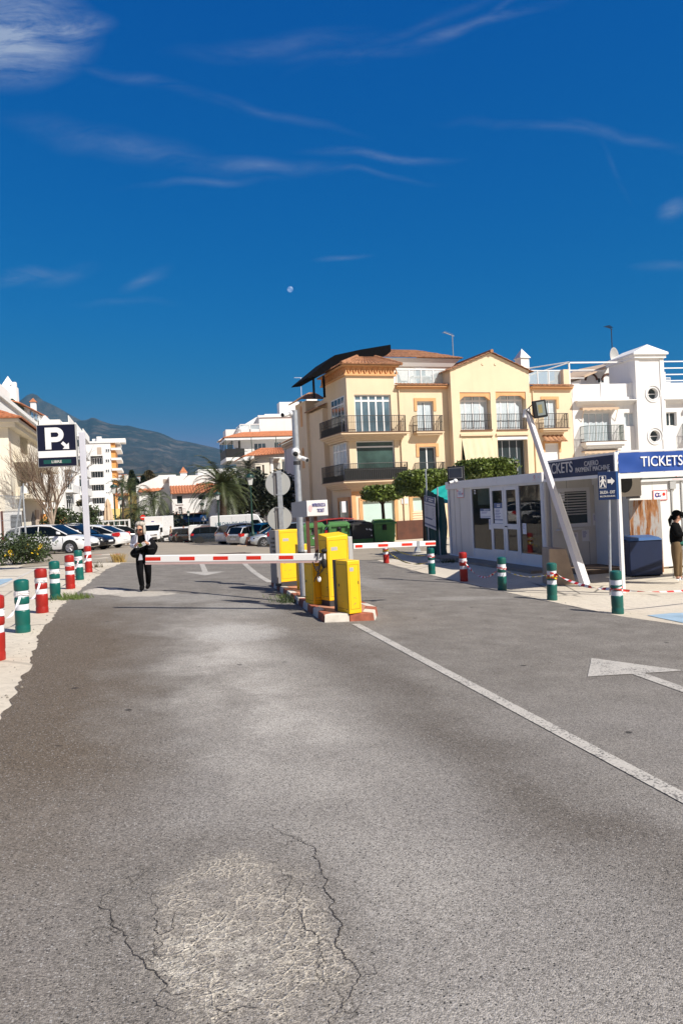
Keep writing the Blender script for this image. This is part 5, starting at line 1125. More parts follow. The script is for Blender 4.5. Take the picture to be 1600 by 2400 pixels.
LB = [(-8,1547, 'r'),(55,1481.5, 'g'),(100,1436, 'r'),(131,1404.4, 'g'),(166,1379.8, 'r'),(188,1359, 'g'),(209,1341.5, 'r')]
RB = [(905,1320, 'r'),(1012,1345.5, 'g'),(1087,1362.5, 'r'),(1176,1383, 'g'),(1293,1406.5, 'g'),(1447,1438, 'g')]
LLAB = ['red bollard cut by the picture edge on the concrete beside the road', 'largest green bollard on the concrete side opposite the booths', 'red bollard between the largest green bollard and the green one by the weeds', 'green bollard with a tuft of weeds at its foot', 'red bollard with a pink tape knot, just beyond the bollard with weeds', 'small green bollard with fluttering tape, second to last in the row under the parking sign', 'red bollard at the foot of the white parking sign pole']
RLAB = ['red bollard standing behind the raised tip end of the far barrier arm', 'green bollard beneath the free tip of the far barrier arm', 'bright red bollard in front of the grey cabin wall panel', 'green bollard in front of the glass cabin doors', 'green bollard beside the leaning white post and concrete slab', 'tall green bollard in front of the white canopy post']
RLAB[0] = 'red bollard half hidden behind the far barrier arm'
bp = []; rt0 = random.Random(2)
for (lst,lab) in ((LB,LLAB),(RB,RLAB)):
 for (px,py,k),lb in zip(lst,lab):
  x,y,z = ground(px,py)
  bo_ = (bollard('red_bollard' if k == 'r' else 'green_bollard',lb,bol_red if k == 'r' else bol_green,x,y,z),x,y,z); bp.append(bo_); bo_[0].rotation_euler = (rt0.uniform(-.025,.025),rt0.uniform(-.025,.025),rt0.uniform(0,6))
for i,(b,x,y,z) in enumerate(bp):
 if i<6: tie(b,tape_white,.52,tape_white)
def strand(name,label,p,q,sag,ma,mb_,wd=.055,seg=.10,twist=3.0,n_=None,group='plastic tapes between bollards'):
 """hanging striped tape"""
 p,q = Vector(p),Vector(q); L = (q - p).length; k = n_ or max(6,int(L/seg)); m = MB(); prev = None; side = Vector((0,0,1))
 for i in range(k+1):
  t = i/k; c_ = p.lerp(q,t); c_.z -= sag*4*t*(1 - t); a = twist*t*2+math.sin(t*9)*.5
  d = (q - p).normalized(); s_ = d.cross(Vector((0,0,1))).normalized(); up = s_.cross(d)
  v = (up*math.cos(a)+s_*math.sin(a))*wd/2; cur = (c_+v,c_ - v)
  if prev: m.k = i % 2; m.quad(tuple(prev[0]),tuple(prev[1]),tuple(cur[1]),tuple(cur[0]))
  prev = cur
 o = m.build(name,[ma,mb_]); return tag(o,label, 'tape',group)
def bt(i,h=.53,dx=0,dy=0): _,x,y,z = bp[i]; return (x+dx,y+dy,z+h)
tape_pink = mat('faded_pink_tape',(.74,.40,.42),.45,var=.1)
red_tape = mat('red_tape',(.62,.02,.015),.45,var=.06)
SL = ['white tape hanging from the cut off red bollard to the largest green one', 'white tape from the largest green bollard to the next red one',None,None, 'white tape fluttering between the two small bollards under the parking sign', 'white tape between the last green and last red bollard by the sign pole']
for i in (0,1,4,5): strand('warning_tape',SL[i],bt(i,.50,.03,.1),bt(i+1,.52,.0,-.1),.14,tape_white,tape_white if i != 4 else tape_pink,.035,.1,2.5)
strand('warning_tape', 'red and white tape sagging between the bright red bollard and a green one',bt(9,.52,0,-.1),bt(10,.50,0,.1),.30,tape_white,red_tape,.05,.09,6)
strand('warning_tape', 'thin yellow tape strung in front of the cabin doorstep',bt(10,.45,.05,-.1),bt(11,.52,.05,.1),.10,tape_yellow,tape_white,.02,.12,5)
strand('warning_tape', 'red and white tape running past the foot of the leaning post',bt(11,.53,.05,-.1),bt(12,.42,0,.1),.08,tape_white,red_tape,.055,.11,3)
strand('warning_tape', 'red and white tape leading off towards the person in black',bt(12,.40,.1,0),(bp[12][1]+3.4,bp[12][2]+.4,bp[12][3]+.42),.14,tape_white,red_tape,.045,.16,3)
strand('hazard_chain', 'upper black and yellow chain beside the green net',bt(7,.60,.1,0),bt(8,.55,0,.1),.14,tape_yellow,tape_black,.04,.11,4); strand('hazard_chain', 'lower black and yellow chain sagging above the dark pavement',bt(7,.40,.1,0),bt(8,.36,0,.1),.22,tape_yellow,tape_black,.04,.11,4)
for i in (8,9,10,11,12): tie(bp[i][0],tape_white,.50 if i != 12 else .42,red_tape if i != 9 else tape_pink)
tie(bp[7][0],tape_yellow,.42,tape_black); tie(bp[11][0],tape_yellow,.45,red_tape)

# ================================================================ traffic island
ISL = [(2.58,11.66),(3.44,11.74),(3.72,12.5),(3.62,17.6),(3.3,18.4),(2.74,18.0)]
kerb_red = mat('worn_red_kerb',(.34,.10,.055),.85,var=.4,vscale=6,bump=.3,bscale=30); kerb_white = mat('worn_white_kerb',(.62,.57,.50),.85,var=.2,vscale=6,bump=.3,bscale=30); brick_top = mat('salmon_paving',(.48,.22,.13),.85,var=.25,vscale=5,bump=.3,bscale=30)
IS = thing('traffic_island', 'low kerbed island painted red and white under the yellow machines', 'island',(3.1,14.5,g(3.1,14.5)),0)
KH = .13
def ip(x,y,h): return (x - 3.1,y - 14.5,g(x,y)+h - g(3.1,14.5))
kb = MB(); kk = 0
cx_,cy_ = 3.12,14.6
def inset(p,d=.16):
 return (p[0]+(.16 if p[0]<cx_ else -.16),p[1]+(.18 if p[1]<13 else (-.18 if p[1]>17 else 0)))
for i in range(len(ISL)):
 a,b_ = ISL[i],ISL[(i+1) % len(ISL)]; L = math.hypot(b_[0] - a[0],b_[1] - a[1]); k = max(1,round(L/.5)); ia,ib = inset(a),inset(b_)
 for j in range(k):
  f = lambda P_,Q_,t: (P_[0]+(Q_[0] - P_[0])*t,P_[1]+(Q_[1] - P_[1])*t)
  e_ = .004; p,q,r_,s_ = f(a,b_,j/k+e_),f(a,b_,(j+1)/k - e_),f(ia,ib,(j+1)/k - e_),f(ia,ib,j/k+e_)
  kb.k = kk % 2; kb.hexa([ip(*p,-.05),ip(*q,-.05),ip(*r_,-.05),ip(*s_,-.05)],[ip(*f(p,s_,.12),KH),ip(*f(q,r_,.12),KH),ip(*r_,KH),ip(*s_,KH)]); kk += 1
kb.build('kerb',[kerb_white,kerb_red],IS,bevel=.012)
mb = MB(); ins = [inset(p) for p in ISL]; mb.add([ip(*p,KH - .004) for p in ins],[tuple(range(len(ins)))]); mb.build('paving',brick_top,IS)
def kz(x,y): return g(x,y)+KH - .004
# ================================================================ yellow machines (corner points measured on the kerb top)
def cabinet(name,label,corners,h,m,hs=None,base=.0):
 """box on a four-cornered foot; hs gives individual top heights"""
 cx = sum(p[0] for p in corners)/4; cy = sum(p[1] for p in corners)/4; t = thing(name,label, 'ticket machine' if 'machine' in name else 'cabinet',(cx,cy,kz(cx,cy)),0)
 hs = hs or [h]*4; bot = [(p[0] - cx,p[1] - cy,base) for p in corners]; top = [(p[0] - cx,p[1] - cy,q) for p,q in zip(corners,hs)]
 return t,bot,top
def topz(px,py,x,y):
 """height above the kerb of a pixel on the vertical line through (x, y)"""
 d = x*_sy+y*_cy; return at(px,py,d)[2] - kz(x,y)
def kpt(px,py):
 r = _norm_ray(px,py); lo,hi = 1.0,80.0
 for _ in range(50):
  m_ = (lo+hi)/2
  if CAM[2]+r[2]*m_<kz(r[0]*m_,r[1]*m_): hi = m_
  else: lo = m_
 return (r[0]*hi,r[1]*hi)
def details(t,bo,h,z0=.04):
 """door seam, lock, rating plate and scuffs on the two faces that meet at corner 0"""
 r_ = random.Random(int(h*1000)); A,B,D = (Vector(bo[k]) for k in (0,1,3)); A = Vector((A.x,A.y,0)); B = Vector((B.x,B.y,0)); D = Vector((D.x,D.y,0))
 def slab(mb,P,Q,u0,u1,a,b_,off=.0025):
  n_ = (Q - P).cross(Vector((0,0,1))).normalized(); n_ = n_ if (P+Q).dot(n_)>0 else -n_; q = [P.lerp(Q,u)+Vector((0,0,z)) for u,z in ((u0,a),(u1,a),(u1,b_),(u0,b_))]
  mb.hexa([tuple(v) for v in (q[0],q[1],q[1]+n_*off,q[0]+n_*off)],[tuple(v) for v in (q[3],q[2],q[2]+n_*off,q[3]+n_*off)])
 mb = MB(); e_ = .006
 for P,Q in ((A,B),(D,A)):
  L = (Q - P).length; k = .028/L; w_ = .005/L; slab(mb,P,Q,k,k+w_,z0+.03,h - .06,.0015); slab(mb,P,Q,1 - k - w_,1 - k,z0+.03,h - .06,.0015); slab(mb,P,Q,k+w_,1 - k - w_,h - .065,h - .06,.0015); slab(mb,P,Q,k+w_,1 - k - w_,z0+.03,z0+.035,.0015)
 mb.build('door_seam',mat('seam_shadow',(.20,.11,.005),.7),t)
 mb = MB(); slab(mb,A,B,.80,.86,h*.55,h*.55+.05,.006); slab(mb,D,A,.2,.26,h*.5,h*.5+.04,.006); mb.build('lock',dark_grey,t)
 mb = MB(); slab(mb,A,B,.18,.48,h*.80,h*.80+.06,.002); mb.build('rating_plate',grey_pale,t); mb = MB()
 for k in range(9): P,Q = ((A,B),(D,A))[k % 2]; u = r_.uniform(.1,.8); a = r_.uniform(.03,h*.5); slab(mb,P,Q,u,u+r_.uniform(.03,.14),a,a+r_.uniform(.004,.014),.0012)
 mb.build('scuff',mat('scuffed_paint',(.32,.22,.08),.8),t)
# front low box
f_ = kpt(*c(4,1072,1662)); l_ = (f_[0] - .20,f_[1]+.36); r_ = (f_[0]+.20,f_[1]+.14); b_ = (r_[0] - .20,r_[1]+.36)
f_ = (2.99,11.78)
def corner_box(f,wr,ang,wl):
 """front corner f, right face width wr, yaw of right face, left face depth wl"""
 a = math.radians(ang); d1 = (math.cos(a),math.sin(a)); d2 = (-math.sin(a),math.cos(a))
 return [f,(f[0]+d1[0]*wr,f[1]+d1[1]*wr),(f[0]+d1[0]*wr+d2[0]*wl,f[1]+d1[1]*wr+d2[1]*wl),(f[0]+d2[0]*wl,f[1]+d2[1]*wl)]
f0 = kpt(*c(4,1072,1662)); cs = corner_box(f0,.225,14,.40); hh = topz(*c(4,1032,1052),*f0)
t,bo,tp = cabinet('low_cabinet', 'small yellow box at the near end of the traffic island',cs,hh,yellow)
mb = MB(); mb.hexa(bo,tp); mb.build('casing',yellow,t,bevel=.012); details(t,bo,hh)
mb = MB(); v = (Vector(bo[3]) - Vector(bo[0])).normalized(); w_ = (Vector(bo[1]) - Vector(bo[0])).normalized(); p = Vector(bo[3]); q = p+v*.10; mb.hexa([tuple(p+v*.001),tuple(Vector(bo[2])+v*.001),tuple(Vector(bo[2])+v*.1),tuple(p+v*.1)],[tuple(p+v*.001+Vector((0,0,hh))),tuple(Vector(bo[2])+v*.001+Vector((0,0,hh))),tuple(Vector(bo[2])+v*.1+Vector((0,0,hh))),tuple(p+v*.1+Vector((0,0,hh)))]); mb.build('panel',dark_grey,t)
# tall slim cabinet with sloped top carrying the far arm
f1 = kpt(*c(4,862,1590)); cs = corner_box((f1[0]+.02,f1[1]+.18),.42,16,.30); h1_ = topz(*c(4,855,770),*cs[0]); h2_ = topz(*c(4,1075,728),*cs[1]); FAR_CAB = cs
t,bo,tp = cabinet('barrier_cabinet', 'tall yellow barrier cabinet with sloping top behind the small box',cs,h1_,yellow,[h1_,h1_+.02,h1_+.07,h1_+.05],.10)
mb = MB(); mb.hexa(bo,tp); mb.build('casing',yellow,t,bevel=.015); details(t,bo,h1_,.14)
mb = MB(); mb.hexa([(x*.96,y*.96,0) for x,y,z in bo],[(x*.96,y*.96,.10) for x,y,z in bo]); mb.build('foot',dark_grey,t)
v = (Vector(bo[1]) - Vector(bo[0])).normalized(); mb = MB(); P_ = [Vector(bo[1])+v*.002,Vector(bo[1])+v*.09,Vector(bo[2])+v*.09,Vector(bo[2])+v*.002]; mb.hexa([tuple(p_+Vector((0,0,.3))) for p_ in P_],[tuple(p_+Vector((0,0,h1_ - .12))) for p_ in P_]); mb.build('rear_panel',grey_pale,t,bevel=.01)
# near arm cabinet
f2 = kpt(*c(4,668,1556)); cs = corner_box(f2,.39,12,.38); h3_ = topz(*c(4,700,1046),*f2); ARM_CAB = cs
t,bo,tp = cabinet('barrier_cabinet', 'yellow barrier cabinet with dangling cables and a white tag',cs,h3_,yellow)
mb = MB(); mb.hexa(bo,tp); mb.build('casing',yellow,t,bevel=.012); details(t,bo,h3_)
mb = MB(); mb.hexa([(x*1.02,y*1.02,h3_) for x,y,z in bo],[(x*.6,y*.6,h3_+.05) for x,y,z in bo]); mb.build('lid',white_paint,t,bevel=.02)
def arm_pt(px,py,D): return at(px,py,D)
Dn = dep((f2[0],f2[1] - .06)); fo = (f2[0]+f2[0]*0,0)
kx,ky = t.location.x,t.location.y
mb = MB(); e1 = at(*c(4,690,1150),Dn - .02)
cabs = [((650,1060),(665,1100),(690,1160),(730,1195),(765,1160),(775,1080)),((735,1050),(725,1130),(700,1220),(675,1260),(668,1290)),((760,950),(775,1010),(745,1070),(725,1130)),((690,955),(685,1000)),((710,955),(705,1040)),((745,960),(740,1010)),((725,1130),(715,1190),(722,1250))]
zk_ = kz(kx,ky)
for cab in cabs: mb.tube([tuple(Vector(at(*c(4,x,y),Dn - .16)) - Vector((kx,ky,zk_))) for x,y in cab],.010,5)
p_ = Vector(at(*c(4,780,1080),Dn - .14)) - Vector((kx,ky,zk_)); mb.ball(tuple(p_),(.05,.05,.09),8,6); p_ = Vector(at(*c(4,785,935),Dn - .14)) - Vector((kx,ky,zk_)); mb.ball(tuple(p_),(.06,.05,.04),8,6); mb.build('cable',rubber,t)
mb = MB(); p_ = Vector(at(*c(4,724,1262),Dn - .1)) - Vector((kx,ky,zk_)); mb.ball(tuple(p_),(.035,.02,.05),10,8); mb.build('tag',paper,t)
# near barrier arm
a0 = at(*c(2,302,2008),Dn - .06); a1 = at(*c(4,800,1005),Dn - .12)
def barrier_arm(name,label,A0,A1,wd,th,reds,lip=True,notch=None):
 A0,A1 = Vector(A0),Vector(A1); L = (A1 - A0).length; ang = math.atan2(A1.y - A0.y,A1.x - A0.x); tilt = math.asin((A1.z - A0.z)/L)
 t = thing(name,label, 'barrier arm',A0,0); t.rotation_euler = (0,-tilt,ang)
 mb = MB(); mb.box(0,L,-th/2,th/2,-wd/2,wd/2); mb.build('boom',white_paint,t,bevel=.012)
 if lip: mb = MB(); mb.box(.0,L,-th/2+.004,th/2 - .004,-wd/2 - .035,-wd/2 - .001); mb.build('rubber_lip',lip_m,t)
 for a,b_ in reds: mb = MB(); mb.box(a,b_,-th/2 - .003,-th/2 - .0005,-wd*.24,wd*.24); mb.build('red_stripe',red_refl,t)
 return t,L
lip_m = mat('pinkish_rubber_lip',(.52,.36,.34),.7,var=.1)
La = (Vector(a1) - Vector(a0)).length; sc_a = La/(c(4,800,0)[0] - c(2,302,0)[0])
reds = []
for x0,x1 in (((305,480)),((697,872)),((1083,1253))): reds.append(((c(2,x0,0)[0] - c(2,302,0)[0])*sc_a,(c(2,x1,0)[0] - c(2,302,0)[0])*sc_a))
for x0,x1 in ((118,312),): pass
reds.append(((c(3,552,0)[0] - c(2,302,0)[0])*sc_a,(c(3,742,0)[0] - c(2,302,0)[0])*sc_a)); reds.append(((c(3,976,0)[0] - c(2,302,0)[0])*sc_a,(c(3,1164,0)[0] - c(2,302,0)[0])*sc_a))
barrier_arm('boom_barrier', 'long white barrier arm with red dashes closing the near lane',a0,a1,.125,.06,reds)
# far barrier arm
b1c = FAR_CAB[2]; a0f = at(*c(4,1110,885),dep(b1c)+.1); Df = dep((5.6,14.6)); a1f = at(*c(13,1090,968),dep(b1c)+1.0)
Lb = (Vector(a1f) - Vector(a0f)).length; px0 = c(4,1110,0)[0]; sb = Lb/(c(13,1090,0)[0] - px0); reds = [((px_ - px0)*sb,(px2 - px0)*sb) for px_,px2 in ((c(4,1128,0)[0],c(4,1206,0)[0]),(c(13,10,0)[0],c(13,190,0)[0]),(c(13,440,0)[0],c(13,638,0)[0]),(c(13,885,0)[0],c(13,1082,0)[0]))]
t,L_ = barrier_arm('boom_barrier', 'shorter white barrier arm with red dashes closing the exit lane',a0f,a1f,.10,.05,reds,False)
mb = MB(); xh = (c(13,748,0)[0] - px0)*sb; mb.box(xh - .03,xh+.03,-.035,-.027,-.055,.055); mb.hexa([(xh - .06,-.03,-.14),(xh+.06,-.03,-.14),(xh+.06,.03,-.14),(xh - .06,.03,-.14)],[(xh - .02,-.03,-.05),(xh+.02,-.03,-.05),(xh+.02,.03,-.05),(xh - .02,.03,-.05)]); mb.build('folding_hinge',galv,t)
a0g = at(*c(4,720,900),dep(b1c)+.5); a1g = at(*c(4,806,895),dep(b1c)+.5)
# rear ticket machine and its slim companion
f3 = kpt(*c(4,292,1346)); cs = corner_box(f3,.46,14,.34); h5 = topz(*c(4,290,692),*f3)
t,bo,tp = cabinet('ticket_machine', 'yellow ticket machine with grey printed face next to the two round signs',cs,h5,yellow,None,.10)
mb = MB(); mb.hexa(bo,tp); mb.build('casing',yellow,t,bevel=.012); details(t,bo,h5,.14)
mb = MB(); mb.hexa([(x*.97,y*.97,0) for x,y,z in bo],[(x*.97,y*.97,.10) for x,y,z in bo]); mb.build('foot',dark_grey,t)
v = (Vector(bo[0]) - Vector(bo[1])).normalized(); P_ = [Vector(bo[0])+v*.09,Vector(bo[0])+v*.001,Vector(bo[3])+v*.001,Vector(bo[3])+v*.09]
mb = MB(); mb.hexa([tuple(p_ - Vector((0,0,.02))) for p_ in P_],[tuple(p_+Vector((0,0,h5 - .1))) for p_ in P_]); pn = mb.build('face_panel',grey_paint,t,bevel=.008)
mb = MB()
for k in range(4): z_ = h5*.62+.09*k; P2 = [P_[0]+(P_[3] - P_[0])*.15+v*.001,P_[0]+(P_[3] - P_[0])*(.5+.1*(k % 3))+v*.001]; mb.hexa([(P2[0].x,P2[0].y,z_),(P2[0].x+v.x*.012,P2[0].y+v.y*.012,z_),(P2[1].x+v.x*.012,P2[1].y+v.y*.012,z_),(P2[1].x,P2[1].y,z_)],[(P2[0].x,P2[0].y,z_+.04),(P2[0].x+v.x*.012,P2[0].y+v.y*.012,z_+.04),(P2[1].x+v.x*.012,P2[1].y+v.y*.012,z_+.04),(P2[1].x,P2[1].y,z_+.04)])
mb.build('controls',dark_grey,t)
f4 = kpt(*c(4,520,1390)); cs = corner_box((f4[0],f4[1]),.22,10,.25); h6 = topz(*c(4,500,860),*f4)
t,bo,tp = cabinet('slim_cabinet', 'slim yellow cabinet hidden behind the camera pole',cs,h6,yellow); mb = MB(); mb.hexa(bo,tp); mb.build('casing',yellow,t,bevel=.01); mb = MB(); mb.hexa([(x*.5,y*.5,h6) for x,y,z in bo],[(x*.45,y*.45,h6+.015) for x,y,z in bo]); mb.build('lid',dark_grey,t)
# grey column cabinet
f5 = kpt(*c(4,590,1425)); cs = corner_box((f5[0],f5[1]+.25),.13,10,.15)
t,bo,tp = cabinet('grey_column', 'slim grey steel column behind the camera pole',cs,topz(*c(4,585,940),cs[0][0],cs[0][1]),grey_paint); mb = MB(); mb.hexa(bo,tp); mb.build('casing',grey_paint,t,bevel=.006); mb = MB(); mb.hexa([(x*.8,y*.8,tp[0][2]) for x,y,z in bo],[(x*.8,y*.8,tp[0][2]+.02) for x,y,z in bo]); mb.build('cap',white_paint,t)
# ================================================================ camera pole
pb = kpt(*c(4,545,1462)); kzp = kz(*pb); t = thing('camera_pole', 'tall galvanised pole with three white security cameras on the island', 'pole',(pb[0],pb[1],kzp),0)
Dp = dep(pb); zt_ = at(687,962,Dp)[2] - kzp
mb = MB(); mb.tube([(0,0,0),(0,0,zt_*.55),(0,0,zt_)],[.062,.060,.058],14); mb.build('post',galv,t,True)
mb = MB(); mb.box(-.12,.12,-.12,.12,0,.02); mb.tube([(0,0,.82),(0,0,.86)],.068,14); zc_ = at(*c(3,1208,1062),Dp)[2] - kzp; mb.tube([(0,0,zc_),(0,0,zc_+.07)],.066,14); mb.build('clamp',dark_grey,t)
def cctv(root,p,tip,mount,dome=False):
 p,tip,mount = Vector(p),Vector(tip),Vector(mount); mb = MB(); d = (tip - p).normalized(); mb.tube([tuple(p),tuple(tip)],.042,12); mb.tube([tuple(p - d*.03),tuple(p)],[.03,.042],12); mb.ball(tuple(mount),.06,12,8); mb.tube([tuple(mount),tuple(p+d*.05)],.022,8); o = mb.build('security_camera',white_paint,root,True)
 m1 = MB(); m1.tube([tuple(tip),tuple(tip+d*.004)],.036,12); m1.build('lens',rubber,o)
def rel(k,x,y,D): q = at(*c(k,x,y),D); return (q[0] - pb[0],q[1] - pb[1],q[2] - kzp)
cctv(t,rel(3,1085,395,Dp),rel(3,1020,408,Dp - .15),rel(3,1135,390,Dp)); cctv(t,rel(3,1275,972,Dp),rel(3,1342,1000,Dp - .12),rel(3,1228,968,Dp - .02))
mb = MB(); mb.ball(rel(3,1190,895,Dp - .08),.085,14,10); o = mb.build('dome_camera',white_paint,t,True); mb = MB(); mb.ball(rel(3,1190,915,Dp - .135),.05,12,8); mb.build('lens',rubber,o)
# ================================================================ two round signs, seen from behind
Ds = dep(f3)+.9; sb_ = at(663,1300,Ds); zs_ = g(sb_[0],sb_[1])+.0; t = thing('road_sign', 'two round road signs seen from behind on one galvanised post', 'road sign',(sb_[0],sb_[1],zs_),-.12)
def rs(k,x,y): q = at(*c(k,x,y),Ds); return q[2] - zs_
zt_ = rs(3,1030,1135); mb = MB(); mb.box(-.055,.055,-.03,.03,0,zt_); mb.build('post',galv,t,bevel=.006)
for cy_,ry in ((1305,163),(1762,160)):
 zc_ = rs(3,1030,cy_); r_ = ry/5.6/F*Ds; mb = MB(); mb.lathe([(r_,.0),(r_,.03),(r_ - .012,.03),(r_ - .012,.012),(.001,.010)],48,(-.03,.036,zc_), 'y'); mb.lathe([(r_,.030),(r_,.034),(.001,.034)],48,(-.03,.036,zc_), 'y'); d_ = mb.build('sign_disc',sign_back,t)
 mb = MB(); mb.box(-.09,.09,-.034,.040,zc_ - r_*.92,zc_ - r_*.85); mb.box(-.09,.09,-.034,.040,zc_+r_*.85,zc_+r_*.92); mb.build('bracket',galv,d_)
 mb = MB(); mb.box(-.115,-.058,.012,.035,zc_ - r_*.97,zc_+r_*.97); mb.build('stiffener',grey_paint,d_)
# ================================================================ ticket instruction sign
Dt = Dn+.35; tb = at(737,1300,Dt); t = thing('instruction_sign', 'white sign reading INTRODUZCA TICKET on two brown posts', 'sign',(tb[0],tb[1],kz(tb[0],tb[1])),-.10); zt0 = kz(tb[0],tb[1])
def it(x,y): q = at(*c(4,x,y),Dt); dx,dy = q[0] - tb[0],q[1] - tb[1]; return (dx*math.cos(-.10)+dy*math.sin(-.10),q[2] - zt0)
xa,za = it(584,540); xb,zb_ = it(820,350); xl0 = it(420,450)[0]
mb = MB(); mb.box(xa,xb,-.02,.0,za,zb_); mb.build('sign_face',white_paint,t,bevel=.006)
mb = MB(); mb.hexa([(xa - .005,.001,za - .01),(xb,.001,za - .01),(xb - .02,.22,za - .01),(xl0,.30,za - .01)],[(xa - .005,.001,zb_+.005),(xb,.001,zb_+.005),(xb - .02,.22,zb_ - .02),(xl0,.30,zb_ - .02)]); mb.build('light_box',grey_pale,t)
for x in (594,688): x_,z_ = it(x,600); mb = MB(); mb.box(x_ - .03,x_+.03,.05,.12,0,za - .012); mb.build('post',brown_paint,t)
h_ = (zb_ - za)
text('INTRODUZCA',h_*.215,letter_blue,t,((xa+xb)/2+.085*(xb - xa)/.5*.5,-.022,za+h_*.60),width=(xb - xa)*.62,bold=.004); text('TICKET',h_*.22,letter_blue,t,((xa+xb)/2+.06,-.022,za+h_*.24),width=(xb - xa)*.34,bold=.004)
mb = MB(); mb.prism([(xa+(xb - xa)*(.17+.09*math.cos(a)),za+h_*(.5+.22*math.sin(a))) for a in [2*PI*i/18 for i in range(18)]][::-1],-.024,-.0205); mb.build('ticket_symbol',pink_mark,t)
# ================================================================ parking sign on its pole
Dk = dep(ground(210,1337))+.5; kb_ = at(209,1335,Dk); zk0 = g(kb_[0],kb_[1]); t = thing('parking_sign', 'white pole with dark blue parking sign showing a P and LIBRE', 'parking sign',(kb_[0],kb_[1],zk0),-.13)
ztop = at(*c(1,925,655),Dk)[2] - zk0; mb = MB(); mb.box(-.085,.085,-.06,.06,0,ztop); mb.build('pole',mat('pale_lilac_paint',(.58,.58,.64),.45,var=.05),t,bevel=.01)
def ks(x,y): q = at(*c(1,x,y),Dk - .05); dx,dy = q[0] - kb_[0],q[1] - kb_[1]; return (dx*math.cos(-.13)+dy*math.sin(-.13),q[2] - zk0)
x0,zlo = ks(468,1000); x1 = ks(875,800)[0]; x0 = ks(455,800)[0]; zhi = ks(655,572)[1]; zlo = ks(680,1042)[1]; H_ = zhi - zlo; W_ = x1 - x0
mb = MB(); mb.box(x0 - .02,x1+.02,-.06,.10,zlo - .02,zhi+.02); mb.build('housing',grey_pale,t,bevel=.01)
mb = MB(); mb.box(x0,x1,-.066,-.061,zlo+H_*.375,zhi); mb.box(x0,x1,-.066,-.061,zlo,zlo+H_*.21); mb.build('dark_face',navy_sign,t)
mb = MB(); mb.box(x0,x1,-.066,-.061,zlo+H_*.212,zlo+H_*.373); mb.build('white_band',letter_white,t)
zp0 = zlo+H_*.41; PHt = H_*.53
def pu(a): return x0+W_*a
mb = MB(); st_ = W_*.155; xs_ = pu(.20)
pts = [(xs_,zp0),(xs_+st_,zp0),(xs_+st_,zp0+PHt*.33),(xs_+st_*1.9,zp0+PHt*.33)]
cxp,czp,ro,ri = xs_+st_*1.9,zp0+PHt*.665,PHt*.335,PHt*.335 - st_*.88
k = 14; outer = [(cxp+ro*1.0*math.sin(PI*i/k),czp - ro*math.cos(PI*i/k)) for i in range(k+1)]; inner = [(cxp+ri*math.sin(PI*i/k),czp - ri*math.cos(PI*i/k)) for i in range(k+1)]
def plate(mb,poly,y0=-.072,y1=-.0665): mb.prism(poly[::-1] if sum((poly[i][0]*poly[(i+1) % len(poly)][1] - poly[(i+1) % len(poly)][0]*poly[i][1]) for i in range(len(poly)))<0 else poly,y0,y1)
plate(mb,[(xs_,zp0),(xs_+st_,zp0),(xs_+st_,zp0+PHt),(xs_,zp0+PHt)])
plate(mb,[(xs_+st_,zp0+PHt*.33),(cxp,zp0+PHt*.33),(cxp,czp - ri),(xs_+st_,czp - ri)]); plate(mb,[(xs_+st_,czp+ri),(cxp,czp+ri),(cxp,zp0+PHt),(xs_+st_,zp0+PHt)])
for i in range(k): plate(mb,[outer[i],outer[i+1],inner[i+1],inner[i]])
mb.build('letter_p',letter_white,t)
mb = MB(); ax,az,s_ = pu(.735),zlo+H_*.485,W_*.12; R45 = lambda u,v: (ax+(u+v)*.707*s_,az+(-u+v)*.707*s_)
plate(mb,[R45(-1.1,-.36),R45(.0,-.36),R45(.0,-1.0),R45(1.05,0),R45(.0,1.0),R45(.0,.36),R45(-1.1,.36),R45(-.8,0)][:7]); mb.build('arrow',letter_white,t)
mb = MB(); mb.box(pu(.13),pu(.86),-.070,-.0665,zlo+H_*.06,zlo+H_*.155); mb.build('display',mat('green_display',(.006,.07,.06),.3),t); text('LIBRE',H_*.062,letter_grey,t,(pu(.48),-.073,zlo+H_*.077),width=W_*.27,bold=.01)
# ================================================================ ticket cabins
ZG = g(10.5,20)
def sheet_lines(mb,x0,x1,y,z,n_,th=.012,gap=.03,fr=.7,seed=1):
 """rows of small print as thin raised bars"""
 r = random.Random(seed)
 for i in range(n_): w_ = (x1 - x0)*r.uniform(fr*.6,fr); mb.box(x0,x0+w_,y - .002,y,z - i*gap - th,z - i*gap)
K = thing('glass_front_cabin', 'grey metal cabin with glazed double door and posters inside', 'cabin',(10.75,26.45,ZG),-PI/2)
# local x runs towards the camera along the road, y into the cabin
PK = Plane((10.75,26.45),(10.75,20)); PK.bz = ZG
LK = 7.0; hk = PK.uz(*c(8,900,262))[1]; hs_ = hk - .27
d0 = rc(PK,8,590,365,780,1095); d1 = rc(PK,8,800,378,930,1115); d2 = rc(PK,8,945,360,1080,1140); d3 = rc(PK,8,1095,325,1345,1160)
zb0,zt0_ = .42,hs_ - .06
pan = [(d0[0],d0[1]),(d1[0]+.04,d1[1] - .02),(d2[0]+.02,d2[1] - .05),(d3[0],d3[1])]
mb = MB(); mb.box(0,d0[0] - .08,.02,.06,.1,hs_); mb.box(d3[1]+.08,LK,.02,.06,.1,hs_); mb.box(0,LK,2.3,2.34,.1,hs_); mb.box(0,.04,.06,2.3,.1,hs_); mb.box(LK - .04,LK,.06,2.3,.1,hs_); mb.build('wall',cabin_wall,K)
mb = MB(); mb.box(.06,LK - .06,.1,2.28,.08,.10); mb.build('cabin_floor',taupe,K)
mb = MB(); mb.box(-.06,LK+.06,-.06,2.4,hs_,hk); mb.box(LK*.60 - .012,LK*.60+.012,-.066,-.058,hs_,hk); mb.build('roof_band',cabin_trim,K,bevel=.01)
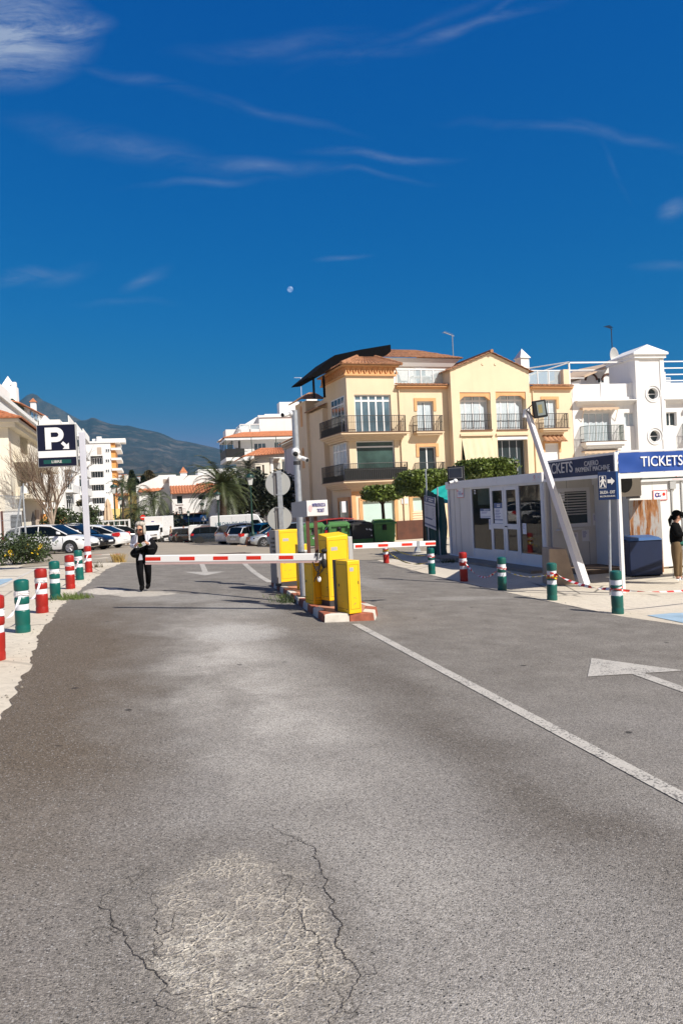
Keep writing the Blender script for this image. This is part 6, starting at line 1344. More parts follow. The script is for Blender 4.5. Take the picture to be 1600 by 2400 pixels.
mb = MB(); mb.box(0,.12,-.02,.02,.08,hs_); mb.box(LK - .14,LK,-.02,.02,.08,hs_); mb.box(-.02,LK+.02,-.03,.06,.02,.1); mb.build('corner_post',cabin_trim,K,bevel=.008)
mb = MB(); [mb.box(x,x+.012,.014,.0195,.1,hs_) for x in (.55,1.02)]; mb.build('panel_joint',grey_paint,K)
mb = MB()
edges = sorted({d0[0] - .08,d0[1]+.05,d2[1]+.04,d3[1]+.08} | {d1[1]+.045})
for x in edges: mb.box(x - .045,x+.045,-.005,.06,.1,hs_)
for a,b_ in zip(edges,edges[1:]):
 mb.box(a+.045,b_ - .045,.0,.055,.1,zb0 if b_<edges[1]+.01 or a>edges[2] else .30); mb.box(a+.045,b_ - .045,.0,.055,zt0_,hs_)
mb.build('glazing_frame',cabin_trim,K,bevel=.006)
m_,n_,b_ = newmat('booth_glass'); b_.inputs['Base Color'].default_value = (.02,.025,.024,1); b_.inputs['Roughness'].default_value = .02; b_.inputs['Alpha'].default_value = .45; b_.inputs['Specular IOR Level'].default_value = 1.0; booth_glass = m_
for k_,(a,b_) in enumerate(zip(edges,edges[1:])):
 zl_ = zb0 if k_ in (0,len(edges) - 2) else .30
 if k_ in (0,len(edges) - 2): m1 = MB(); m1.box(a+.03,b_ - .03,.025,.032,zl_,zt0_); m1.build('fixed_pane',booth_glass,K)
 else:
  m1 = MB(); xa_,xb_ = a+.05,b_ - .05; zm = PK.uz(*c(8,900,800))[1]
  m1.box(xa_,xa_+.09,-.012,.04,zl_,zt0_); m1.box(xb_ - .09,xb_,-.012,.04,zl_,zt0_); m1.box(xa_+.09,xb_ - .09,-.012,.04,zt0_ - .1,zt0_); m1.box(xa_+.09,xb_ - .09,-.012,.04,zl_,zl_+.16); m1.box(xa_+.09,xb_ - .09,-.012,.04,zm - .08,zm+.08); do = m1.build('door',cabin_trim,K,bevel=.006)
  m1 = MB(); m1.box(xa_+.08,xb_ - .08,.01,.016,zl_+.15,zt0_ - .09); m1.build('pane',booth_glass,do)
  if k_==2: m1 = MB(); m1.tube([(xa_+.045,-.012,zm),(xa_+.045,-.06,zm)],.016,8); m1.box(xa_+.03,xa_+.17,-.07,-.05,zm - .012,zm+.012); m1.build('handle',rubber,do)
mb = MB(); q = rc(PK,8,415,385,487,492); mb.box(q[0],q[1],-.004,.019,q[2],q[3]); np_ = mb.build('notice',paper,K)
mb = MB(); a,b_,p,q_ = q; e_ = .018; mb.box(a,b_,-.006,-.0045,q_ - e_,q_); mb.box(a,b_,-.006,-.0045,p,p+e_); mb.box(a,a+e_,-.006,-.0045,p+e_,q_ - e_); mb.box(b_ - e_,b_,-.006,-.0045,p+e_,q_ - e_); mb.lathe([(.035,-.002),(.035,0)],14,(a+.09,-.0045,q_ - .1), 'y'); mb.lathe([(.035,-.002),(.035,0)],14,(b_ - .08,-.0045,p+.14), 'y'); mb.build('red_border',red_refl,np_)
mb = MB(); sheet_lines(mb,a+.12,b_ - .05,-.0045,p+(q_ - p)*.62,3,.02,.05,.9); mb.build('small_print',letter_blue,np_)
def logo(root,x,z,y=-.062,s_=1.0):
 m1 = MB(); m1.lathe([(.045*s_,-.002),(.045*s_,0)],16,(x,y - .002,z+.02), 'y'); o = m1.build('logo',red_refl,root); m1 = MB(); m1.lathe([(.026*s_,-.002),(.026*s_,0)],14,(x+.006,y - .0045,z+.02), 'y'); m1.build('logo_core',paper,o); m1 = MB(); m1.box(x - .12*s_,x+.12*s_,y - .002,y,z - .075,z - .055); m1.box(x+.18,x+.30,y - .002,y,z+.02,z+.04); m1.box(x+.19,x+.29,y - .002,y,z - .02,z - .0); m1.build('logo_text',pink_mark,o)
logo(K,PK.uz(*c(8,345,330))[0],hk - .13); logo(K,PK.uz(*c(8,1272,260))[0],hk - .13)
# posters behind the glass and the shadowy room
def poster(root,nm,q,y,head=True,seed=1,lines=7):
 a,b_,p,t_ = q; H_ = t_ - p; m1 = MB(); m1.box(a,b_,y,y+.006,p,t_); o = m1.build(nm,paper,root)
 if head: m1 = MB(); m1.box(a,b_,y - .003,y - .0005,t_ - H_*.24,t_); m1.box(a,b_,y - .003,y - .0005,p,p+H_*.06); m1.box(a,b_,y - .003,y - .0005,p+H_*.20,p+H_*.24); m1.build('blue_header',blue_sign,o); m1 = MB(); sheet_lines(m1,a+(b_ - a)*.3,b_,y - .0035,t_ - H_*.07,2,H_*.035,H_*.07,.7,seed); m1.build('heading',letter_white,o)
 m1 = MB(); sheet_lines(m1,a+(b_ - a)*.1,b_ - (b_ - a)*.1,y - .0006,t_ - H_*(.32 if head else .12),lines,H_*.022,H_*.072,.8,seed+3); m1.build('small_print',letter_blue,o); return o
poster(K, 'poster',rc(PK,8,820,548,925,782),.0,True,4,6); poster(K, 'poster',rc(PK,8,662,610,795,715),.018,True,6,3); poster(K, 'leaflet',rc(PK,8,755,725,798,835),.018,False,2,6); poster(K, 'leaflet',rc(PK,8,1118,768,1158,885),.018,False,3,6)
mb = MB()
for x_,y_ in ((597,385),(1312,350)):
 q = rc(PK,8,x_ - 4,y_,x_+14,y_+70)
 for i in range(4): mb.box(q[0],q[1],.018,.022,q[2]+(q[3] - q[2])*i/4+.01,q[2]+(q[3] - q[2])*(i+.65)/4)
mb.build('digit_strip',paper,K)
mb = MB(); mb.box(.5,2.2,1.2,1.8,.1,.95); mb.box(3.0,4.4,1.9,2.2,.1,1.9); mb.box(5.2,6.6,1.5,2.1,.1,.9); mb.build('counter',grey_paint,K); mb = MB(); mb.box(4.5,4.9,1.2,1.5,.1,1.3); mb.build('red_locker',brown_paint,K)
mb = MB(); q = rc(PK,8,600,370,780,570); mb.box(q[0]+.02,q[1],.12,.13,q[2],q[3]); mb.build('roller_blind',shutter_green,K)
pad = MB(); pad.box(-.3,LK+.5,-.75,3,-.06,.075); pad = pad.build('cabin_plinth',mat('cabin_concrete_pad',(.28,.23,.18),.9,var=.2,vscale=2,bump=.3,bscale=30),K)
def on_cabin(u,y,z): return (10.75+y,26.45 - u,ZG+z)
# floodlight and camera on the cabin roof
uf,zf_ = PK.uz(*c(8,350,245)); t = thing('floodlight', 'square black floodlight on the roof corner of the grey cabin', 'floodlight',on_cabin(uf,.2,hk),-PI/2+.9)
s_ = .31; mb = MB(); mb.box(-s_,s_,-.06,.06,zf_ - hk - s_,zf_ - hk+s_); mb.build('housing',iron,t,bevel=.02); mb = MB(); mb.box(-s_*.82,s_*.82,-.066,-.0605,zf_ - hk - s_*.42,zf_ - hk+s_*.82); mb.build('frame',grey_paint,t); mb = MB(); mb.box(-s_*.75,s_*.75,-.072,-.0665,zf_ - hk - s_*.35,zf_ - hk+s_*.75); mb.build('lamp_glass',glass,t); mb = MB(); mb.box(-.03,.03,-.02,.02,0,max(.03,zf_ - hk - s_)); mb.build('bracket',iron,t)
uf,zf_ = PK.uz(*c(8,432,308)); t = thing('roof_camera', 'small white security camera on the edge of the grey cabin roof', 'security camera',on_cabin(uf,-.12,hk - .02),-PI/2+.6)
mb = MB(); mb.ball((0,0,.02),.085,14,10); mb.tube([(-.05,-.05,.0),(-.14,-.16,-.03)],.055,12); mb.build('casing',white_paint,t,True); mb = MB(); mb.tube([(-.14,-.16,-.03),(-.145,-.168,-.032)],.045,12); mb.build('lens',rubber,t)
# ---- ticket office beyond the glazed cabin
OX,OY = 10.93,19.36
O = thing('ticket_office', 'ticket office with shaded window under dark blue TICKETS fascia', 'ticket office',(OX,OY,ZG),0); PO = Plane((OX,OY),(OX+1,OY)); PO.bz = ZG
ow = rc(PO,9,205,385,560,808); uR = PO.uz(*c(9,965,800))[0]; hO = 2.55
mb = MB(); volume(mb,0,uR,.08,hO,[(ow[0],ow[1],ow[2],ow[3])],.07,rev=.06); mb.build('wall',office_wall,O)
wo = window(O,ow,cabin_trim,glass,1,-.02,None,.10); mb = MB()
for i in range(9): z_ = ow[3] - .12 - i*.075; mb.hexa([(ow[0]+.1,.01,z_ - .068),(ow[1] - .1,.01,z_ - .068),(ow[1] - .1,.03,z_ - .068),(ow[0]+.1,.03,z_ - .068)],[(ow[0]+.1,-.012,z_),(ow[1] - .1,-.012,z_),(ow[1] - .1,.01,z_),(ow[0]+.1,.01,z_)])
mb.build('blind',grey_pale,wo); mb = MB(); q = rc(PO,9,250,800,450,830); mb.box(ow[0] - .06,q[1]+.05,-.16,.0,q[2] - .03,q[2]+.01); mb.build('counter',cabin_trim,wo)
poster(O, 'poster',rc(PO,9,655,578,835,712),-.008,True,5,3); poster(O, 'notice',rc(PO,9,590,660,660,788),-.008,False,7,7); poster(O, 'notice',rc(PO,9,680,725,760,848),-.008,False,8,8); poster(O, 'notice',rc(PO,9,770,722,835,830),-.008,False,9,7); poster(O, 'notice',rc(PO,9,472,838,548,960),-.012,False,10,8); poster(O, 'notice',rc(PO,9,378,865,432,985),-.008,False,11,4); poster(O, 'leaflet',rc(PO,9,215,410,285,530),-.004,False,12,4)
mb = MB(); q = rc(PO,9,556,965,562,1225)
for x in (q[0],q[0]+1.0,.5): mb.box(x,x+.012,-.003,.0,.1,hO if x != q[0] else q[3])
mb.build('panel_joint',grey_paint,O); mb = MB(); mb.box(-.1,uR+.1,-1.6,-.02,-.05,.10); mb.box(uR - .09,uR,-.05,-.005,.1,hO); mb.build('base_step',mat('brown_step',(.22,.155,.10),.9,var=.25,vscale=3),O)
# fascia boards on the canopy edge: local x runs from the far end (-Lf) to the corner (0)
Lf = 2.95
cY = 14.15; FX = 9.57; FX,cY = at(1440.5,1090,16.05)[:2]
PFa = Plane((FX,cY+Lf),(FX,cY)); PFa.bz = ZG; fr_ = PFa.uz(*c(7,848,1268)); fb_ = PFa.uz(*c(7,855,1486)); ftop,fbot = fr_[1] - .02,fb_[1]+.02
CN = thing('office_canopy', 'canopy with dark blue TICKETS CAJERO PAYMENT MACHINE board and bright blue TICKETS banner', 'canopy',(FX,cY,ZG),-PI/2)
mb = MB(); mb.box(-Lf,0,-.02,.02,fbot,ftop); mb.build('fascia_board',navy,CN); mb = MB(); mb.box(-Lf,.03,-.03,.08,ftop,ftop+.05); mb.box(-Lf,.03,-.035,.08,fbot - .07,fbot); mb.box(-.005,.035,-.03,.03,fbot,ftop); mb.build('fascia_trim',cabin_trim,CN)
uT = lambda x,y: PFa.uz(*c(7,x,y))
a = uT(140,1470)[0] - Lf; b_ = uT(415,1455)[0] - Lf; z0_ = uT(290,1472)[1]; z1_ = uT(290,1362)[1]; text('TICKETS',z1_ - z0_,letter_grey,CN,((a+b_)/2 - .02,-.024,z0_),width=b_ - a+.06,bold=.004)
a = uT(540,1395)[0] - Lf; b_ = uT(687,1385)[0] - Lf; z0_ = uT(610,1392)[1]; z1_ = uT(610,1342)[1]; text('CAJERO',z1_ - z0_,letter_grey,CN,((a+b_)/2,-.024,z0_),width=b_ - a,bold=0)
a = uT(450,1458)[0] - Lf; b_ = uT(808,1438)[0] - Lf; z0_ = uT(630,1449)[1]; z1_ = uT(630,1398)[1]; text('PAYMENT MACHINE',z1_ - z0_,letter_grey,CN,((a+b_)/2,-.024,z0_),width=b_ - a,bold=0)
PBn = Plane((FX,cY),(FX+1,cY)); PBn.bz = ZG; bt_ = PBn.uz(*c(7,870,1262))[1]; bb_ = PBn.uz(*c(7,870,1474))[1]; LB_ = 6.0
mb = MB(); nx,nz = 60,8
vs = []; fs = []
for i in range(nx+1):
 for j in range(nz+1):
  u,v = LB_*i/nx,j/nz; vs.append((.03 - .012*math.sin(u*5+v*3)*math.sin(v*PI) - .01*math.sin(u*11 - v*5)*v,.06+u,bb_+(bt_ - bb_)*v))
for i in range(nx):
 for j in range(nz): o = i*(nz+1)+j; fs.append((o,o+nz+1,o+nz+2,o+1))
mb.add([(x,y,z) for x,y,z in vs],fs); bn = mb.build('banner',blue_cloth,CN,True)
a = PBn.uz(*c(7,1108,1400))[0]; z0_ = PBn.uz(*c(7,1300,1397))[1]; z1_ = PBn.uz(*c(7,1300,1293))[1]; wT = (PBn.uz(*c(7,1480,1400))[0] - a)/5.95*7.05
text('TICKETS',z1_ - z0_,letter_white,CN,(.048,.0+a,z0_),ux=(0,1,0),width=wT,align='LEFT',bold=.006,depth=.003)
mb = MB(); mb.box(-.06,.02,.06,LB_,bb_ - .12,bb_ - .01); mb.box(-.06,.02,.06,LB_,bt_+.01,bt_+.05); mb.build('banner_rail',cabin_trim,CN)
mb = MB(); mb.prismz([(.012,.0),(.012,3.3),(-5.15,3.3),(-5.15,1.4),(-Lf,.0)],fbot+.12,fbot+.2); mb.build('canopy_roof',office_wall,CN)
mb = MB(); mb.box(-.01,.065,.0,.075,0,fbot - .07); mb.build('canopy_post',white_paint,CN,bevel=.006)
mb = MB(); mb.box(-.03,-.005,.6,3.9,bb_ - .16,bb_ - .13); mb.box(.0,.03,2.15,2.5,bb_ - .20,bb_ - .12); mb.build('cable',green_iron,CN)
# ---- third cabin, sunlit, behind the banner
XX = 13.15; CY2 = 17.75; C3 = thing('white_cabin', 'white metal cabin with red bordered notice behind the blue banner', 'cabin',(XX,CY2,ZG),0); P3 = Plane((XX,CY2),(XX+1,CY2)); P3.bz = ZG
hb_ = P3.uz(*c(9,1200,318))[1]; ht_ = P3.uz(*c(9,1200,235))[1]; xl_ = P3.uz(*c(9,985,700))[0]
mb = MB(); mb.box(xl_,4.5,0,1.6,.05,hb_); mb.build('wall',mat('white_cabin_panel',(.74,.75,.74),.5,var=.03),C3); mb = MB(); mb.box(xl_ - .05,4.5,-.07,1.65,hb_,ht_); mb.build('roof_band',cabin_trim,C3)
q = rc(P3,9,1235,408,1388,520); mb = MB(); mb.box(q[0],q[1],-.02,-.004,q[2],q[3]); no = mb.build('notice',paper,C3); mb = MB(); a,b_,p,t_ = q; e_ = .018; mb.box(a,b_,-.023,-.0205,t_ - e_,t_); mb.box(a,b_,-.023,-.0205,p,p+e_); mb.box(a,a+e_,-.023,-.0205,p+e_,t_ - e_); mb.box(b_ - e_,b_,-.023,-.0205,p+e_,t_ - e_); mb.lathe([(.045,-.002),(.045,0)],16,(b_ - .1,-.0205,p+.16), 'y'); mb.build('red_border',red_refl,no)
mb = MB(); mb.lathe([(.065,-.002),(.065,0)],16,(a+.12,-.0205,t_ - .13), 'y'); sheet_lines(mb,a+.12,b_ - .18,-.0205,p+.2,2,.035,.07,.95); mb.build('dark_print',letter_blue,no); mb = MB(); mb.lathe([(.035,-.002),(.035,0)],14,(a+.125,-.023,t_ - .125), 'y'); sheet_lines(mb,a+.22,b_ - .1,-.0205,t_ - .12,1,.025,.05,.9); mb.build('light_print',pink_mark,no)
logo(C3,P3.uz(*c(9,1485,262))[0],(hb_+ht_)/2,-.072,1.3)
mb = MB()
for x_ in (1440,1548): u_ = P3.uz(*c(9,x_,500))[0]; mb.box(u_ - .02,u_+.02,-.03,-.002,.05,hb_ - .02)
u_ = P3.uz(*c(9,1440,330))[0]; mb.box(u_ - .09,u_+.09,-.06,-.002,hb_ - .22,hb_ - .02); mb.build('conduit',grey_pale,C3); u_ = P3.uz(*c(9,1228,300))[0]; mb = MB(); mb.box(u_ - .004,u_+.004,-.004,-.0005,.05,hb_); mb.build('panel_joint',grey_pale,C3)
# ---- air conditioner, rusty board, blue bin, gate piece
t = thing('air_conditioner', 'beige air conditioner unit hung beside the canopy post', 'air conditioner',at(1463,1164,19.5),.18)
mb = MB(); mb.box(-.42,.42,-.16,.16,.0,.72); mb.build('casing',mat('beige_metal',(.40,.36,.31),.5,var=.05),t,bevel=.03); mb = MB(); mb.lathe([(.26,-.012),(.26,0)],24,(-.16,-.162,.36), 'y'); mb.build('fan_grille',rubber,t); mb = MB(); mb.box(.10,.36,-.166,-.161,.52,.62); mb.build('badge',blue_sign,t); mb = MB(); mb.box(-.38,-.34,-.14,.3,-.06,.0); mb.box(.34,.38,-.14,.3,-.06,0); mb.build('bracket',grey_paint,t)
Dr = dep((12.3,17.2)); p0 = at(*c(9,990,890),Dr); t = thing('rusty_board', 'rust streaked white metal board standing behind the dark blue bin', 'metal board',(p0[0],p0[1],ZG),-.24); ca,sa = math.cos(-.24),math.sin(-.24)
def rb_(x,y): q = at(*c(9,x,y),Dr); dx,dy = q[0] - p0[0],q[1] - p0[1]; return (dx*ca+dy*sa,q[2] - ZG)
m_,n_,b_ = newmat('rust_streaks'); geo = n_.add('ShaderNodeNewGeometry').outputs['Position']; f = n_.noise(n_.mapv(geo,(5,5,.7)),1.6,6,.65); f2 = n_.noise(geo,18,4,.7)
cl = n_.mix(n_.ramp(f,.46,.54),(.42,.40,.38),(.36,.15,.045)); cl = n_.mix(n_.ramp(f,.55,.66),cl,(.13,.038,.012)); cl = n_.mix(n_.ramp(f2,.55,.75,0,.5),cl,(.25,.10,.04)); n_.link(cl,b_.inputs['Base Color']); b_.inputs['Roughness'].default_value = .8
k0,k1,k2,k3 = rb_(992,900),rb_(1338,885),rb_(1315,508),rb_(975,520); mb = MB(); mb.prism([(k0[0],0),(k1[0],0),k1,k2,k3,k0],-.02,.02); mb.build('sheet',m_,t)
Du = 18.6; p0 = ground(*c(9,1000,1352)); t = thing('blue_bin', 'dark blue square bin with lighter lid under the rusty board', 'bin',(p0[0],p0[1],ZG),-.25); wB = .80; hB = at(*c(9,1000,925),dep(p0))[2] - ZG
mb = MB(); mb.hexa([(0,0,.03),(wB,0,.03),(wB,.7,.03),(0,.7,.03)],[(-.01,-.01,hB - .08),(wB+.01,-.01,hB - .08),(wB+.01,.71,hB - .08),(-.01,.71,hB - .08)]); mb.build('body',mat('navy_plastic',(.006,.017,.06),.5,var=.15),t,bevel=.02); mb = MB(); mb.hexa([(-.02,-.03,hB - .08),(wB+.02,-.03,hB - .08),(wB+.02,.73,hB - .02),(-.02,.73,hB - .02)],[(.05,.05,hB - .01),(wB - .05,.05,hB - .01),(wB - .05,.65,hB+.02),(.05,.65,hB+.02)]); mb.build('lid',mat('blue_plastic',(.03,.10,.27),.5,var=.1),t,bevel=.01); mb = MB(); mb.box(.05,.15,.05,.65,0,.03); mb.box(wB - .15,wB - .05,.05,.65,0,.03); mb.build('foot',rubber,t)
# ---- leaning white post with floodlight
b0 = ground(*c(9,505,1448)); D0 = dep(b0); tp_ = at(*c(6,1050,825),D0+.2); ax = Vector(tp_) - Vector(b0); Lp = ax.length
t = thing('leaning_post', 'white steel post leaning sharply towards the cabin with a floodlight on top', 'post',b0,0); zax = ax.normalized(); xax = Vector((cam2w(1,0)[0],cam2w(1,0)[1],0)); xax = (xax - zax*xax.dot(zax)).normalized(); yax = zax.cross(xax); t.rotation_euler = Matrix((xax,yax,zax)).transposed().to_euler()
wb = (c(9,548,0)[0] - c(9,462,0)[0])/F*D0/2; ca4,sa4 = math.cos(.62),math.sin(.62)
def rot(x,y,z): return (x*ca4 - y*sa4,x*sa4+y*ca4,z)
def shaft(mb,x0,x1,y0,y1,k1,z0,z1): mb.hexa([rot(x0,y0,z0),rot(x1,y0,z0),rot(x1,y1,z0),rot(x0,y1,z0)],[rot(x0*k1,y0*k1,z1),rot(x1*k1,y0*k1,z1),rot(x1*k1,y1*k1,z1),rot(x0*k1,y1*k1,z1)])
mb = MB(); shaft(mb,-wb*.85,wb*.85,-wb*.75,wb*.75,.72,-.02,Lp); mb.build('shaft',mat('lilac_white_steel',(.66,.65,.68),.45,var=.06),t,bevel=.008)
mb = MB(); shaft(mb,wb*.86,wb*1.5,-wb*.74,wb*.55,.92,.02,Lp*.52); mb.build('stiffener',white_paint,t,bevel=.006)
mb = MB(); mb.tube([(0,0,Lp),(0,0,Lp+.06)],.085,16); mb.tube([(-.1,0,Lp - .12),(-.02,0,Lp+.05)],.05,10); mb.build('cap',white_paint,t)
pf_ = at(*c(6,1180,800),D0+.1); t = thing('floodlight', 'large tilted black floodlight on the tip of the leaning post', 'floodlight',pf_,-.10); t.rotation_euler = (.0,-.10,-.30); sx_ = .155; sz_ = .20
mb = MB(); mb.box(-sx_,sx_,-.05,.05,-sz_,sz_); mb.build('housing',iron,t,bevel=.02); mb = MB(); mb.box(-sx_*.42,sx_*.72,-.056,-.0505,-sz_*.78,sz_*.78); mb.build('lamp_glass',mat('floodlight_lens',(.26,.30,.29),.25,var=.1),t); mb = MB(); mb.box(-.04,.05,-.059,-.0565,-.1,.09); mb.build('lamp_chip',mat('yellow_led',(.35,.30,.14),.4),t); mb = MB(); mb.tube([(-.30,.0,.02),(-.155,.03,.12)],.012,6); mb.tube([(-.30,.0,.02),(-.155,.03,-.16)],.012,6); mb.build('bracket',iron,t)
# ---- concrete slab propped by the cabin
D0 = dep(ground(*c(9,250,1432))); P0_ = at(*c(9,110,1430),D0); t = thing('concrete_slab', 'stained upright concrete slab between cabin and leaning post', 'concrete slab',(P0_[0],P0_[1],ZG),-YAW)
def sb2(x,y): q = at(*c(9,x,y),D0); v = Vector(q) - Vector(P0_); d_ = cam2w(1,0); return (v.x*d_[0]+v.y*d_[1],q[2] - ZG)
pts = [sb2(*p) for p in ((110,1400),(395,1440),(385,1370),(292,1040),(105,1035))]; pts = [(x,max(0,z)) for x,z in pts]; pts[0] = (pts[0][0],0); pts[1] = (pts[1][0],0); mb = MB(); mb.prism(pts,-.10,.55); mb.build('slab',concrete_slab,t,bevel=.02)
# ---- pedestrian exit sign
b0 = ground(*c(9,787,1545)); D0 = dep(b0); t = thing('exit_sign', 'blue SALIDA EXIT sign with walking figure and arrow on a thin post', 'sign',b0,-YAW*1.0)
def es(x,y): q = at(*c(9,x,y),D0); v = Vector(q) - Vector(b0); d_ = cam2w(1,0); return (v.x*d_[0]+v.y*d_[1],q[2] - b0[2])
xa,za = es(655,518); xb,zt_ = es(835,205); W_,H_ = xb - xa,zt_ - za
mb = MB(); pz = es(765,205); mb.tube([(0,.02,0),(pz[0],.02,pz[1]+.02)],.026,10); mb.build('post',galv,t,True); mb = MB(); mb.box(xa,xb,-.012,.0,za,zt_); mb.build('plate',navy,t,bevel=.004); mb = MB(); mb.box(xb+.001,xb+.05,-.012,.05,za,zt_); mb.build('side_return',blue_sign,t)
X = lambda a: xa+W_*a; Z = lambda a: za+H_*a; mb = MB()
a,b_,p,q_ = X(.06),X(.44),Z(.42),Z(.86); e_ = .008
for r_ in ((a,b_,p,p+e_),(a,b_,q_ - e_,q_),(a,a+e_,p+e_,q_ - e_),(b_ - e_,b_,p+e_,q_ - e_)): mb.box(r_[0],r_[1],-.016,-.0125,r_[2],r_[3])
mb.build('pictogram_border',letter_grey,t); mb = MB(); cx = (a+b_)/2; plate2 = lambda pl: mb.prism(pl,-.018,-.0125)
mb.prism([(cx+.022*math.cos(i*PI/6),Z(.795)+.026*math.sin(i*PI/6)) for i in range(12)],-.018,-.0125)
plate2([(cx - .03,Z(.60)),(cx+.025,Z(.60)),(cx+.03,Z(.745)),(cx - .02,Z(.745))]); plate2([(cx - .03,Z(.60)),(cx - .06,Z(.46)),(cx - .035,Z(.455)),(cx+.0,Z(.60))]); plate2([(cx+.0,Z(.60)),(cx+.03,Z(.455)),(cx+.058,Z(.46)),(cx+.025,Z(.60))]); plate2([(cx - .02,Z(.745)),(cx - .065,Z(.64)),(cx - .045,Z(.63)),(cx - .005,Z(.72))]); plate2([(cx+.02,Z(.72)),(cx+.055,Z(.63)),(cx+.072,Z(.645)),(cx+.03,Z(.745))]); mb.build('walking_figure',letter_grey,t)
mb = MB(); plate2([(X(.52),Z(.59)),(X(.72),Z(.59)),(X(.72),Z(.52)),(X(.92),Z(.655)),(X(.72),Z(.79)),(X(.72),Z(.72)),(X(.52),Z(.72))]); mb.build('arrow',letter_grey,t)
text('SALIDA - EXIT',H_*.105,letter_grey,t,(X(.49),-.0135,Z(.22)),width=W_*.84,bold=.004); text('BALCÓN DE EUROPA',H_*.07,letter_grey,t,(X(.49),-.0135,Z(.10)),width=W_*.84,bold=.004)
# ---- green net fence with price board, teal tarpaulin
f0 = at(*c(13,915,925),30.6); FNx,FNy = 10.35,26.7
t = thing('net_fence', 'dark green shade net fence on thin posts beside the grey cabin', 'fence',(FNx,FNy,g(FNx,FNy)),0)
Dn_ = 30.2; pA = at(*c(8,80,900),Dn_); pB = (10.7,26.6); PN = Plane((pA[0],pA[1]),pB); PN.bz = g(FNx,FNy)
zA,zB = PN.uz(*c(8,80,388))[1],PN.uz(*c(8,318,510))[1]
lx = lambda u: (PN.o[0]+PN.d[0]*u - FNx,PN.o[1]+PN.d[1]*u - FNy)
mb = MB(); k = 22; vs = []; fs = []
for i in range(k+1):
 u = PN.L*i/k; x,y = lx(u)
 for j in range(9): v = j/8; vs.append((x+.03*math.sin(i*1.3+j),y+.03*math.cos(i*1.7+j*.8),.02+(zA+(zB - zA)*i/k)*v))
for i in range(k):
 for j in range(8): o = i*9+j; fs.append((o,o+9,o+10,o+1))
mb.add(vs,fs); mb.build('net',mesh_green,t,True)
for cx_,top in (((70,190),(78,190)),((196,380),(200,375))):
 pass
for (x_,yt) in ((72,185),(198,375)): u_,z_ = PN.uz(*c(8,x_,yt)); x,y = lx(u_); mb = MB(); mb.tube([(x,y - .06,0),(x,y - .06,z_)],.03,8); mb.build('post',galv,t)
t2 = thing('tarpaulin', 'bright teal tarpaulin draped behind the green net beside the cabin', 'tarpaulin',(FNx,FNy,g(FNx,FNy)),0); mb = MB(); vs = []; fs = []
for i in range(13):
 for j in range(7): u = PN.L*(.35+.75*i/12); x,y = lx(u); v = j/6; vs.append((x+v*1.6,y+.25+v*1.2,(zA+(zB - zA)*(.35+.75*i/12)) - .05+v*.55 - .45*v*(i/12)+.05*math.sin(i*1.4+j)))
for i in range(12):
 for j in range(6): o = i*7+j; fs.append((o,o+7,o+8,o+1))
mb.add(vs,fs); mb.build('sheet',mesh_teal,t2,True)
PBd = PN.shifted(-.14); q = [PBd.uz(*c(8,x,y)) for x,y in ((62,465),(182,490),(193,845),(72,795))]; ob = PBd.o
t = thing('price_board', 'white and blue parking price board hung on the green net fence', 'notice board',(ob[0],ob[1],g(FNx,FNy)),PBd.rz)
def bq(u,v): a_ = [q[0][k]+(q[1][k] - q[0][k])*u for k in (0,1)]; b_ = [q[3][k]+(q[2][k] - q[3][k])*u for k in (0,1)]; return (a_[0]+(b_[0] - a_[0])*v,a_[1]+(b_[1] - a_[1])*v)
def bquad(mb,u0,v0,u1,v1,y0,y1): mb.prism([bq(u0,v1),bq(u1,v1),bq(u1,v0),bq(u0,v0)],y0,y1)
mb = MB(); bquad(mb,0,0,1,1,-.01,.0); mb.build('board',mat('board_white',(.44,.44,.48),.5),t); mb = MB(); bquad(mb,0,0,1,.2,-.014,-.0105); bquad(mb,.02,.26,1,.285,-.014,-.0105); bquad(mb,.05,.68,.7,.73,-.014,-.0105); bquad(mb,0,.88,1,.94,-.014,-.0105); mb.build('blue_band',mat('muted_blue_print',(.05,.08,.18),.5),t)
text('P',.16,letter_grey,t,(bq(.25,.15)[0],-.0165,bq(.25,.16)[1]),bold=.004); mb = MB(); bquad(mb,.42,.06,.85,.09,-.017,-.0145); bquad(mb,.42,.12,.75,.15,-.017,-.0145); mb.build('heading',letter_grey,t); mb = MB()
for i in range(8): bquad(mb,.06,.34+i*.045,.34,.352+i*.045,-.0125,-.0105); bquad(mb,.7,.34+i*.045,.88,.352+i*.045,-.0125,-.0105)
mb.build('price_rows',mat('grey_print',(.2,.2,.26),.5),t)
# ================================================================ vehicles (x forward, z up)
def place(px,D,yaw_cam):
 """ground point under a pixel column at a depth; heading given relative to the view (0 = away, 90 = to the right)"""
 p = at(px,1200,D); return (p[0],p[1],g(p[0],p[1])),PI/2 - YAW - math.radians(yaw_cam)
def wheel(root,x,y,r,sgn,wd=.20,far=False):
 mb = MB(); mb.lathe([(r*.62,-wd/2),(r*.94,-wd/2),(r,-wd*.36),(r,wd*.36),(r*.94,wd/2),(r*.62,wd/2)],24,(x,y,r), 'y'); o = mb.build('wheel',rubber,root,True)
 if not far:
  mb = MB(); yo = y+sgn*wd*.47
  mb.lathe([(r*.64,-.01),(r*.64,.01),(r*.55,.012),(r*.55,-.01)],24,(x,yo,r), 'y'); mb.lathe([(r*.16,-.012),(r*.16,.014)],10,(x,yo,r), 'y')
  for k in range(5):
   a = 2*PI*k/5+.3; p = (x+r*.58*math.cos(a),yo,r+r*.58*math.sin(a)); mb.tube([(x,yo,r),p],[.03,.045],5)
  mb.build('rim',rim_m,o,True)
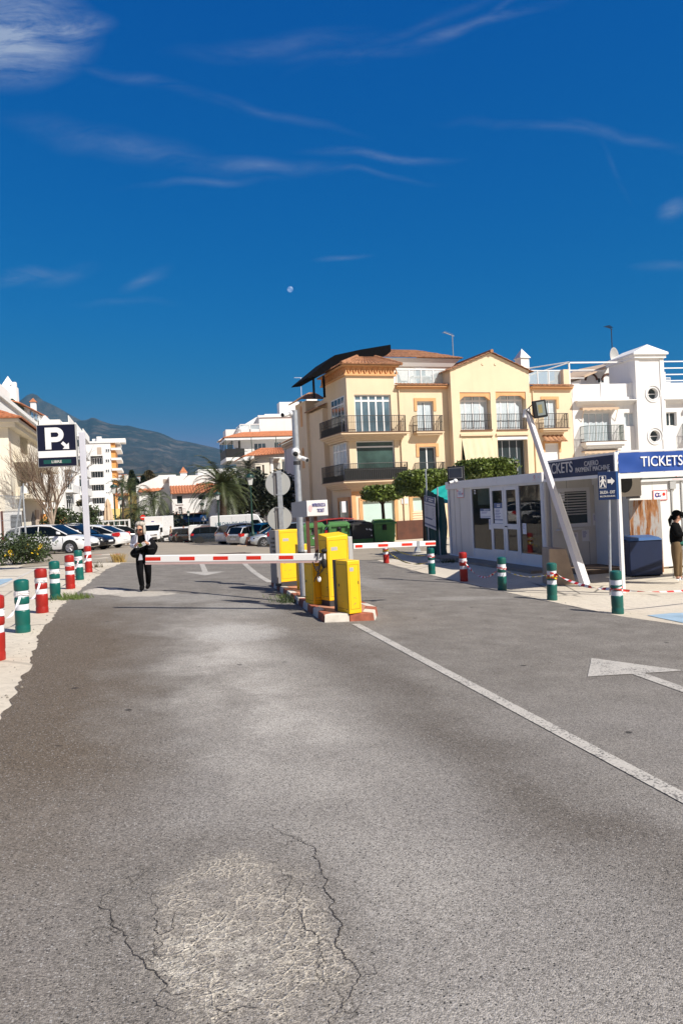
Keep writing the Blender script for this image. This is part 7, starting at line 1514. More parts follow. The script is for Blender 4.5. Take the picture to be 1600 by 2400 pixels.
def carbody(root,paint,prof,cab,W,xw,r=.32,clad=None,far=False,roof_m=None):
 """prof: (x, z_low, z_shoulder, width factor); cab: (x, z, width factor) greenhouse stations from tail to bonnet"""
 hw = W/2; mb = MB(); vs = []; fs = []
 sec = lambda x,zl,zs,k: [(x,0,zs+.025),(x,hw*k*.62,zs+.015),(x,hw*k*.88,zs - .02),(x,hw*k*.97,zs - .10),(x,hw*k,zl+(zs - zl)*.5),(x,hw*k*.99,zl+.14),(x,hw*k*.93,zl),(x,0,zl)]
 ring = 14
 for x,zl,zs,k in prof: h = sec(x,zl,zs,k); vs += h+[(p[0],-p[1],p[2]) for p in h[-2:0:-1]]
 for i in range(len(prof) - 1):
  for j in range(ring): fs.append((i*ring+j,i*ring+(j+1) % ring,(i+1)*ring+(j+1) % ring,(i+1)*ring+j))
 fs += [tuple(range(ring)),tuple(range(len(vs) - 1,len(vs) - ring - 1,-1))]; mb.add(vs,fs); body = mb.build('body',paint,root,50)
 zs_at = lambda x: next((a[2]+(b_[2] - a[2])*(x - a[0])/(b_[0] - a[0]) for a,b_ in zip(prof,prof[1:]) if a[0]<=x<=b_[0]),prof[0][2])
 gl,rf = MB(),MB(); S = []
 for x,z,k in cab: zb_ = min(zs_at(x)+.01,z); S.append([(x,hw*.93,zb_),(x,hw*(.93 - (.93 - k)*.92),z - .05*(z - zb_>.1)),(x,hw*k*.85,z),(x,0,z+.02)])
 for A,B in zip(S,S[1:]):
  for sg in (1,-1):
   m_ = lambda p: (p[0],p[1]*sg,p[2])
   gl.quad(m_(A[0]),m_(B[0]),m_(B[1]),m_(A[1]))
   flat_ = abs(B[2][2] - A[2][2])<.22*abs(B[0][0] - A[0][0])
   (rf if flat_ else gl).quad(m_(A[1]),m_(B[1]),m_(B[2]),m_(A[2])); (rf if flat_ else gl).quad(m_(A[2]),m_(B[2]),m_(B[3]),m_(A[3]))
 gl.build('windows',glass_car,root,30); rf.build('roof',roof_m or paint,root,50)
 pil = MB(); tops = [s for s in S if s[1][2]>s[0][2]+.1]
 for sg in (1,-1):
  pts = [(s[1][0],s[1][1]*sg*1.004,s[1][2]+.008) for s in S]; pil.tube(pts,.032,6)
  for s in tops[1:-1]: pil.tube([(s[0][0],s[0][1]*sg*1.003,s[0][2]),(s[1][0],s[1][1]*sg*1.003,s[1][2])],.022,5)
 pil.build('pillar',paint,root)
 ar = MB()
 for x in xw:
  for sg in (1,-1): ar.prism([(x+(r+.075)*math.cos(PI*i/12),max(.14,r+(r+.075)*math.sin(PI*i/12) - 0)) for i in range(13)]+[(x - r - .075,.16),(x+r+.075,.16)][::1],sg*hw*.9,sg*hw*1.004)
 ar.build('wheel_arch',clad or rubber,root)
 for x in xw:
  for sg in (1,-1): wheel(root,x,sg*(hw - .085),r,sg,.2,far)
 return body
def hatch(name,label,pos,rz,paint,L=4.25,W=1.79,H=1.48,far=False,clad=None,roof_m=None,tail=lamp_red,cat='car',rise=0.0,group=None,sedan=False,black_front=False):
 t = thing(name,label,cat,pos,rz,group); k = L/4.25; z = lambda v: v*H/1.48+rise*(v<.5)
 X = lambda v: v*k
 prof = [(X(-2.12),z(.42),z(.78),.80),(X(-2.08),z(.30),z(.86),.90),(X(-1.9),z(.24),z(.93),.97),(X(-1.3),z(.20),z(.96),1),(X(-.4),z(.19),z(.95),1),(X(.6),z(.19),z(.93),1),(X(.95),z(.20),z(.92),1),(X(1.45),z(.22),z(.86),.99),(X(1.85),z(.24),z(.76),.95),(X(2.05),z(.28),z(.66),.86),(X(2.13),z(.36),z(.56),.72)]
 cab = [(X(-2.02),z(.90),.78),(X(-1.72),z(1.36),.74),(X(-1.2),z(1.45),.76),(X(-.25),z(1.48),.78),(X(.35),z(1.42),.77),(X(1.15),z(.94),.84)]
 if sedan: cab = [(X(-1.75),z(.97),.8),(X(-1.05),z(1.34),.74),(X(-.6),z(1.43),.75),(X(-.1),z(1.45),.77),(X(.35),z(1.40),.77),(X(1.15),z(.94),.84)]
 carbody(t,paint,prof,cab,W,(X(-1.30),X(1.32)),.315*(1+rise),clad,far,roof_m); hw = W/2
 for sg in (1,-1):
  mb = MB(); mb.hexa([(X(1.72),sg*hw*.93,z(.60)),(X(2.09),sg*hw*.70,z(.52)),(X(2.05),sg*hw*.5,z(.54)),(X(1.7),sg*hw*.6,z(.6))],[(X(1.62),sg*hw*.985,z(.76)),(X(1.98),sg*hw*.82,z(.70)),(X(1.94),sg*hw*.55,z(.71)),(X(1.6),sg*hw*.6,z(.76))]); hl = mb.build('headlight',lamp_clear,t); mb = MB(); mb.ball((X(1.93),sg*hw*.83,z(.645)),.055,10,6); mb.build('lamp_core',glass_car,hl)
  mb = MB(); mb.hexa([(X(-2.13),sg*hw*.60,z(.74)),(X(-2.11),sg*hw*.93,z(.72)),(X(-1.82),sg*hw*1.0,z(.76)),(X(-1.9),sg*hw*.6,z(.74))],[(X(-2.06),sg*hw*.62,z(.95)),(X(-2.04),sg*hw*.88,z(.96)),(X(-1.76),sg*hw*.985,z(.92)),(X(-1.85),sg*hw*.6,z(.95))]); mb.build('tail_light',tail,t)
  if not far:
   mb = MB(); mb.hexa([(X(.78),sg*(hw+.0),z(.97)),(X(.92),sg*(hw+.02),z(.98)),(X(.90),sg*(hw+.20),z(1.0)),(X(.78),sg*(hw+.19),z(1.0))],[(X(.76),sg*(hw - .03),z(1.10)),(X(.88),sg*(hw - .01),z(1.09)),(X(.87),sg*(hw+.18),z(1.12)),(X(.76),sg*(hw+.17),z(1.13))]); mb.build('mirror',paint,t,bevel=.02)
   for hx in (-.62,.38): mb = MB(); mb.box(X(hx - .1),X(hx+.1),sg*hw*1.0 - .012,sg*hw*1.0+.016,z(.80),z(.83)); mb.build('door_handle',paint,t)
   mb = MB(); [mb.box(X(xs_) - .006,X(xs_)+.006,sg*hw*.999 - .004,sg*hw*.999+.004,z(.28),z(.86)) for xs_ in (-.95,-.02,1.0)]; mb.build('door_seam',rubber,t)
   mb = MB(); mb.box(X(-.92),X(.95),sg*hw*.96 - .01,sg*hw*.96+.012,z(.19),z(.25)); mb.build('sill',rubber,t)
 mb = MB(); mb.hexa([(X(2.02),-hw*.5,z(.30)),(X(2.17),-hw*.45,z(.32)),(X(2.17),hw*.45,z(.32)),(X(2.02),hw*.5,z(.30))],[(X(2.02),-hw*.5,z(.44)),(X(2.165),-hw*.45,z(.44)),(X(2.165),hw*.45,z(.44)),(X(2.02),hw*.5,z(.44))]); mb.build('grille',rubber,t)
 mb = MB(); mb.box(X(2.15),X(2.175),-.26,.26,z(.46),z(.55)); mb.box(X(-2.14),X(-2.12),-.26,.26,z(.52),z(.62)); mb.build('number_plate',paper,t)
 return t
def van(name,label,pos,rz,paint,L=5.4,W=2.0,H=2.5,lettering=None,side=-1,glazed=False):
 t = thing(name,label, 'van',pos,rz); hl_ = L/2; hw = W/2
 prof = [(-hl_,.42),(-hl_+.02,H - .12),(-hl_+.15,H),(hl_ - 1.75,H),(hl_ - 1.45,H - .10),(hl_ - .78,H*.53),(hl_ - .2,H*.44),(hl_ - .02,H*.34),(hl_,.40),(hl_ - .1,.28),(-hl_+.1,.30)]
 mb = MB(); mb.prism(prof,-hw,hw); mb.build('body',paint,t,bevel=.07,seg=3)
 mb = MB(); mb.prism([(hl_ - 1.40,H - .16),(hl_ - .84,H*.55),(hl_ - .80,H*.535),(hl_ - .72,H*.55),(hl_ - 1.32,H - .15)],-hw*.88,hw*.88); mb.build('windscreen',glass_car,t)
 for sg in (1,-1):
  mb = MB(); mb.prism([(hl_ - 1.95,H*.57),(hl_ - .98,H*.57),(hl_ - 1.42,H*.80),(hl_ - 1.95,H*.80)],sg*hw - .004,sg*hw+.006); mb.build('side_window',glass_car,t)
  mb = MB(); mb.hexa([(hl_ - 1.05,sg*hw,H*.56),(hl_ - .95,sg*hw,H*.56),(hl_ - .95,sg*(hw+.22),H*.56),(hl_ - 1.05,sg*(hw+.22),H*.56)],[(hl_ - 1.05,sg*hw,H*.66),(hl_ - .97,sg*hw,H*.66),(hl_ - .97,sg*(hw+.22),H*.66),(hl_ - 1.05,sg*(hw+.22),H*.66)]); mb.build('mirror',rubber,t)
  mb = MB(); mb.box(-hl_ - .015,-hl_+.10,sg*(hw - .12) - .06,sg*(hw - .06)+.07,.75,1.25); mb.build('tail_light',lamp_red,t)
  mb = MB(); mb.box(hl_ - .14,hl_+.01,sg*(hw - .25) - .12,sg*(hw - .25)+.2,H*.32,H*.40); mb.build('headlight',lamp_clear,t)
  mb = MB(); mb.box(-hl_+1.55,hl_ - 1.3,sg*hw - .004,sg*hw+.012,H*.38,H*.40); mb.box(-hl_+.3,hl_ - .3,sg*hw - .004,sg*hw+.012,.42,.52); mb.box(-hl_+1.9,-hl_+1.915,sg*hw - .004,sg*hw+.004,.5,H - .15); mb.box(-hl_+3.1,-hl_+3.115,sg*hw - .004,sg*hw+.004,.5,H - .15); mb.build('side_rail',grey_paint,t)
  for x in (-hl_+1.05,hl_ - .95): wheel(t,x,sg*(hw - .1),.34,sg,.22)
 mb = MB(); mb.box(hl_ - .06,hl_+.015,-hw*.6,hw*.6,.48,H*.33); mb.build('grille',rubber,t); mb = MB(); mb.box(hl_+.012,hl_+.022,-.26,.26,.42,.52); mb.box(-hl_ - .02,-hl_ - .005,-.26,.26,.55,.65); mb.build('number_plate',paper,t)
 if lettering: sg = side; text(lettering,.36,letter_teal,t,(-hl_+.45,sg*(hw+.006),H*.62),ux=(1,0,0) if sg<0 else (-1,0,0),width=3.2,align='LEFT',bold=-.004,spacing=1.1)
 return t
CG = 'cars parked on the square'
# left: white hatchback side on, black car, white saloon, dark ones behind
p = ground(75,1299); 
pos,rz = place(118,38.4,97); hatch('white_hatchback', 'white hatchback parked side on behind the small red and green bollards',(pos[0],pos[1],g(pos[0],pos[1])),rz,car_white,4.45,1.8,1.49)
pos,rz = place(170,42.0,98); hatch('black_car', 'black car nosing out beside the white hatchback',pos,rz,car_black,4.2,1.78,1.46)
pos,rz = place(205,45.0,-80); hatch('white_saloon', 'white saloon seen from its rear with one red tail light',pos,rz,car_white,4.6,1.8,1.45,sedan=True)
pos,rz = place(180,47.5,92); hatch('dark_estate', 'dark car whose roof shows above the white hatchback',pos,rz,car_black,4.6,1.85,1.62,True)
pos,rz = place(279,52,60); hatch('dark_scooter_car', 'small dark car half hidden behind the white saloon',pos,rz,car_black,3.6,1.65,1.42,True)
pos,rz = place(316,96,165); hatch('black_compact', 'black compact car under the slim palms behind the walking woman',pos,rz,car_black,4.1,1.78,1.5,True)
# square: box truck
pos,rz = place(365,90,183); t = thing('box_truck', 'white box truck facing the camera on the square', 'truck',pos,rz)
mb = MB(); mb.box(-3.6,1.0,-1.08,1.08,.75,3.05); mb.build('cargo_box',car_white,t,bevel=.04); mb = MB(); mb.prism([(1.02,.5),(1.02,2.05),(1.35,2.05),(2.0,1.42),(2.55,1.22),(2.68,.9),(2.68,.45)],-.98,.98); mb.build('cab',car_white,t,bevel=.06)
mb = MB(); mb.prism([(1.40,2.02),(2.0,1.44),(2.06,1.46),(1.46,2.06)],-.84,.84); mb.build('windscreen',glass_car,t); mb = MB(); mb.box(2.6,2.70,-.8,.8,.50,.72); mb.box(2.66,2.69,-.75,.75,.92,1.0); mb.build('grille',rubber,t); mb = MB(); mb.box(2.69,2.71,-.26,.26,.52,.62); mb.build('number_plate',paper,t)
for sg in (1,-1):
 mb = MB(); mb.box(1.75,1.9,sg*1.02 - .03,sg*1.02+sg*.22,1.2,1.75); mb.build('mirror',rubber,t)
 mb = MB(); mb.box(2.55,2.70,sg*.70 - .14,sg*.70+.14,.92,1.08); mb.build('headlight',lamp_clear,t)
 for x in (-2.4,1.7): wheel(t,x,sg*.88,.38,sg,.24,True)
mb = MB(); mb.box(-3.5,1.0,-.9,.9,.45,.74); mb.build('chassis',rubber,t)
mb = MB(); mb.box(1.001,1.012,-.25,.05,2.42,2.52); mb.build('cargo_mark',letter_blue,t)
pos,rz = place(570,67,90); van('delivery_van', 'long white delivery van lettered JARDIN DE NERJA under the dark tree',pos,rz,car_white,5.6,2.05,2.52, 'JARDIN DE NERJA',-1)
pos,rz = place(494,76,84); van('small_van', 'small white van behind the tail of the lettered delivery van',pos,rz,car_white,4.4,1.85,1.85)
pos,rz = place(431,96,90); van('panel_van', 'white panel van parked in front of the shop with the blue awning',pos,rz,car_white,4.9,1.95,1.95)
pos,rz = place(572,58.5,52); hatch('white_suv', 'white sport utility car with black lower trim parked next to the lettered van',pos,rz,car_white,4.4,1.85,1.66,clad=rubber,rise=.06)
pos,rz = place(592,55,40); hatch('silver_hatchback', 'silver car tail hidden behind the lamp post planter',pos,rz,car_silver,4.0,1.72,1.46)
pos,rz = place(638,55,42); hatch('teal_car', 'bright teal car seen behind the lower round sign',pos,rz,car_teal,4.1,1.76,1.62)
pos,rz = place(650,50.5,-112); hatch('silver_car', 'silver car facing left with its headlight beside the ticket machine',pos,rz,car_silver,4.1,1.74,1.40)
pos,rz = place(497,66.5,80); hatch('grey_hatchback', 'dark grey hatchback tucked below the small white van',pos,rz,car_dark,3.9,1.7,1.5,True)
for i,(px,D,yw,lab) in enumerate(((424,82,150, 'dark car with glinting windscreen beside the walking man'),(440,80,128, 'dark blue car parked next to the slim lamp post on the square'),(455,78,120, 'dark car at the end of the row near the crossing sign'))):
 pos,rz = place(px,D,yw); hatch('dark_car',lab,pos,rz,car_dark,4.1,1.75,1.5,True)
pos,rz = place(702,47.5,84); hatch('blue_grey_car', 'blue grey car glimpsed between ticket machine and green bins',pos,rz,car_grey,4.2,1.78,1.5,True)
pos,rz = place(810,47,82); hatch('dark_red_car', 'dark red car whose roof shows above the green bins',pos,rz,car_red,4.5,1.8,1.62)
pos,rz = place(838,45.8,90); hatch('steel_blue_car', 'steel blue car behind the charcoal bin',pos,rz,car_grey,4.2,1.78,1.46,True)
# ================================================================ bins
def dumpster(label,pos,rz,m,dark=False):
 t = thing('dumpster',label, 'waste bin',pos,rz, 'wheeled bins in front of the yellow house'); w0,w1,d0,d1,H = .54,.60,.42,.52,1.24
 mb = MB(); mb.hexa([(-w0,-d0,.16),(w0,-d0,.16),(w0,d0,.16),(-w0,d0,.16)],[(-w1,-d1,H),(w1,-d1,H),(w1,d1,H),(-w1,d1,H)]); mb.build('body',m,t,bevel=.04)
 mb = MB(); mb.box(-w1 - .05,w1+.05,-d1 - .06,-d1+.06,H - .10,H+.01); mb.box(-w1 - .05,w1+.05,d1 - .06,d1+.06,H - .10,H+.01); mb.box(-w1 - .05,-w1+.06,-d1+.06,d1 - .06,H - .10,H+.01); mb.box(w1 - .06,w1+.05,-d1+.06,d1 - .06,H - .10,H+.01)
 for sx_ in (-.5,.5): mb.box(sx_ - .06,sx_+.06,-d1 - .10,-d1 - .06,H - .22,H - .02)
 mb.build('rim',m,t,bevel=.012)
 mb = MB()
 if dark: mb.ball((0,0,H),(w1*.95,d1*.9,.10),14,6)
 else: mb.hexa([(-w1,-d1,H+.012),(w1,-d1,H+.012),(w1,d1,H+.012),(-w1,d1,H+.012)],[(-w1+.1,-d1+.2,H+.10),(w1 - .1,-d1+.2,H+.10),(w1 - .1,d1,H+.16),(-w1+.1,d1,H+.16)])
 mb.build('lid',rubber if dark else m,t,bevel=.01)
 if not dark: mb = MB(); mb.box(-.11,.11,-d1 - .02,-d1+.08,H - .42,H - .12); mb.ball((0,-d1 - .02,H - .2),(.1,.06,.09),10,6); mb.build('lock',rubber,t)
 else: mb = MB(); mb.hexa([(-w0 - .015,-d0 - .015,.16),(w0+.015,-d0 - .015,.16),(w0+.015,-d0,.16),(-w0 - .015,-d0,.16)],[(-w0 - .035,-d0 - .045,.40),(w0+.035,-d0 - .045,.40),(w0+.035,-d0,.40),(-w0 - .035,-d0,.40)]); mb.build('green_skirt',bin_green,t)
 for sx_ in (-.45,.45):
  for sy_ in (-.3,.3): mb = MB(); mb.lathe([(.085,-.03),(.085,.03)],12,(sx_,sy_,.085), 'y'); mb.box(sx_ - .04,sx_+.04,sy_ - .045,sy_+.045,.08,.17); mb.build('caster',rubber,t)
 return t
for px,lab,dk in ((736, 'green wheeled bin with pale scuffs standing next to the camera pole',0),(794, 'green wheeled bin just left of the charcoal one, black lock on its front',0),(848, 'charcoal wheeled bin with white scratches and a black bag over its top',1),(899, 'green wheeled bin at the end of the row below the small clipped tree',0)):
 D = 42.0; p = at(px,1260,D); lab = lab.replace('just left of', 'beside'); bx = dumpster(lab,(p[0],p[1],g(p[0],p[1])),-YAW+.08,bin_dark if dk else bin_green,dk)
 if dk or px==736:
  r_ = random.Random(px); mb = MB()
  for k in range(5 if dk else 7):
   x,z = ((r_.uniform(.2,.5) if dk else r_.uniform(-.2,.35)),r_.uniform(.55,.95)); s_ = r_.uniform(.02,.06); yy = lambda z: -.42 - .10*(z - .16)/1.02 - .008
   mb.add([(x - s_,yy(z),z),(x+s_*.6,yy(z - s_),z - s_),(x+s_*1.2,yy(z+s_*.5),z+s_*.5),(x,yy(z+s_),z+s_)],[(0,1,2,3)])
  mb.build('scuff',paper,bx)
# ================================================================ plants
def leafy(mb,n_,inside,size,rng,up=.3):
 """n_ leaf-sized faces at points given by inside(rng)"""
 for _ in range(n_):
  p = inside(rng)
  if p is None: continue
  a,b_ = rng.uniform(0,6.28),rng.uniform(-1.1,1.1); s_ = size*rng.uniform(.6,1.35)
  u = Vector((math.cos(a)*math.cos(b_),math.sin(a)*math.cos(b_),math.sin(b_))); v = u.cross(Vector((rng.uniform(-1,1),rng.uniform(-1,1),rng.uniform(-1,1)))).normalized()*s_*.45; u = u*s_; p = Vector(p)
  mb.add([tuple(p - u),tuple(p+v*.9),tuple(p+u),tuple(p - v*.9)],[(0,1,2,3)])
def clumps(rng,box,k,r):
 """clump centres through a box, leaves gathered round them so that gaps remain"""
 cs = [Vector([rng.uniform(*b_) for b_ in box]) for _ in range(k)]
 def f(q):
  c_ = q.choice(cs); d = Vector((q.gauss(0,1),q.gauss(0,1),q.gauss(0,1))); d = d.normalized()*r*q.random() ** .4; return c_+d
 return f
def tree(name,label,pos,trunk,crown,mleaf,mbark,group=None,cat='tree',inner=None):
 t = thing(name,label,cat,pos,0,group); mb = MB()
 for pts,r0,r1 in trunk: mb.tube(pts,r0,8,r1)
 mb.build('trunk',mbark,t,True)
 mb = MB()
 for n_,f,s_,sd in crown: leafy(mb,n_,f,s_,random.Random(sd))
 mb.build('crown',mleaf,t)
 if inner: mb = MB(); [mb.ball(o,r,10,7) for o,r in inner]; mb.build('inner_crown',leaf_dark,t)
 return t
def rbox(ex,ey,ez,p=3.5):
 """superellipsoid shell-biased points"""
 def f(q):
  while True:
   v = Vector((q.uniform(-1,1),q.uniform(-1,1),q.uniform(-1,1))); m = (abs(v.x) ** p+abs(v.y) ** p+abs(v.z) ** p) ** (1/p)
   if .66<m<1.0+.06*math.sin(v.x*9+v.y*7)+.05*math.sin(v.z*8): return (v.x*ex,v.y*ey,v.z*ez)
 return f
def topiary(label,k,x0,y0,x1,y1,D,depth,yb,n_,sd):
 p = at(*c(k,(x0+x1)/2,y1),D); q0,q1 = at(*c(k,x0,y0),D),at(*c(k,x1,y1),D); gz = g(p[0],p[1]); w_ = math.hypot(q1[0] - q0[0],q1[1] - q0[1])/2; zt = at(*c(k,(x0+x1)/2,y0),D)[2] - gz; zl = at(*c(k,(x0+x1)/2,y1),D)[2] - gz
 zc,hz_ = (zt+zl)/2,(zt - zl)/2; f = rbox(w_,depth,hz_); sh = lambda q: Vector(f(q))+Vector((0,0,zc))
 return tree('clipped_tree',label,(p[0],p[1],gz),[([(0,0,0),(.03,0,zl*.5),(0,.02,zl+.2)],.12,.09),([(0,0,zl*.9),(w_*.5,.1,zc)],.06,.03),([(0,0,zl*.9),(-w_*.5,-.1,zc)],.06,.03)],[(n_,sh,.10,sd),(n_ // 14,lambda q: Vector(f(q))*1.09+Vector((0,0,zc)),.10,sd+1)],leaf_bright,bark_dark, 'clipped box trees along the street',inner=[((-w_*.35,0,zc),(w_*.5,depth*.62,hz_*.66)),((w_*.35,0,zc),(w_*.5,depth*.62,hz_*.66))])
topiary('small clipped tree with flat box crown behind the end green bin',5,598,1402,935,1545,43.5,1.5,0,4200,1); topiary('wide clipped tree between the bins and the green net fence',5,912,1262,1368,1500,39,1.6,0,6500,2)
topiary('bushy clipped tree rising behind the grey cabin roof',6,325,1330,875,1540,36,1.6,0,6500,3)
# dark broadleaf tree behind the delivery van
p = at(613,1275,75); gz = g(p[0],p[1]); rr = random.Random(8)
fa = clumps(rr,((-3.4,3.0),(-2.0,2.0),(3.0,6.4)),64,.85)
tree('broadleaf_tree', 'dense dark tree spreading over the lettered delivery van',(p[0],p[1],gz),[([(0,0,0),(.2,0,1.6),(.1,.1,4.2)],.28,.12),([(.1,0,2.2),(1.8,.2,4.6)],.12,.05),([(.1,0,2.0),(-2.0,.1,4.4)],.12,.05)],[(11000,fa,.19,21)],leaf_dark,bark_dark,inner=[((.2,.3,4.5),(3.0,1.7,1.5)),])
def frond(mb,base,az,el,L,droop,n_,wl,rng,fold=.5):
 """arching palm leaf with narrow leaflets"""
 p = Vector(base); d = Vector((math.cos(az)*math.cos(el),math.sin(az)*math.cos(el),math.sin(el))); st = L/n_; pts = [p.copy()]; side0 = Vector((-math.sin(az),math.cos(az),0))
 for i in range(n_):
  d = (d+Vector((0,0,-droop*(i+1)/n_/n_*2))).normalized(); p = p+d*st; pts.append(p.copy())
  if i>1:
   for sg in (1,-1):
    l = wl*math.sin(PI*(.12+.86*i/n_)) ** .7*rng.uniform(.8,1.1); tip = p+(side0*sg*.75+d*.55+Vector((0,0,-fold*.5+rng.uniform(-.1,.1)))).normalized()*l; b_ = d*st*.32
    mb.add([tuple(p - b_),tuple(p+b_),tuple(tip)],[(0,1,2)])
 mb.tube([tuple(q) for q in pts[::2]],L*.008,4,L*.002)
def palm(label,px,D,top_py,nf,L,droop,wl,mleaf,seed,trunk_r=.2,elr=(-.5,1.3),skirt=False,name='palm_tree',nl=26):
 p = at(px,1260,D); gz = g(p[0],p[1]); h = at(px,top_py,D)[2] - gz; t = thing(name,label, 'palm tree',(p[0],p[1],gz),0); r_ = random.Random(seed)
 mb = MB(); n_ = 14; mb.tube([(.05*math.sin(i*.7),.04*math.cos(i),h*i/n_) for i in range(n_+1)],[trunk_r*(1.15 - .25*i/n_+.06*(i % 2)) for i in range(n_+1)],10); mb.build('trunk',bark_dark,t,True)
 mb = MB()
 for i in range(nf): frond(mb,(0,0,h),i*2.399+r_.uniform(-.2,.2),elr[0]+(elr[1] - elr[0])*((i+.5)/nf)+r_.uniform(-.12,.12),L*r_.uniform(.85,1.1),droop*r_.uniform(.8,1.2),nl,wl,r_)
 mb.build('fronds',mleaf,t)
 if skirt: mb = MB(); [frond(mb,(0,0,h+.1),i*2.1,.9+r_.uniform(-.3,.3),L*.42,.6,14,wl*.7,r_) for i in range(9)]; mb.build('dry_fronds',leaf_yellow,t)
 return t
palm('large date palm with arching fronds over the parked vans',528,69,1140,70,3.8,1.7,.66,leaf_palm,3,.34,(-.55,1.25),True)
palm('short feather palm in front of the white gabled house',364,112,1172,34,3.9,2.6,.95,leaf_palm,5,.2,(-.7,1.2)); palm('slim fan palm with round head, between the cypress and the short feather palm',311,110,1148,26,2.2,1.5,.8,leaf_palm,6,.16,(-.7,1.3)); palm('tall slim palm standing before the small yellow house',292,118,1140,26,2.6,1.7,.8,leaf_mid,7,.16,(-.5,1.3)); palm('low drooping palm beside the no entry sign',326,105,1200,30,2.8,2.4,.8,leaf_palm,9,.18,(-.6,1.2)); palm('bushy young palm beneath the round headed fan palm',338,108,1222,26,2.3,2.2,.8,leaf_palm,10,.16,(-.5,1.2))
palm('dark fan palm peeking over the villa porch',590,80,1095,26,1.6,.9,.5,leaf_cyp,12,.18,(-.6,1.3))
def cypress(label,px,D,top,base,w_,seed,m,rnd=False):
 p = at(px,1250,D); gz = g(p[0],p[1]); zt = at(px,top,D)[2] - gz; zb_ = max(.6,at(px,base,D)[2] - gz - 4); r_ = random.Random(seed)
 def f(q):
  v = q.random() ** .8; a = q.uniform(0,6.28); prof = (math.sin(PI*min(1,v*.55+.45)) ** .6 if not rnd else (1 - v ** 6) ** .5)*(.8+.2*math.sin(a*3+v*9)); rad = w_*prof*q.uniform(.7,1.05); return (rad*math.cos(a),rad*math.sin(a),zb_+(zt - zb_)*v)
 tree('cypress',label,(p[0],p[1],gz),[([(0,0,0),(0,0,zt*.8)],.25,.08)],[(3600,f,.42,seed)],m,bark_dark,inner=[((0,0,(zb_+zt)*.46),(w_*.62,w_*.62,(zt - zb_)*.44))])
cypress('tall dark cypress rising above the slim palms',316,150,1104,1190,1.5,31,leaf_cyp); cypress('slender dark cypress beside the rounded brown conifer',342,152,1116,1160,.8,32,leaf_cyp); cypress('rounded brownish conifer above the white gabled house',356,155,1104,1150,1.6,33,leaf_brown,True); cypress('dark green conifer between the two tall ones',327,156,1124,1170,1.3,34,leaf_cyp)
# climbing shrub and bushes on the left
def bush(name,label,px,py,D,w_,d_,h,n_,m,size,seed,cat='bush',k=26,stems=False):
 p = at(px,py,D) if py is None else ground(px,py)
 if D: p = at(px,1230,D); p = (p[0],p[1],g(p[0],p[1]))
 t = thing(name,label,cat,p,0); r_ = random.Random(seed); f = clumps(r_,((-w_,w_),(-d_,d_),(h*.15,h*.85)),k,min(w_,h)*.34); mb = MB(); leafy(mb,n_,f,size,r_); mb.build('foliage',m,t); mb = MB()
 for i in range(7): a = i*.9; mb.tube([(0,0,0),(w_*.6*math.cos(a),d_*.6*math.sin(a),h*.7)],.02,5,.006)
 mb.build('stem',bark_dark,t); return t
bs = bush('flowering_bush', 'low dark bush with tiny yellow flowers in front of the white hatchback',34,1323,None,1.15,.7,1.05,5200,leaf_mid,.06,41,k=60)
mb = MB(); leafy(mb,60,clumps(random.Random(4),((-.3,1.1),(-.75,-.4),(.3,.7)),9,.12),.05,random.Random(6)); mb.build('flowers',mat('yellow_petal',(.75,.5,.02),.6),bs)
bush('shrub', 'round dark shrub behind the white cars next to the bare tree',166,1230,56,1.7,1.0,3.0,4200,leaf_mid,.13,42,k=40); bush('shrub', 'shrub at the foot of the five storey block near the closed parasol',216,1240,60,1.0,.8,2.0,1800,leaf_mid,.13,43); bush('climbing_plant', 'leafy climber against the stepped white block beside the sign pole',209,1150,108,1.3,.8,8.2,2200,leaf_brown,.25,44, 'plant',30)
bush('shrub', 'long dark shrubs beneath the palms along the square',345,1250,104,5.2,1.2,3.6,5200,leaf_dark,.22,46,k=70)
# bare tree
p = at(131,1250,51); t = thing('bare_tree', 'leafless grey tree with fanned branches under the parking sign', 'tree',(p[0],p[1],g(p[0],p[1])),0); rr = random.Random(12); tr_,tw = MB(),MB()
def branch(mb,p,d,L,r,lv):
 p = Vector(p); pts = [p.copy()]
 for i in range(4): d = (d+Vector((rr.gauss(0,.10),rr.gauss(0,.10),.06))).normalized(); p = p+d*L/4; pts.append(p.copy())
 (tr_ if lv<2 else tw).tube([tuple(q) for q in pts],r,6 if lv<2 else 4,r*.62)
 if lv<6:
  for k in range(4 if lv==0 else 3):
   a = rr.uniform(.16,.44); ax = d.cross(Vector((rr.uniform(-1,1),rr.uniform(-1,1),rr.uniform(-.3,.3)))).normalized(); nd = (Matrix.Rotation(a,3,ax) @ d).normalized(); branch(mb,pts[-1] if k<2 else pts[2+k % 2],nd,L*rr.uniform(.72,.92),r*.60,lv+1)
branch(None,(0,0,0),Vector((.02,0,1)),1.75,.16,0); tr_.build('trunk',bark,t,True); tw.build('twigs',mat('twig_bark',(.20,.14,.10),.9,var=.3),t)
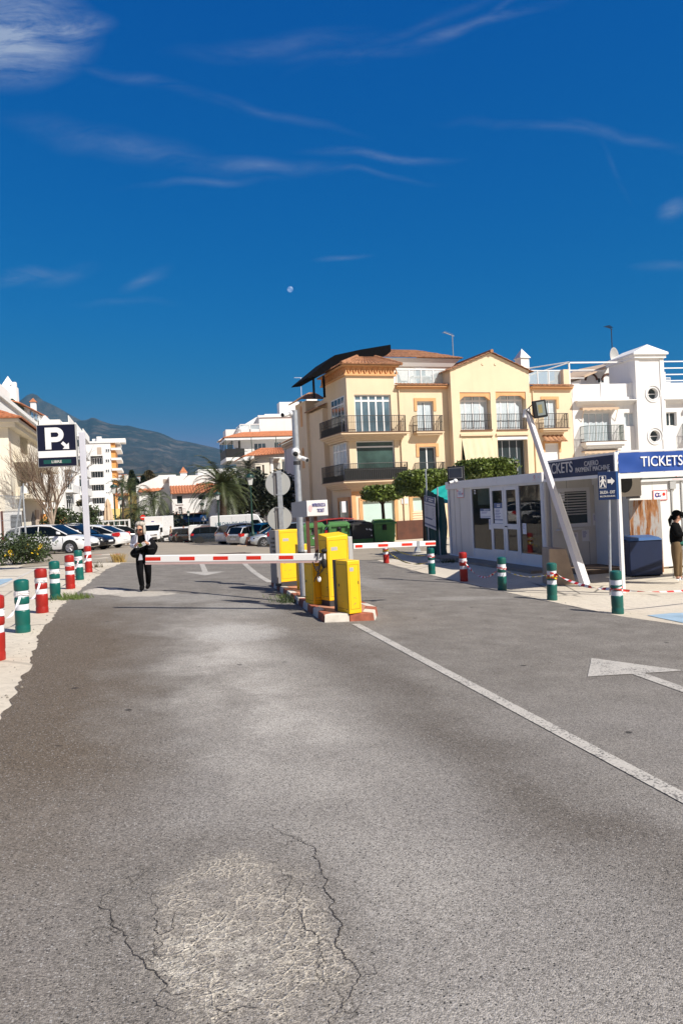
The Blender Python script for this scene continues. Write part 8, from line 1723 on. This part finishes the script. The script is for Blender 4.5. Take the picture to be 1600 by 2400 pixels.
# weeds
def weeds(label,px,py,n_,w_,h,m,seed,pt=None,kz_=None):
 p = pt or ground(px,py); r_ = random.Random(seed); mb = MB()
 for _ in range(n_):
  x,y = r_.gauss(0,w_*.5),r_.gauss(0,w_*.3); a = r_.uniform(0,6.28); l = h*r_.uniform(.5,1.2); dx,dy = math.cos(a)*l*.5,math.sin(a)*l*.5; s_ = .008
  mb.add([(x - s_,y,0),(x+s_,y,0),(x+dx*.6,y+dy*.6,l*.7),(x+dx,y+dy,l)],[(0,1,2),(0,2,3)])
 o = mb.build('weeds',m,None); o.location = p; o['kind'] = 'stuff'; o['label'] = label; o['category'] = 'weeds'
leaf_weed = leaf_mat('weed_leaf',(.10,.14,.03))
weeds('green weeds at the foot of a green bollard',166,1404,260,.38,.13,leaf_weed,1); weeds('dry straw weeds at the corner of the road',279,1318,200,.20,.30,leaf_straw,2); weeds('dry sprigs by the last red bollard',226,1330,30,.2,.2,leaf_brown,3); weeds('green weeds under the kerb of the traffic island',684,1412,200,.35,.16,leaf_mid,4); weeds('weeds under the edge of the grey cabin',1052,1318,140,.5,.16,leaf_mid,5); weeds('more weeds along the island kerb',672,1402,90,.3,.12,leaf_weed,6)
# ================================================================ people
def skin(name,pts,edges,m,parent,sub=2):
 """pts: (x, y, z, radius); one continuous skinned surface grown from joined bones"""
 import bmesh
 me = bpy.data.meshes.new(name); bm = bmesh.new(); L = bm.verts.layers.skin.verify(); vs = [bm.verts.new(p[:3]) for p in pts]
 for v,p in zip(vs,pts): r = p[3]; v[L].radius = r if isinstance(r,tuple) else (r,r)
 vs[0][L].use_root = True
 for a,b_ in edges: bm.edges.new((vs[a],vs[b_]))
 bm.to_mesh(me); bm.free(); o = bpy.data.objects.new(name,me); COL.objects.link(o)
 o.modifiers.new('skin', 'SKIN').use_smooth_shade = True; s_ = o.modifiers.new('sub', 'SUBSURF'); s_.levels = s_.render_levels = sub
 dg = bpy.context.evaluated_depsgraph_get(); m2 = bpy.data.meshes.new_from_object(o.evaluated_get(dg)); bpy.data.objects.remove(o)
 m2.name = name; m2.materials.clear(); m2.materials.append(m); m2.polygons.foreach_set('use_smooth',[True]*len(m2.polygons)); q = bpy.data.objects.new(name,m2); COL.objects.link(q); q.parent = parent; return q
def person(label,loc,rz,J,top_m,leg_m,shoe_m,hair_m,sleeve_m=None,hair='bob',hands=True,glasses=True,boots=True):
 """J: joints hip/knee/ankle/toe, shoulder/elbow/wrist/palm for sides a, b, plus pelvis, belly, chest, neck, head, crown, face (direction)"""
 t = thing('person',label, 'person',loc,rz); V = {k: Vector(v) for k,v in J.items()}; P,E,ix = [],[],{}
 def pt(k,p,r): ix[k] = len(P); P.append((*p,r)); return ix[k]
 def ch(a,*ks):
  for k in ks: E.append((ix[a],ix[k])); a = k
 for k,r in (('pelvis',(.10,.08)),('belly',(.09,.075)),('chest',(.10,.075)),('neck',.052),('head',(.074,.088)),('crown',(.060,.072))): pt(k,V[k],r)
 ch('pelvis', 'belly', 'chest', 'neck', 'head', 'crown'); fd = V['face'].normalized()
 pt('jaw',V['head'] - Vector((0,0,.055))+fd*.045,.045); ch('head', 'jaw'); pt('nose',V['head']+fd*.088 - Vector((0,0,.012)),.014); ch('head', 'nose')
 for s_ in 'ab':
  for k,r in (('hip',.07),('knee',.058),('ankle',.040),('toe',.036),('shoulder',.040),('elbow',.040),('wrist',.026),('palm',.034)): pt(k+s_,V[k+s_],r)
  ch('pelvis', 'hip'+s_, 'knee'+s_, 'ankle'+s_, 'toe'+s_); ch('chest', 'shoulder'+s_, 'elbow'+s_, 'wrist'+s_, 'palm'+s_)
  if hands:
   w_,p = V['wrist'+s_],V['palm'+s_]; d = (p - w_).normalized(); sd = d.cross(Vector((0,0,1))).normalized()
   for i,(o,l) in enumerate(((-.030,.060),(-.010,.070),(.010,.066),(.030,.050))):
    b_ = p+sd*o+d*.03; m1 = b_+d*l*.55; m2 = m1+d*l*.35+Vector((0,0,-l*.45)); pt(f'f{i}{s_}',m1,.009); pt(f'g{i}{s_}',m2,.008); ch('palm'+s_, f'f{i}{s_}', f'g{i}{s_}')
   q = w_+(p - w_)*.6+Vector((0,0,.035)); pt('th'+s_,q,.011); pt('tt'+s_,q+d*.05+Vector((0,0,.01)),.009); ch('wrist'+s_, 'th'+s_, 'tt'+s_)
 skin('body',P,E,skin_m,t)
 def part(nm,ks,es,m): id_ = {k: i for i,(k,r) in enumerate(ks)}; return skin(nm,[(*V[k],r) for k,r in ks],[(id_[a],id_[b_]) for a,b_ in es],m,t)
 part('trousers',[('pelvis',(.150,.122)),('belly',(.138,.112))]+[(k+s_,r) for s_ in 'ab' for k,r in (('hip',.108),('knee',.072),('ankle',.058))],[('pelvis', 'belly')]+[e for s_ in 'ab' for e in (('pelvis', 'hip'+s_),('hip'+s_, 'knee'+s_),('knee'+s_, 'ankle'+s_))],leg_m)
 sl = sleeve_m or top_m
 part('top',[('chest',(.155,.118)),('belly',(.165,.140)),('pelvis',(.175,.145)),('neck',.06)]+[('shoulder'+s_,.070) for s_ in 'ab'],[('chest', 'belly'),('belly', 'pelvis'),('chest', 'neck'),('chest', 'shouldera'),('chest', 'shoulderb')],top_m)
 for s_ in 'ab':
  V['root'+s_] = V['shoulder'+s_].lerp(V['chest']+Vector((0,0,.03)),.38); V['heel'+s_] = Vector((V['ankle'+s_].x,V['ankle'+s_].y,max(.045,V['toe'+s_].z)))+(V['ankle'+s_] - V['toe'+s_])*Vector((.25,.25,0)); V['shaft'+s_] = V['ankle'+s_].lerp(V['knee'+s_],.22)
  part('sleeve',[('root'+s_,.088),('shoulder'+s_,.080),('elbow'+s_,.060),('wrist'+s_,.044)],[('root'+s_, 'shoulder'+s_),('shoulder'+s_, 'elbow'+s_),('elbow'+s_, 'wrist'+s_)],sl)
  ks_ = [('ankle'+s_,.054),('heel'+s_,.046),('toe'+s_,.040)]+([('shaft'+s_,.056)] if boots else []); part('shoe',ks_,[('shaft'+s_, 'ankle'+s_),('ankle'+s_, 'heel'+s_),('ankle'+s_, 'toe'+s_)] if boots else [('ankle'+s_, 'heel'+s_),('ankle'+s_, 'toe'+s_)],shoe_m)
 h,c_ = V['head'],V['crown']; mb = MB(); sd = fd.cross(Vector((0,0,1))).normalized()
 if hair == 'bob':
  for sg in (1,-1): mb.ball(tuple(c_+sd*sg*.026 - fd*.025+Vector((0,0,-.004))),(.080,.098,.066),16,10); mb.ball(tuple(h+sd*sg*.088 - fd*.016 - Vector((0,0,.03))),(.034,.058,.115),14,10)
  mb.ball(tuple(h - fd*.06 - Vector((0,0,.02))),(.085,.06,.11),12,8)
 else:
  mb.ball(tuple(c_ - fd*.012+Vector((0,0,.012))),(.088,.096,.072),16,10); mb.ball(tuple(h - fd*.05),(.066,.066,.08),12,8)
  if hair == 'tail': b_ = h - fd*.11+Vector((0,0,.03)); mb.tube([tuple(b_),tuple(b_ - fd*.05 - Vector((0,0,.10))),tuple(b_ - fd*.05 - Vector((0,0,.24)))],[.034,.042,.014],8)
 mb.build('hair',hair_m,t,True)
 if hair == 'tail': mb = MB(); mb.tube([tuple(c_+fd*.07+Vector((0,0,.0))),tuple(c_+fd*.17 - Vector((0,0,.02)))],[.07,.06],12); mb.ball(tuple(c_+Vector((0,0,.025))),(.095,.10,.07),14,8); mb.build('cap',black_cloth,t,True)
 if glasses:
  mb = MB(); e_ = h+fd*.086+Vector((0,0,.018)); mb.T = None
  for sg in (1,-1): mb.ball(tuple(e_+sd*sg*.034 - fd*.01),(.032,.032,.022),10,6)
  mb.tube([tuple(e_ - sd*.07 - fd*.03),tuple(e_),tuple(e_+sd*.07 - fd*.03)],.008,5); mb.build('sunglasses',rubber,t,True)
 m1 = MB(); e_ = h+fd*.078 - Vector((0,0,.048)); m1.tube([tuple(e_ - sd*.022),tuple(e_+fd*.006),tuple(e_+sd*.022)],.006,5); m1.build('mouth',mat('lip',(.30,.08,.06),.5),t)
 for sg in (1,-1): m1 = MB(); m1.ball(tuple(h+sd*sg*.078),(.014,.018,.03),8,6); m1.build('ear',skin_m,t)
 return t
# the woman in front of the barrier
Dw = 16.55; wb_ = ground(331,1391); w0 = Vector(at(331,1391,Dw)); w0.z = g(w0.x,w0.y)
def wj(x,y,dy=0.0):
 q = Vector(at(280+x/11.2,1200+y/11.2,Dw+dy)); d = q - Vector(at(331,1391,Dw)); X_,Y_ = cam2w(1,0),cam2w(0,1); return (d.x*X_[0]+d.y*X_[1],d.x*Y_[0]+d.y*Y_[1],d.z)
J = dict(pelvis=wj(630,1190),belly=wj(605,1000,-.02),chest=wj(588,780,-.03),neck=wj(570,640,-.06),head=wj(545,500,-.12),crown=wj(543,380,-.10),face=(-.1,-1,-.38),
  hipa=wj(545,1290),kneea=wj(548,1650,-.12),anklea=wj(605,2020,-.02),toea=wj(578,2130,-.16),hipb=wj(720,1290),kneeb=wj(765,1640,.0),ankleb=wj(765,1960,.22),toeb=wj(722,2065,.10),
  shouldera=wj(425,690,-.02),elbowa=wj(340,960,-.02),wrista=wj(425,930,-.24),palma=wj(490,905,-.30),shoulderb=wj(745,680,.0),elbowb=wj(850,860,-.02),wristb=wj(765,890,-.24),palmb=wj(690,865,-.30))
J['toea'] = (J['toea'][0],J['toea'][1],.045); J['anklea'] = (J['anklea'][0],J['anklea'][1],.10); J['toeb'] = (J['toeb'][0],J['toeb'][1],.05); J['ankleb'] = (J['ankleb'][0],J['ankleb'][1],.13)
WO = person('grey haired woman in pale cardigan and black clothes looking down at her hands',tuple(w0),-YAW,J,black_cloth,jean_black,black_cloth,hair_grey,grey_jersey)
mb = MB()                                                          # open cardigan fronts hanging from the shoulders
for k,(pa,pb_,pc,pd) in enumerate((((405,640,-.12),(490,650,-.15),(470,1000,-.16),(365,1010,-.06)),((655,620,-.15),(790,660,-.10),(850,860,-.10),(705,830,-.17)))):
 q = [Vector(wj(*v)) for v in (pa,pb_,pc,pd)]; n_ = 7
 for i in range(n_):
  for j in range(n_):
   f = lambda u,v: tuple((q[0].lerp(q[1],u)).lerp(q[3].lerp(q[2],u),v)+Vector((0,-.014*math.sin(u*9+v*2) - .03*math.sin(PI*u),0))); mb.quad(f(i/n_,j/n_),f((i+1)/n_,j/n_),f((i+1)/n_,(j+1)/n_),f(i/n_,(j+1)/n_))
mb.build('cardigan',grey_jersey,WO,True)
def lump(name,label,cat,ctr,rad,m,seed,strap=None,extra=None):
 c_ = Vector(ctr); X_,Y_ = cam2w(1,0),cam2w(0,1); t = thing(name,label,cat,(w0.x+c_.x*X_[0]+c_.y*Y_[0],w0.y+c_.x*X_[1]+c_.y*Y_[1],w0.z+c_.z),-YAW); r_ = random.Random(seed); mb = MB(); mb.ball((0,0,0),rad,20,14); ph = [r_.uniform(0,6) for _ in range(6)]
 mb.v = [(x*(1 - .30*max(0,z/rad[2])+.06*math.sin(z*31+y*20)),y,z) for x,y,z in mb.v]; mb.v = [(x*(1+.09*math.sin(z*22+ph[0]+x*9)),y*(1+.08*math.sin(x*25+ph[1])),z*(1+.07*math.sin(x*17+ph[2]+y*14))) for x,y,z in mb.v]; mb.build('sack',m,t,True)
 if strap: mb = MB(); mb.tube([tuple(Vector(s) - c_) for s in strap],.014,6); mb.build('strap',m,t)
 mb = MB(); mb.box(-rad[0]*.5,rad[0]*.5,-rad[1]*1.04,-rad[1]*.8,-rad[2]*.25,-rad[2]*.12); mb.build('flap',rubber,t); return t
lump('backpack', 'bulky black backpack hanging on the forearm of the grey haired woman', 'backpack',wj(858,965,-.14),(.118,.085,.185),dark_bag,3,[wj(800,800,-.05),wj(760,660,-.06),wj(720,640,.02)])
lump('handbag', 'black shoulder bag at the hip of the grey haired woman', 'handbag',wj(448,1125,-.16),(.128,.062,.118),dark_bag,5,[wj(560,1060,-.15),wj(660,840,-.18),wj(700,640,-.06)])
q = Vector(wj(588,925,-.36)); X_,Y_ = cam2w(1,0),cam2w(0,1); t = thing('paper_slip', 'small pale ticket and card held in the hands of the grey haired woman', 'ticket',(w0.x+q.x*X_[0]+q.y*Y_[0],w0.y+q.x*X_[1]+q.y*Y_[1],w0.z+q.z),-YAW); t.rotation_euler = (.5,-.4,-YAW)
mb = MB(); mb.box(-.075,.085,-.006,.006,-.035,.045); mb.build('slip',paper,t); mb = MB(); mb.box(-.06,.02,-.012,-.007,-.02,.06); mb.build('card',leaf_weed,t)
mb = MB(); s_ = [wj(*v) for v in ((540,1150,-.22),(600,1180,-.22),(615,1310,-.2),(500,1320,-.2))]; mb.quad(*s_); mb.quad(*[(x,y+.01,z) for x,y,z in s_[::-1]]); mb.build('scarf_end',grey_jersey,WO)
# the person in black by the bins
Dq = 17.2; b0 = Vector(at(*c(9,1500,1385),Dq)); bq0 = Vector((b0.x,b0.y,g(b0.x,b0.y)))
def qj(x,y,dy=0.0):
 q = Vector(at(*c(9,x,y),Dq+dy)); d = q - bq0; X_,Y_ = cam2w(1,0),cam2w(0,1); return (d.x*X_[0]+d.y*X_[1],d.x*Y_[0]+d.y*Y_[1],d.z)
J = dict(pelvis=qj(1490,1010),belly=qj(1490,930),chest=qj(1480,830),neck=qj(1484,755),head=qj(1500,705),crown=qj(1494,668),face=(1,-.12,-.12),hipa=qj(1480,1050,-.085),kneea=qj(1492,1215,-.09),anklea=qj(1498,1350,-.09),toea=qj(1540,1372,-.1),hipb=qj(1508,1050,.085),kneeb=qj(1526,1215,.09),ankleb=qj(1528,1350,.09),toeb=qj(1572,1372,.08),
  shouldera=qj(1462,800,-.16),elbowa=qj(1500,900,-.19),wrista=qj(1585,880,-.16),palma=qj(1605,870,-.15),shoulderb=qj(1500,800,.16),elbowb=qj(1545,890,.18),wristb=qj(1605,880,.12),palmb=qj(1625,875,.1))
PB_ = person('person in black jacket, cap and khaki trousers standing beside the dark blue bin',tuple(bq0),-YAW,J,black_cloth,khaki,paper,black_cloth,None, 'tail',True,True,False)
mb = MB(); q = Vector(qj(1512,985)); mb.ball(tuple(q),(.165,.165,.07),14,8); mb.build('shirt_hem',mat('green_shirt',(.01,.10,.075),.8),PB_,True)
# distant walkers
def walker(label,px,D,H,rz,face,top,leg,hair_m,bag=None):
 p = at(px,1250,D); k = H/1.7; S = lambda x,y,z: (x*k,y*k,z*k)
 J = dict(pelvis=S(0,0,.95),belly=S(0,0,1.1),chest=S(0,0,1.3),neck=S(0,0,1.47),head=S(.01,0,1.57),crown=S(0,0,1.64),face=(1,0,-.1),hipa=S(0,.09,.88),kneea=S(.14,.1,.5),anklea=S(.16,.1,.1),toea=S(.30,.1,.045),hipb=S(0,-.09,.88),kneeb=S(.0,-.1,.5),ankleb=S(-.26,-.1,.16),toeb=S(-.16,-.1,.06),
   shouldera=S(0,.18,1.38),elbowa=S(-.06,.22,1.1),wrista=S(.1,.22,.92),palma=S(.14,.22,.86),shoulderb=S(0,-.18,1.38),elbowb=S(-.12,-.22,1.12),wristb=S(-.06,-.24,.88),palmb=S(-.04,-.24,.8))
 return person(label,(p[0],p[1],g(p[0],p[1])),rz,J,top,leg,rubber,hair_m,None, 'short',False,False),p
walker('man in beige shirt and dark jeans walking across the square',401,82,1.75,PI - YAW+.3,0,mat('beige_shirt',(.50,.36,.26),.85),mat('dark_jeans',(.03,.045,.075),.85),hair_grey)
walker('dark clothed woman carrying a red bag beside the parked dark cars',431,80,1.70,-YAW - 1.2,0,black_cloth,black_cloth,mat('auburn_hair',(.12,.03,.015),.7))
p = at(438,1266,79.8); t = thing('red_bag', 'red bag held by the dark clothed woman on the square', 'bag',(p[0],p[1],p[2] - .35),-YAW); mb = MB(); mb.hexa([(-.2,-.1,0),(.2,-.1,0),(.2,.1,0),(-.2,.1,0)],[(-.13,-.08,.5),(.13,-.08,.5),(.13,.08,.5),(-.13,.08,.5)]); mb.build('sack',mat('red_cloth',(.42,.03,.04),.8),t,bevel=.04); mb = MB(); mb.tube([(-.09,0,.5),(0,0,.72),(.09,0,.5)],.015,6); mb.build('handle',black_cloth,t)
walker('dark figure standing before the shop with the blue awning',401,99,1.7,-YAW,0,black_cloth,mat('dusk_trousers',(.02,.022,.03),.85),black_cloth)

# ================================================================ street furniture
def lamp_proto(name,label,pos,h,group='green street lamps'):
 t = thing(name,label, 'street lamp',pos,0,group); mb = MB(); mb.lathe([(.20,0),(.20,.08),(.14,.16),(.12,.7),(.15,.76),(.15,.82),(.09,.92),(.065,1.3),(.055,h - .95),(.08,h - .93),(.08,h - .88),(.04,h - .84),(.05,h - .76)],14); mb.build('post',green_iron,t,True)
 mb = MB(); mb.hexa([(-.12,-.12,h - .74),(.12,-.12,h - .74),(.12,.12,h - .74),(-.12,.12,h - .74)],[(-.19,-.19,h - .26),(.19,-.19,h - .26),(.19,.19,h - .26),(-.19,.19,h - .26)]); ln_ = mb.build('lantern',lantern_glass,t)
 mb = MB()
 for sx_ in (1,-1):
  for sy_ in (1,-1): mb.tube([(sx_*.12,sy_*.12,h - .76),(sx_*.195,sy_*.195,h - .25)],.014,5)
 mb.build('lantern_frame',green_iron,ln_); mb = MB(); mb.lathe([(.30,h - .27),(.30,h - .23),(.24,h - .16),(.22,h - .10),(.10,h - .04),(.04,h - .02),(.05,h+.03),(.001,h+.06)],16); mb.build('cap',green_iron,t,True); return t
def lp(px,D): p = at(px,1240,D); return (p[0],p[1],g(p[0],p[1]))
def lamp_h(px,py,D): p = lp(px,D); return at(px,py,D)[2] - p[2]
hM = lamp_h(588.6,1110,50.3); L0 = lamp_proto('street_lamp', 'green street lamp rising from a brown planter before the lettered van',lp(592,50.3),hM)
for px,D,py,lab in ((514,63,1152, 'green street lamp half lost among the palm fronds'),(272,58,1134, 'tallest dark street lamp beside the closed parasol'),(285.5,76,1165, 'smaller dark street lamp behind the tallest one, near the white railing end'),(1210.5,44.5,1071, 'green street lamp poking up behind the grey cabin roof by the leaning post'),(443.5,100,1197, 'dark street lamp in front of the shop with blue awning'),(428,104,1206, 'slim street lamp just beside the door of the awning shop'),(406.5,112,1202, 'far lamp at the corner of the orange roofed house'),(453,118,1195, 'farthest lamp seen over the blue awning'),(477,92,1178, 'street lamp behind the pedestrian crossing sign')):
 copy_tree(L0,lab,lp(px,D),0,None,lamp_h(px,py,D)/hM)
pl = lp(597,50.0); t = thing('planter', 'rusty brown planter box round the foot of the green street lamp', 'planter',pl,-YAW+.1); mb = MB(); mb.hexa([(-.62,-.35,.12),(.62,-.35,.12),(.62,.45,.12),(-.62,.45,.12)],[(-.58,-.32,.62),(.58,-.32,.62),(.58,.42,.62),(-.58,.42,.62)]); mb.build('box',brown_plinth,t,bevel=.01); mb = MB(); mb.box(-1.2,2.8,-.5,.6,.0,.12); mb.build('kerb',concrete_slab,t,bevel=.02)
def plate_sign(name,label,cat,px,py,D,kind):
 p = lp(px,D); zc_ = at(px,py,D)[2] - p[2]; t = thing(name,label,cat,p,-YAW); mb = MB(); mb.tube([(0,.03,0),(0,.03,zc_)],.035,8); mb.build('post',galv,t); mb = MB()
 if kind == 'no': mb.lathe([(.001,-.01),(.32,-.01),(.32,.01),(.001,.01)],28,(0,0,zc_), 'y'); mb.build('disc',red_refl,t); mb = MB(); mb.box(-.22,.22,-.016,-.0105,zc_ - .05,zc_+.05); mb.build('white_bar',letter_white,t)
 else:
  s_ = .33; mb.box(-s_,s_,-.01,.01,zc_ - s_,zc_+s_); mb.build('plate',blue_sign,t); mb = MB(); mb.prism([(-.25,zc_ - .22),(.25,zc_ - .22),(0,zc_+.25)],-.016,-.0105); tr_ = mb.build('white_triangle',letter_white,t); mb = MB(); mb.prism([(-.07,zc_ - .19),(-.02,zc_ - .19),(.0,zc_ - .08),(.05,zc_ - .19),(.09,zc_ - .19),(.03,zc_+.02),(-.03,zc_+.02)],-.02,-.0165); mb.ball((0,-.018,zc_+.07),.035,8,6); mb.build('walking_figure',rubber,tr_)
plate_sign('no_entry_sign', 'small round red no entry sign beyond the palms', 'road sign',336.7,1212.5,92, 'no'); plate_sign('crossing_sign', 'square blue pedestrian crossing sign by the vans', 'road sign',478.5,1214.5,79, 'x')
def parasol(label,px,pt_,pb_,D,w_,sd):
 p = lp(px,D); z1_ = at(px,pt_,D)[2] - p[2]; z0_ = at(px,pb_,D)[2] - p[2]; t = thing('closed_parasol',label, 'parasol',p,0); mb = MB(); mb.tube([(0,0,0),(0,0,z0_+.3)],.05,8); mb.build('pole',white_paint,t); mb = MB(); n_ = 30; vs = []; prof = [(.05,1),(.35,.92),(.75,.70),(.62,.64),(.85,.45),(1.0,.2),(1.0,.03),(.8,0)]
 for r_,v in prof:
  for k in range(n_): a = 2*PI*k/n_; q = w_*r_*(1+.16*math.sin(a*7+v)); vs.append((q*math.cos(a),q*math.sin(a),z0_+(z1_ - z0_)*v))
 mb.add(vs,[(i*n_+k,(i+1)*n_+k,(i+1)*n_+(k+1) % n_,i*n_+(k+1) % n_) for i in range(len(prof) - 1) for k in range(n_)]); mb.build('folded_canopy',sand_cloth,t,True)
parasol('tall closed sand coloured parasol in front of the five storey block',256,1168,1220,62,.30*1.1,1); parasol('short closed parasol behind the white saloon and the white railing',254,1228,1246,55,.22,2)
p0 = lp(204,57); t = thing('terrace_rail', 'white terrace railing with cream wall behind the white saloon', 'railing',p0,-YAW); X1 = (306 - 204)/F*57; zt_ = lamp_h(255,1219,57); zb_ = lamp_h(255,1228,57)
mb = MB(); mb.box(0,X1,-.04,.04,zt_ - .10,zt_); mb.box(X1 - .12,X1,-.06,.06,0,zt_+.02); mb.box(0,X1,-.03,.03,.3,.38)
for i in range(8): mb.box(X1*i/8,X1*i/8+.05,-.03,.03,0,zt_ - .1)
mb.build('rail',white_paint,t); mb = MB(); mb.box(-2,X1 - .2,.25,.45,0,zb_ - .35); mb.build('low_wall',mat('cream_low_wall',(.62,.46,.33),.85,var=.1),t); mb = MB(); mb.box(-1,X1 - .3,.15,.24,zt_ - .5,zt_ - .38); mb.build('wood_beam',mat('pale_wood',(.48,.36,.22),.8,var=.2),t)
# wire fence and its braced posts
Df_ = 31.0; p0 = at(62,1300,Df_); p0 = (p0[0],p0[1],g(p0[0],p0[1])); t = thing('wire_fence', 'wire mesh fence with two leaning steel posts next to the flowering bush', 'fence',p0,0)
def fj(x,y,D=Df_): q = at(*c(1,x,y),D); return (q[0] - p0[0],q[1] - p0[1],q[2] - p0[2])
for a,b_,q_ in (((165,1915),(245,1390),Df_),((312,2010),(268,1360),Df_)): mb = MB(); mb.tube([fj(*a),fj(*b_)],.035,8); mb.tube([fj(*b_),fj(b_[0]+4,b_[1] - 120)],.03,6); mb.build('post',galv,t)
mb = MB(); zt_ = fj(255,1390)[2]; base = fj(300,1990); x1,y1,z1_ = fj(0,1390,Df_ - 2.5)
for i in range(34):
 for sg in (0,1):
  u0 = i/34*1.3 - .15; u1 = u0+(.26 if sg==0 else -.26); f = lambda u,v: (x1+(fj(255,1390)[0] - x1)*u,y1+(0 - y1)*u,.1+(zt_ - .1)*v)
  if 0<=u0<=1 and -.02<=u1<=1.02: mb.tube([f(u0,0),f(u1,1)],.004,3)
mb.tube([f(0,1),f(1,1)],.01,4); mb.tube([f(0,.62),f(1,.62)],.006,4); mb.build('wire_mesh',galv,t)
Dy = 47; p0 = at(20,1250,Dy); t = thing('patio_wall', 'white patio wall with dark marks behind the wire fence', 'wall',(p0[0],p0[1],g(p0[0],p0[1])),-YAW); mb = MB(); hW = at(20,1198,Dy)[2] - g(p0[0],p0[1]); mb.box(-6,(50 - 20)/F*Dy,0,.25,0,hW); mb.build('wall',white_wall,t); mb = MB(); mb.box(-6,(50 - 20)/F*Dy+.05,-.05,.3,hW,hW+.12); mb.build('coping',off_white,t); mb = MB(); mb.box(-.35,-.25,-.06,-.01,.6,hW+.02); mb.box(-1.1,-1.0,-.06,-.01,.6,hW); mb.build('red_pipe',brown_paint,t)
mb = MB(); mb.box((40 - 20)/F*Dy - .3,(40 - 20)/F*Dy+.35,-.04,-.01,.0,hW - .25); mb.build('gate',dark_grey,t)
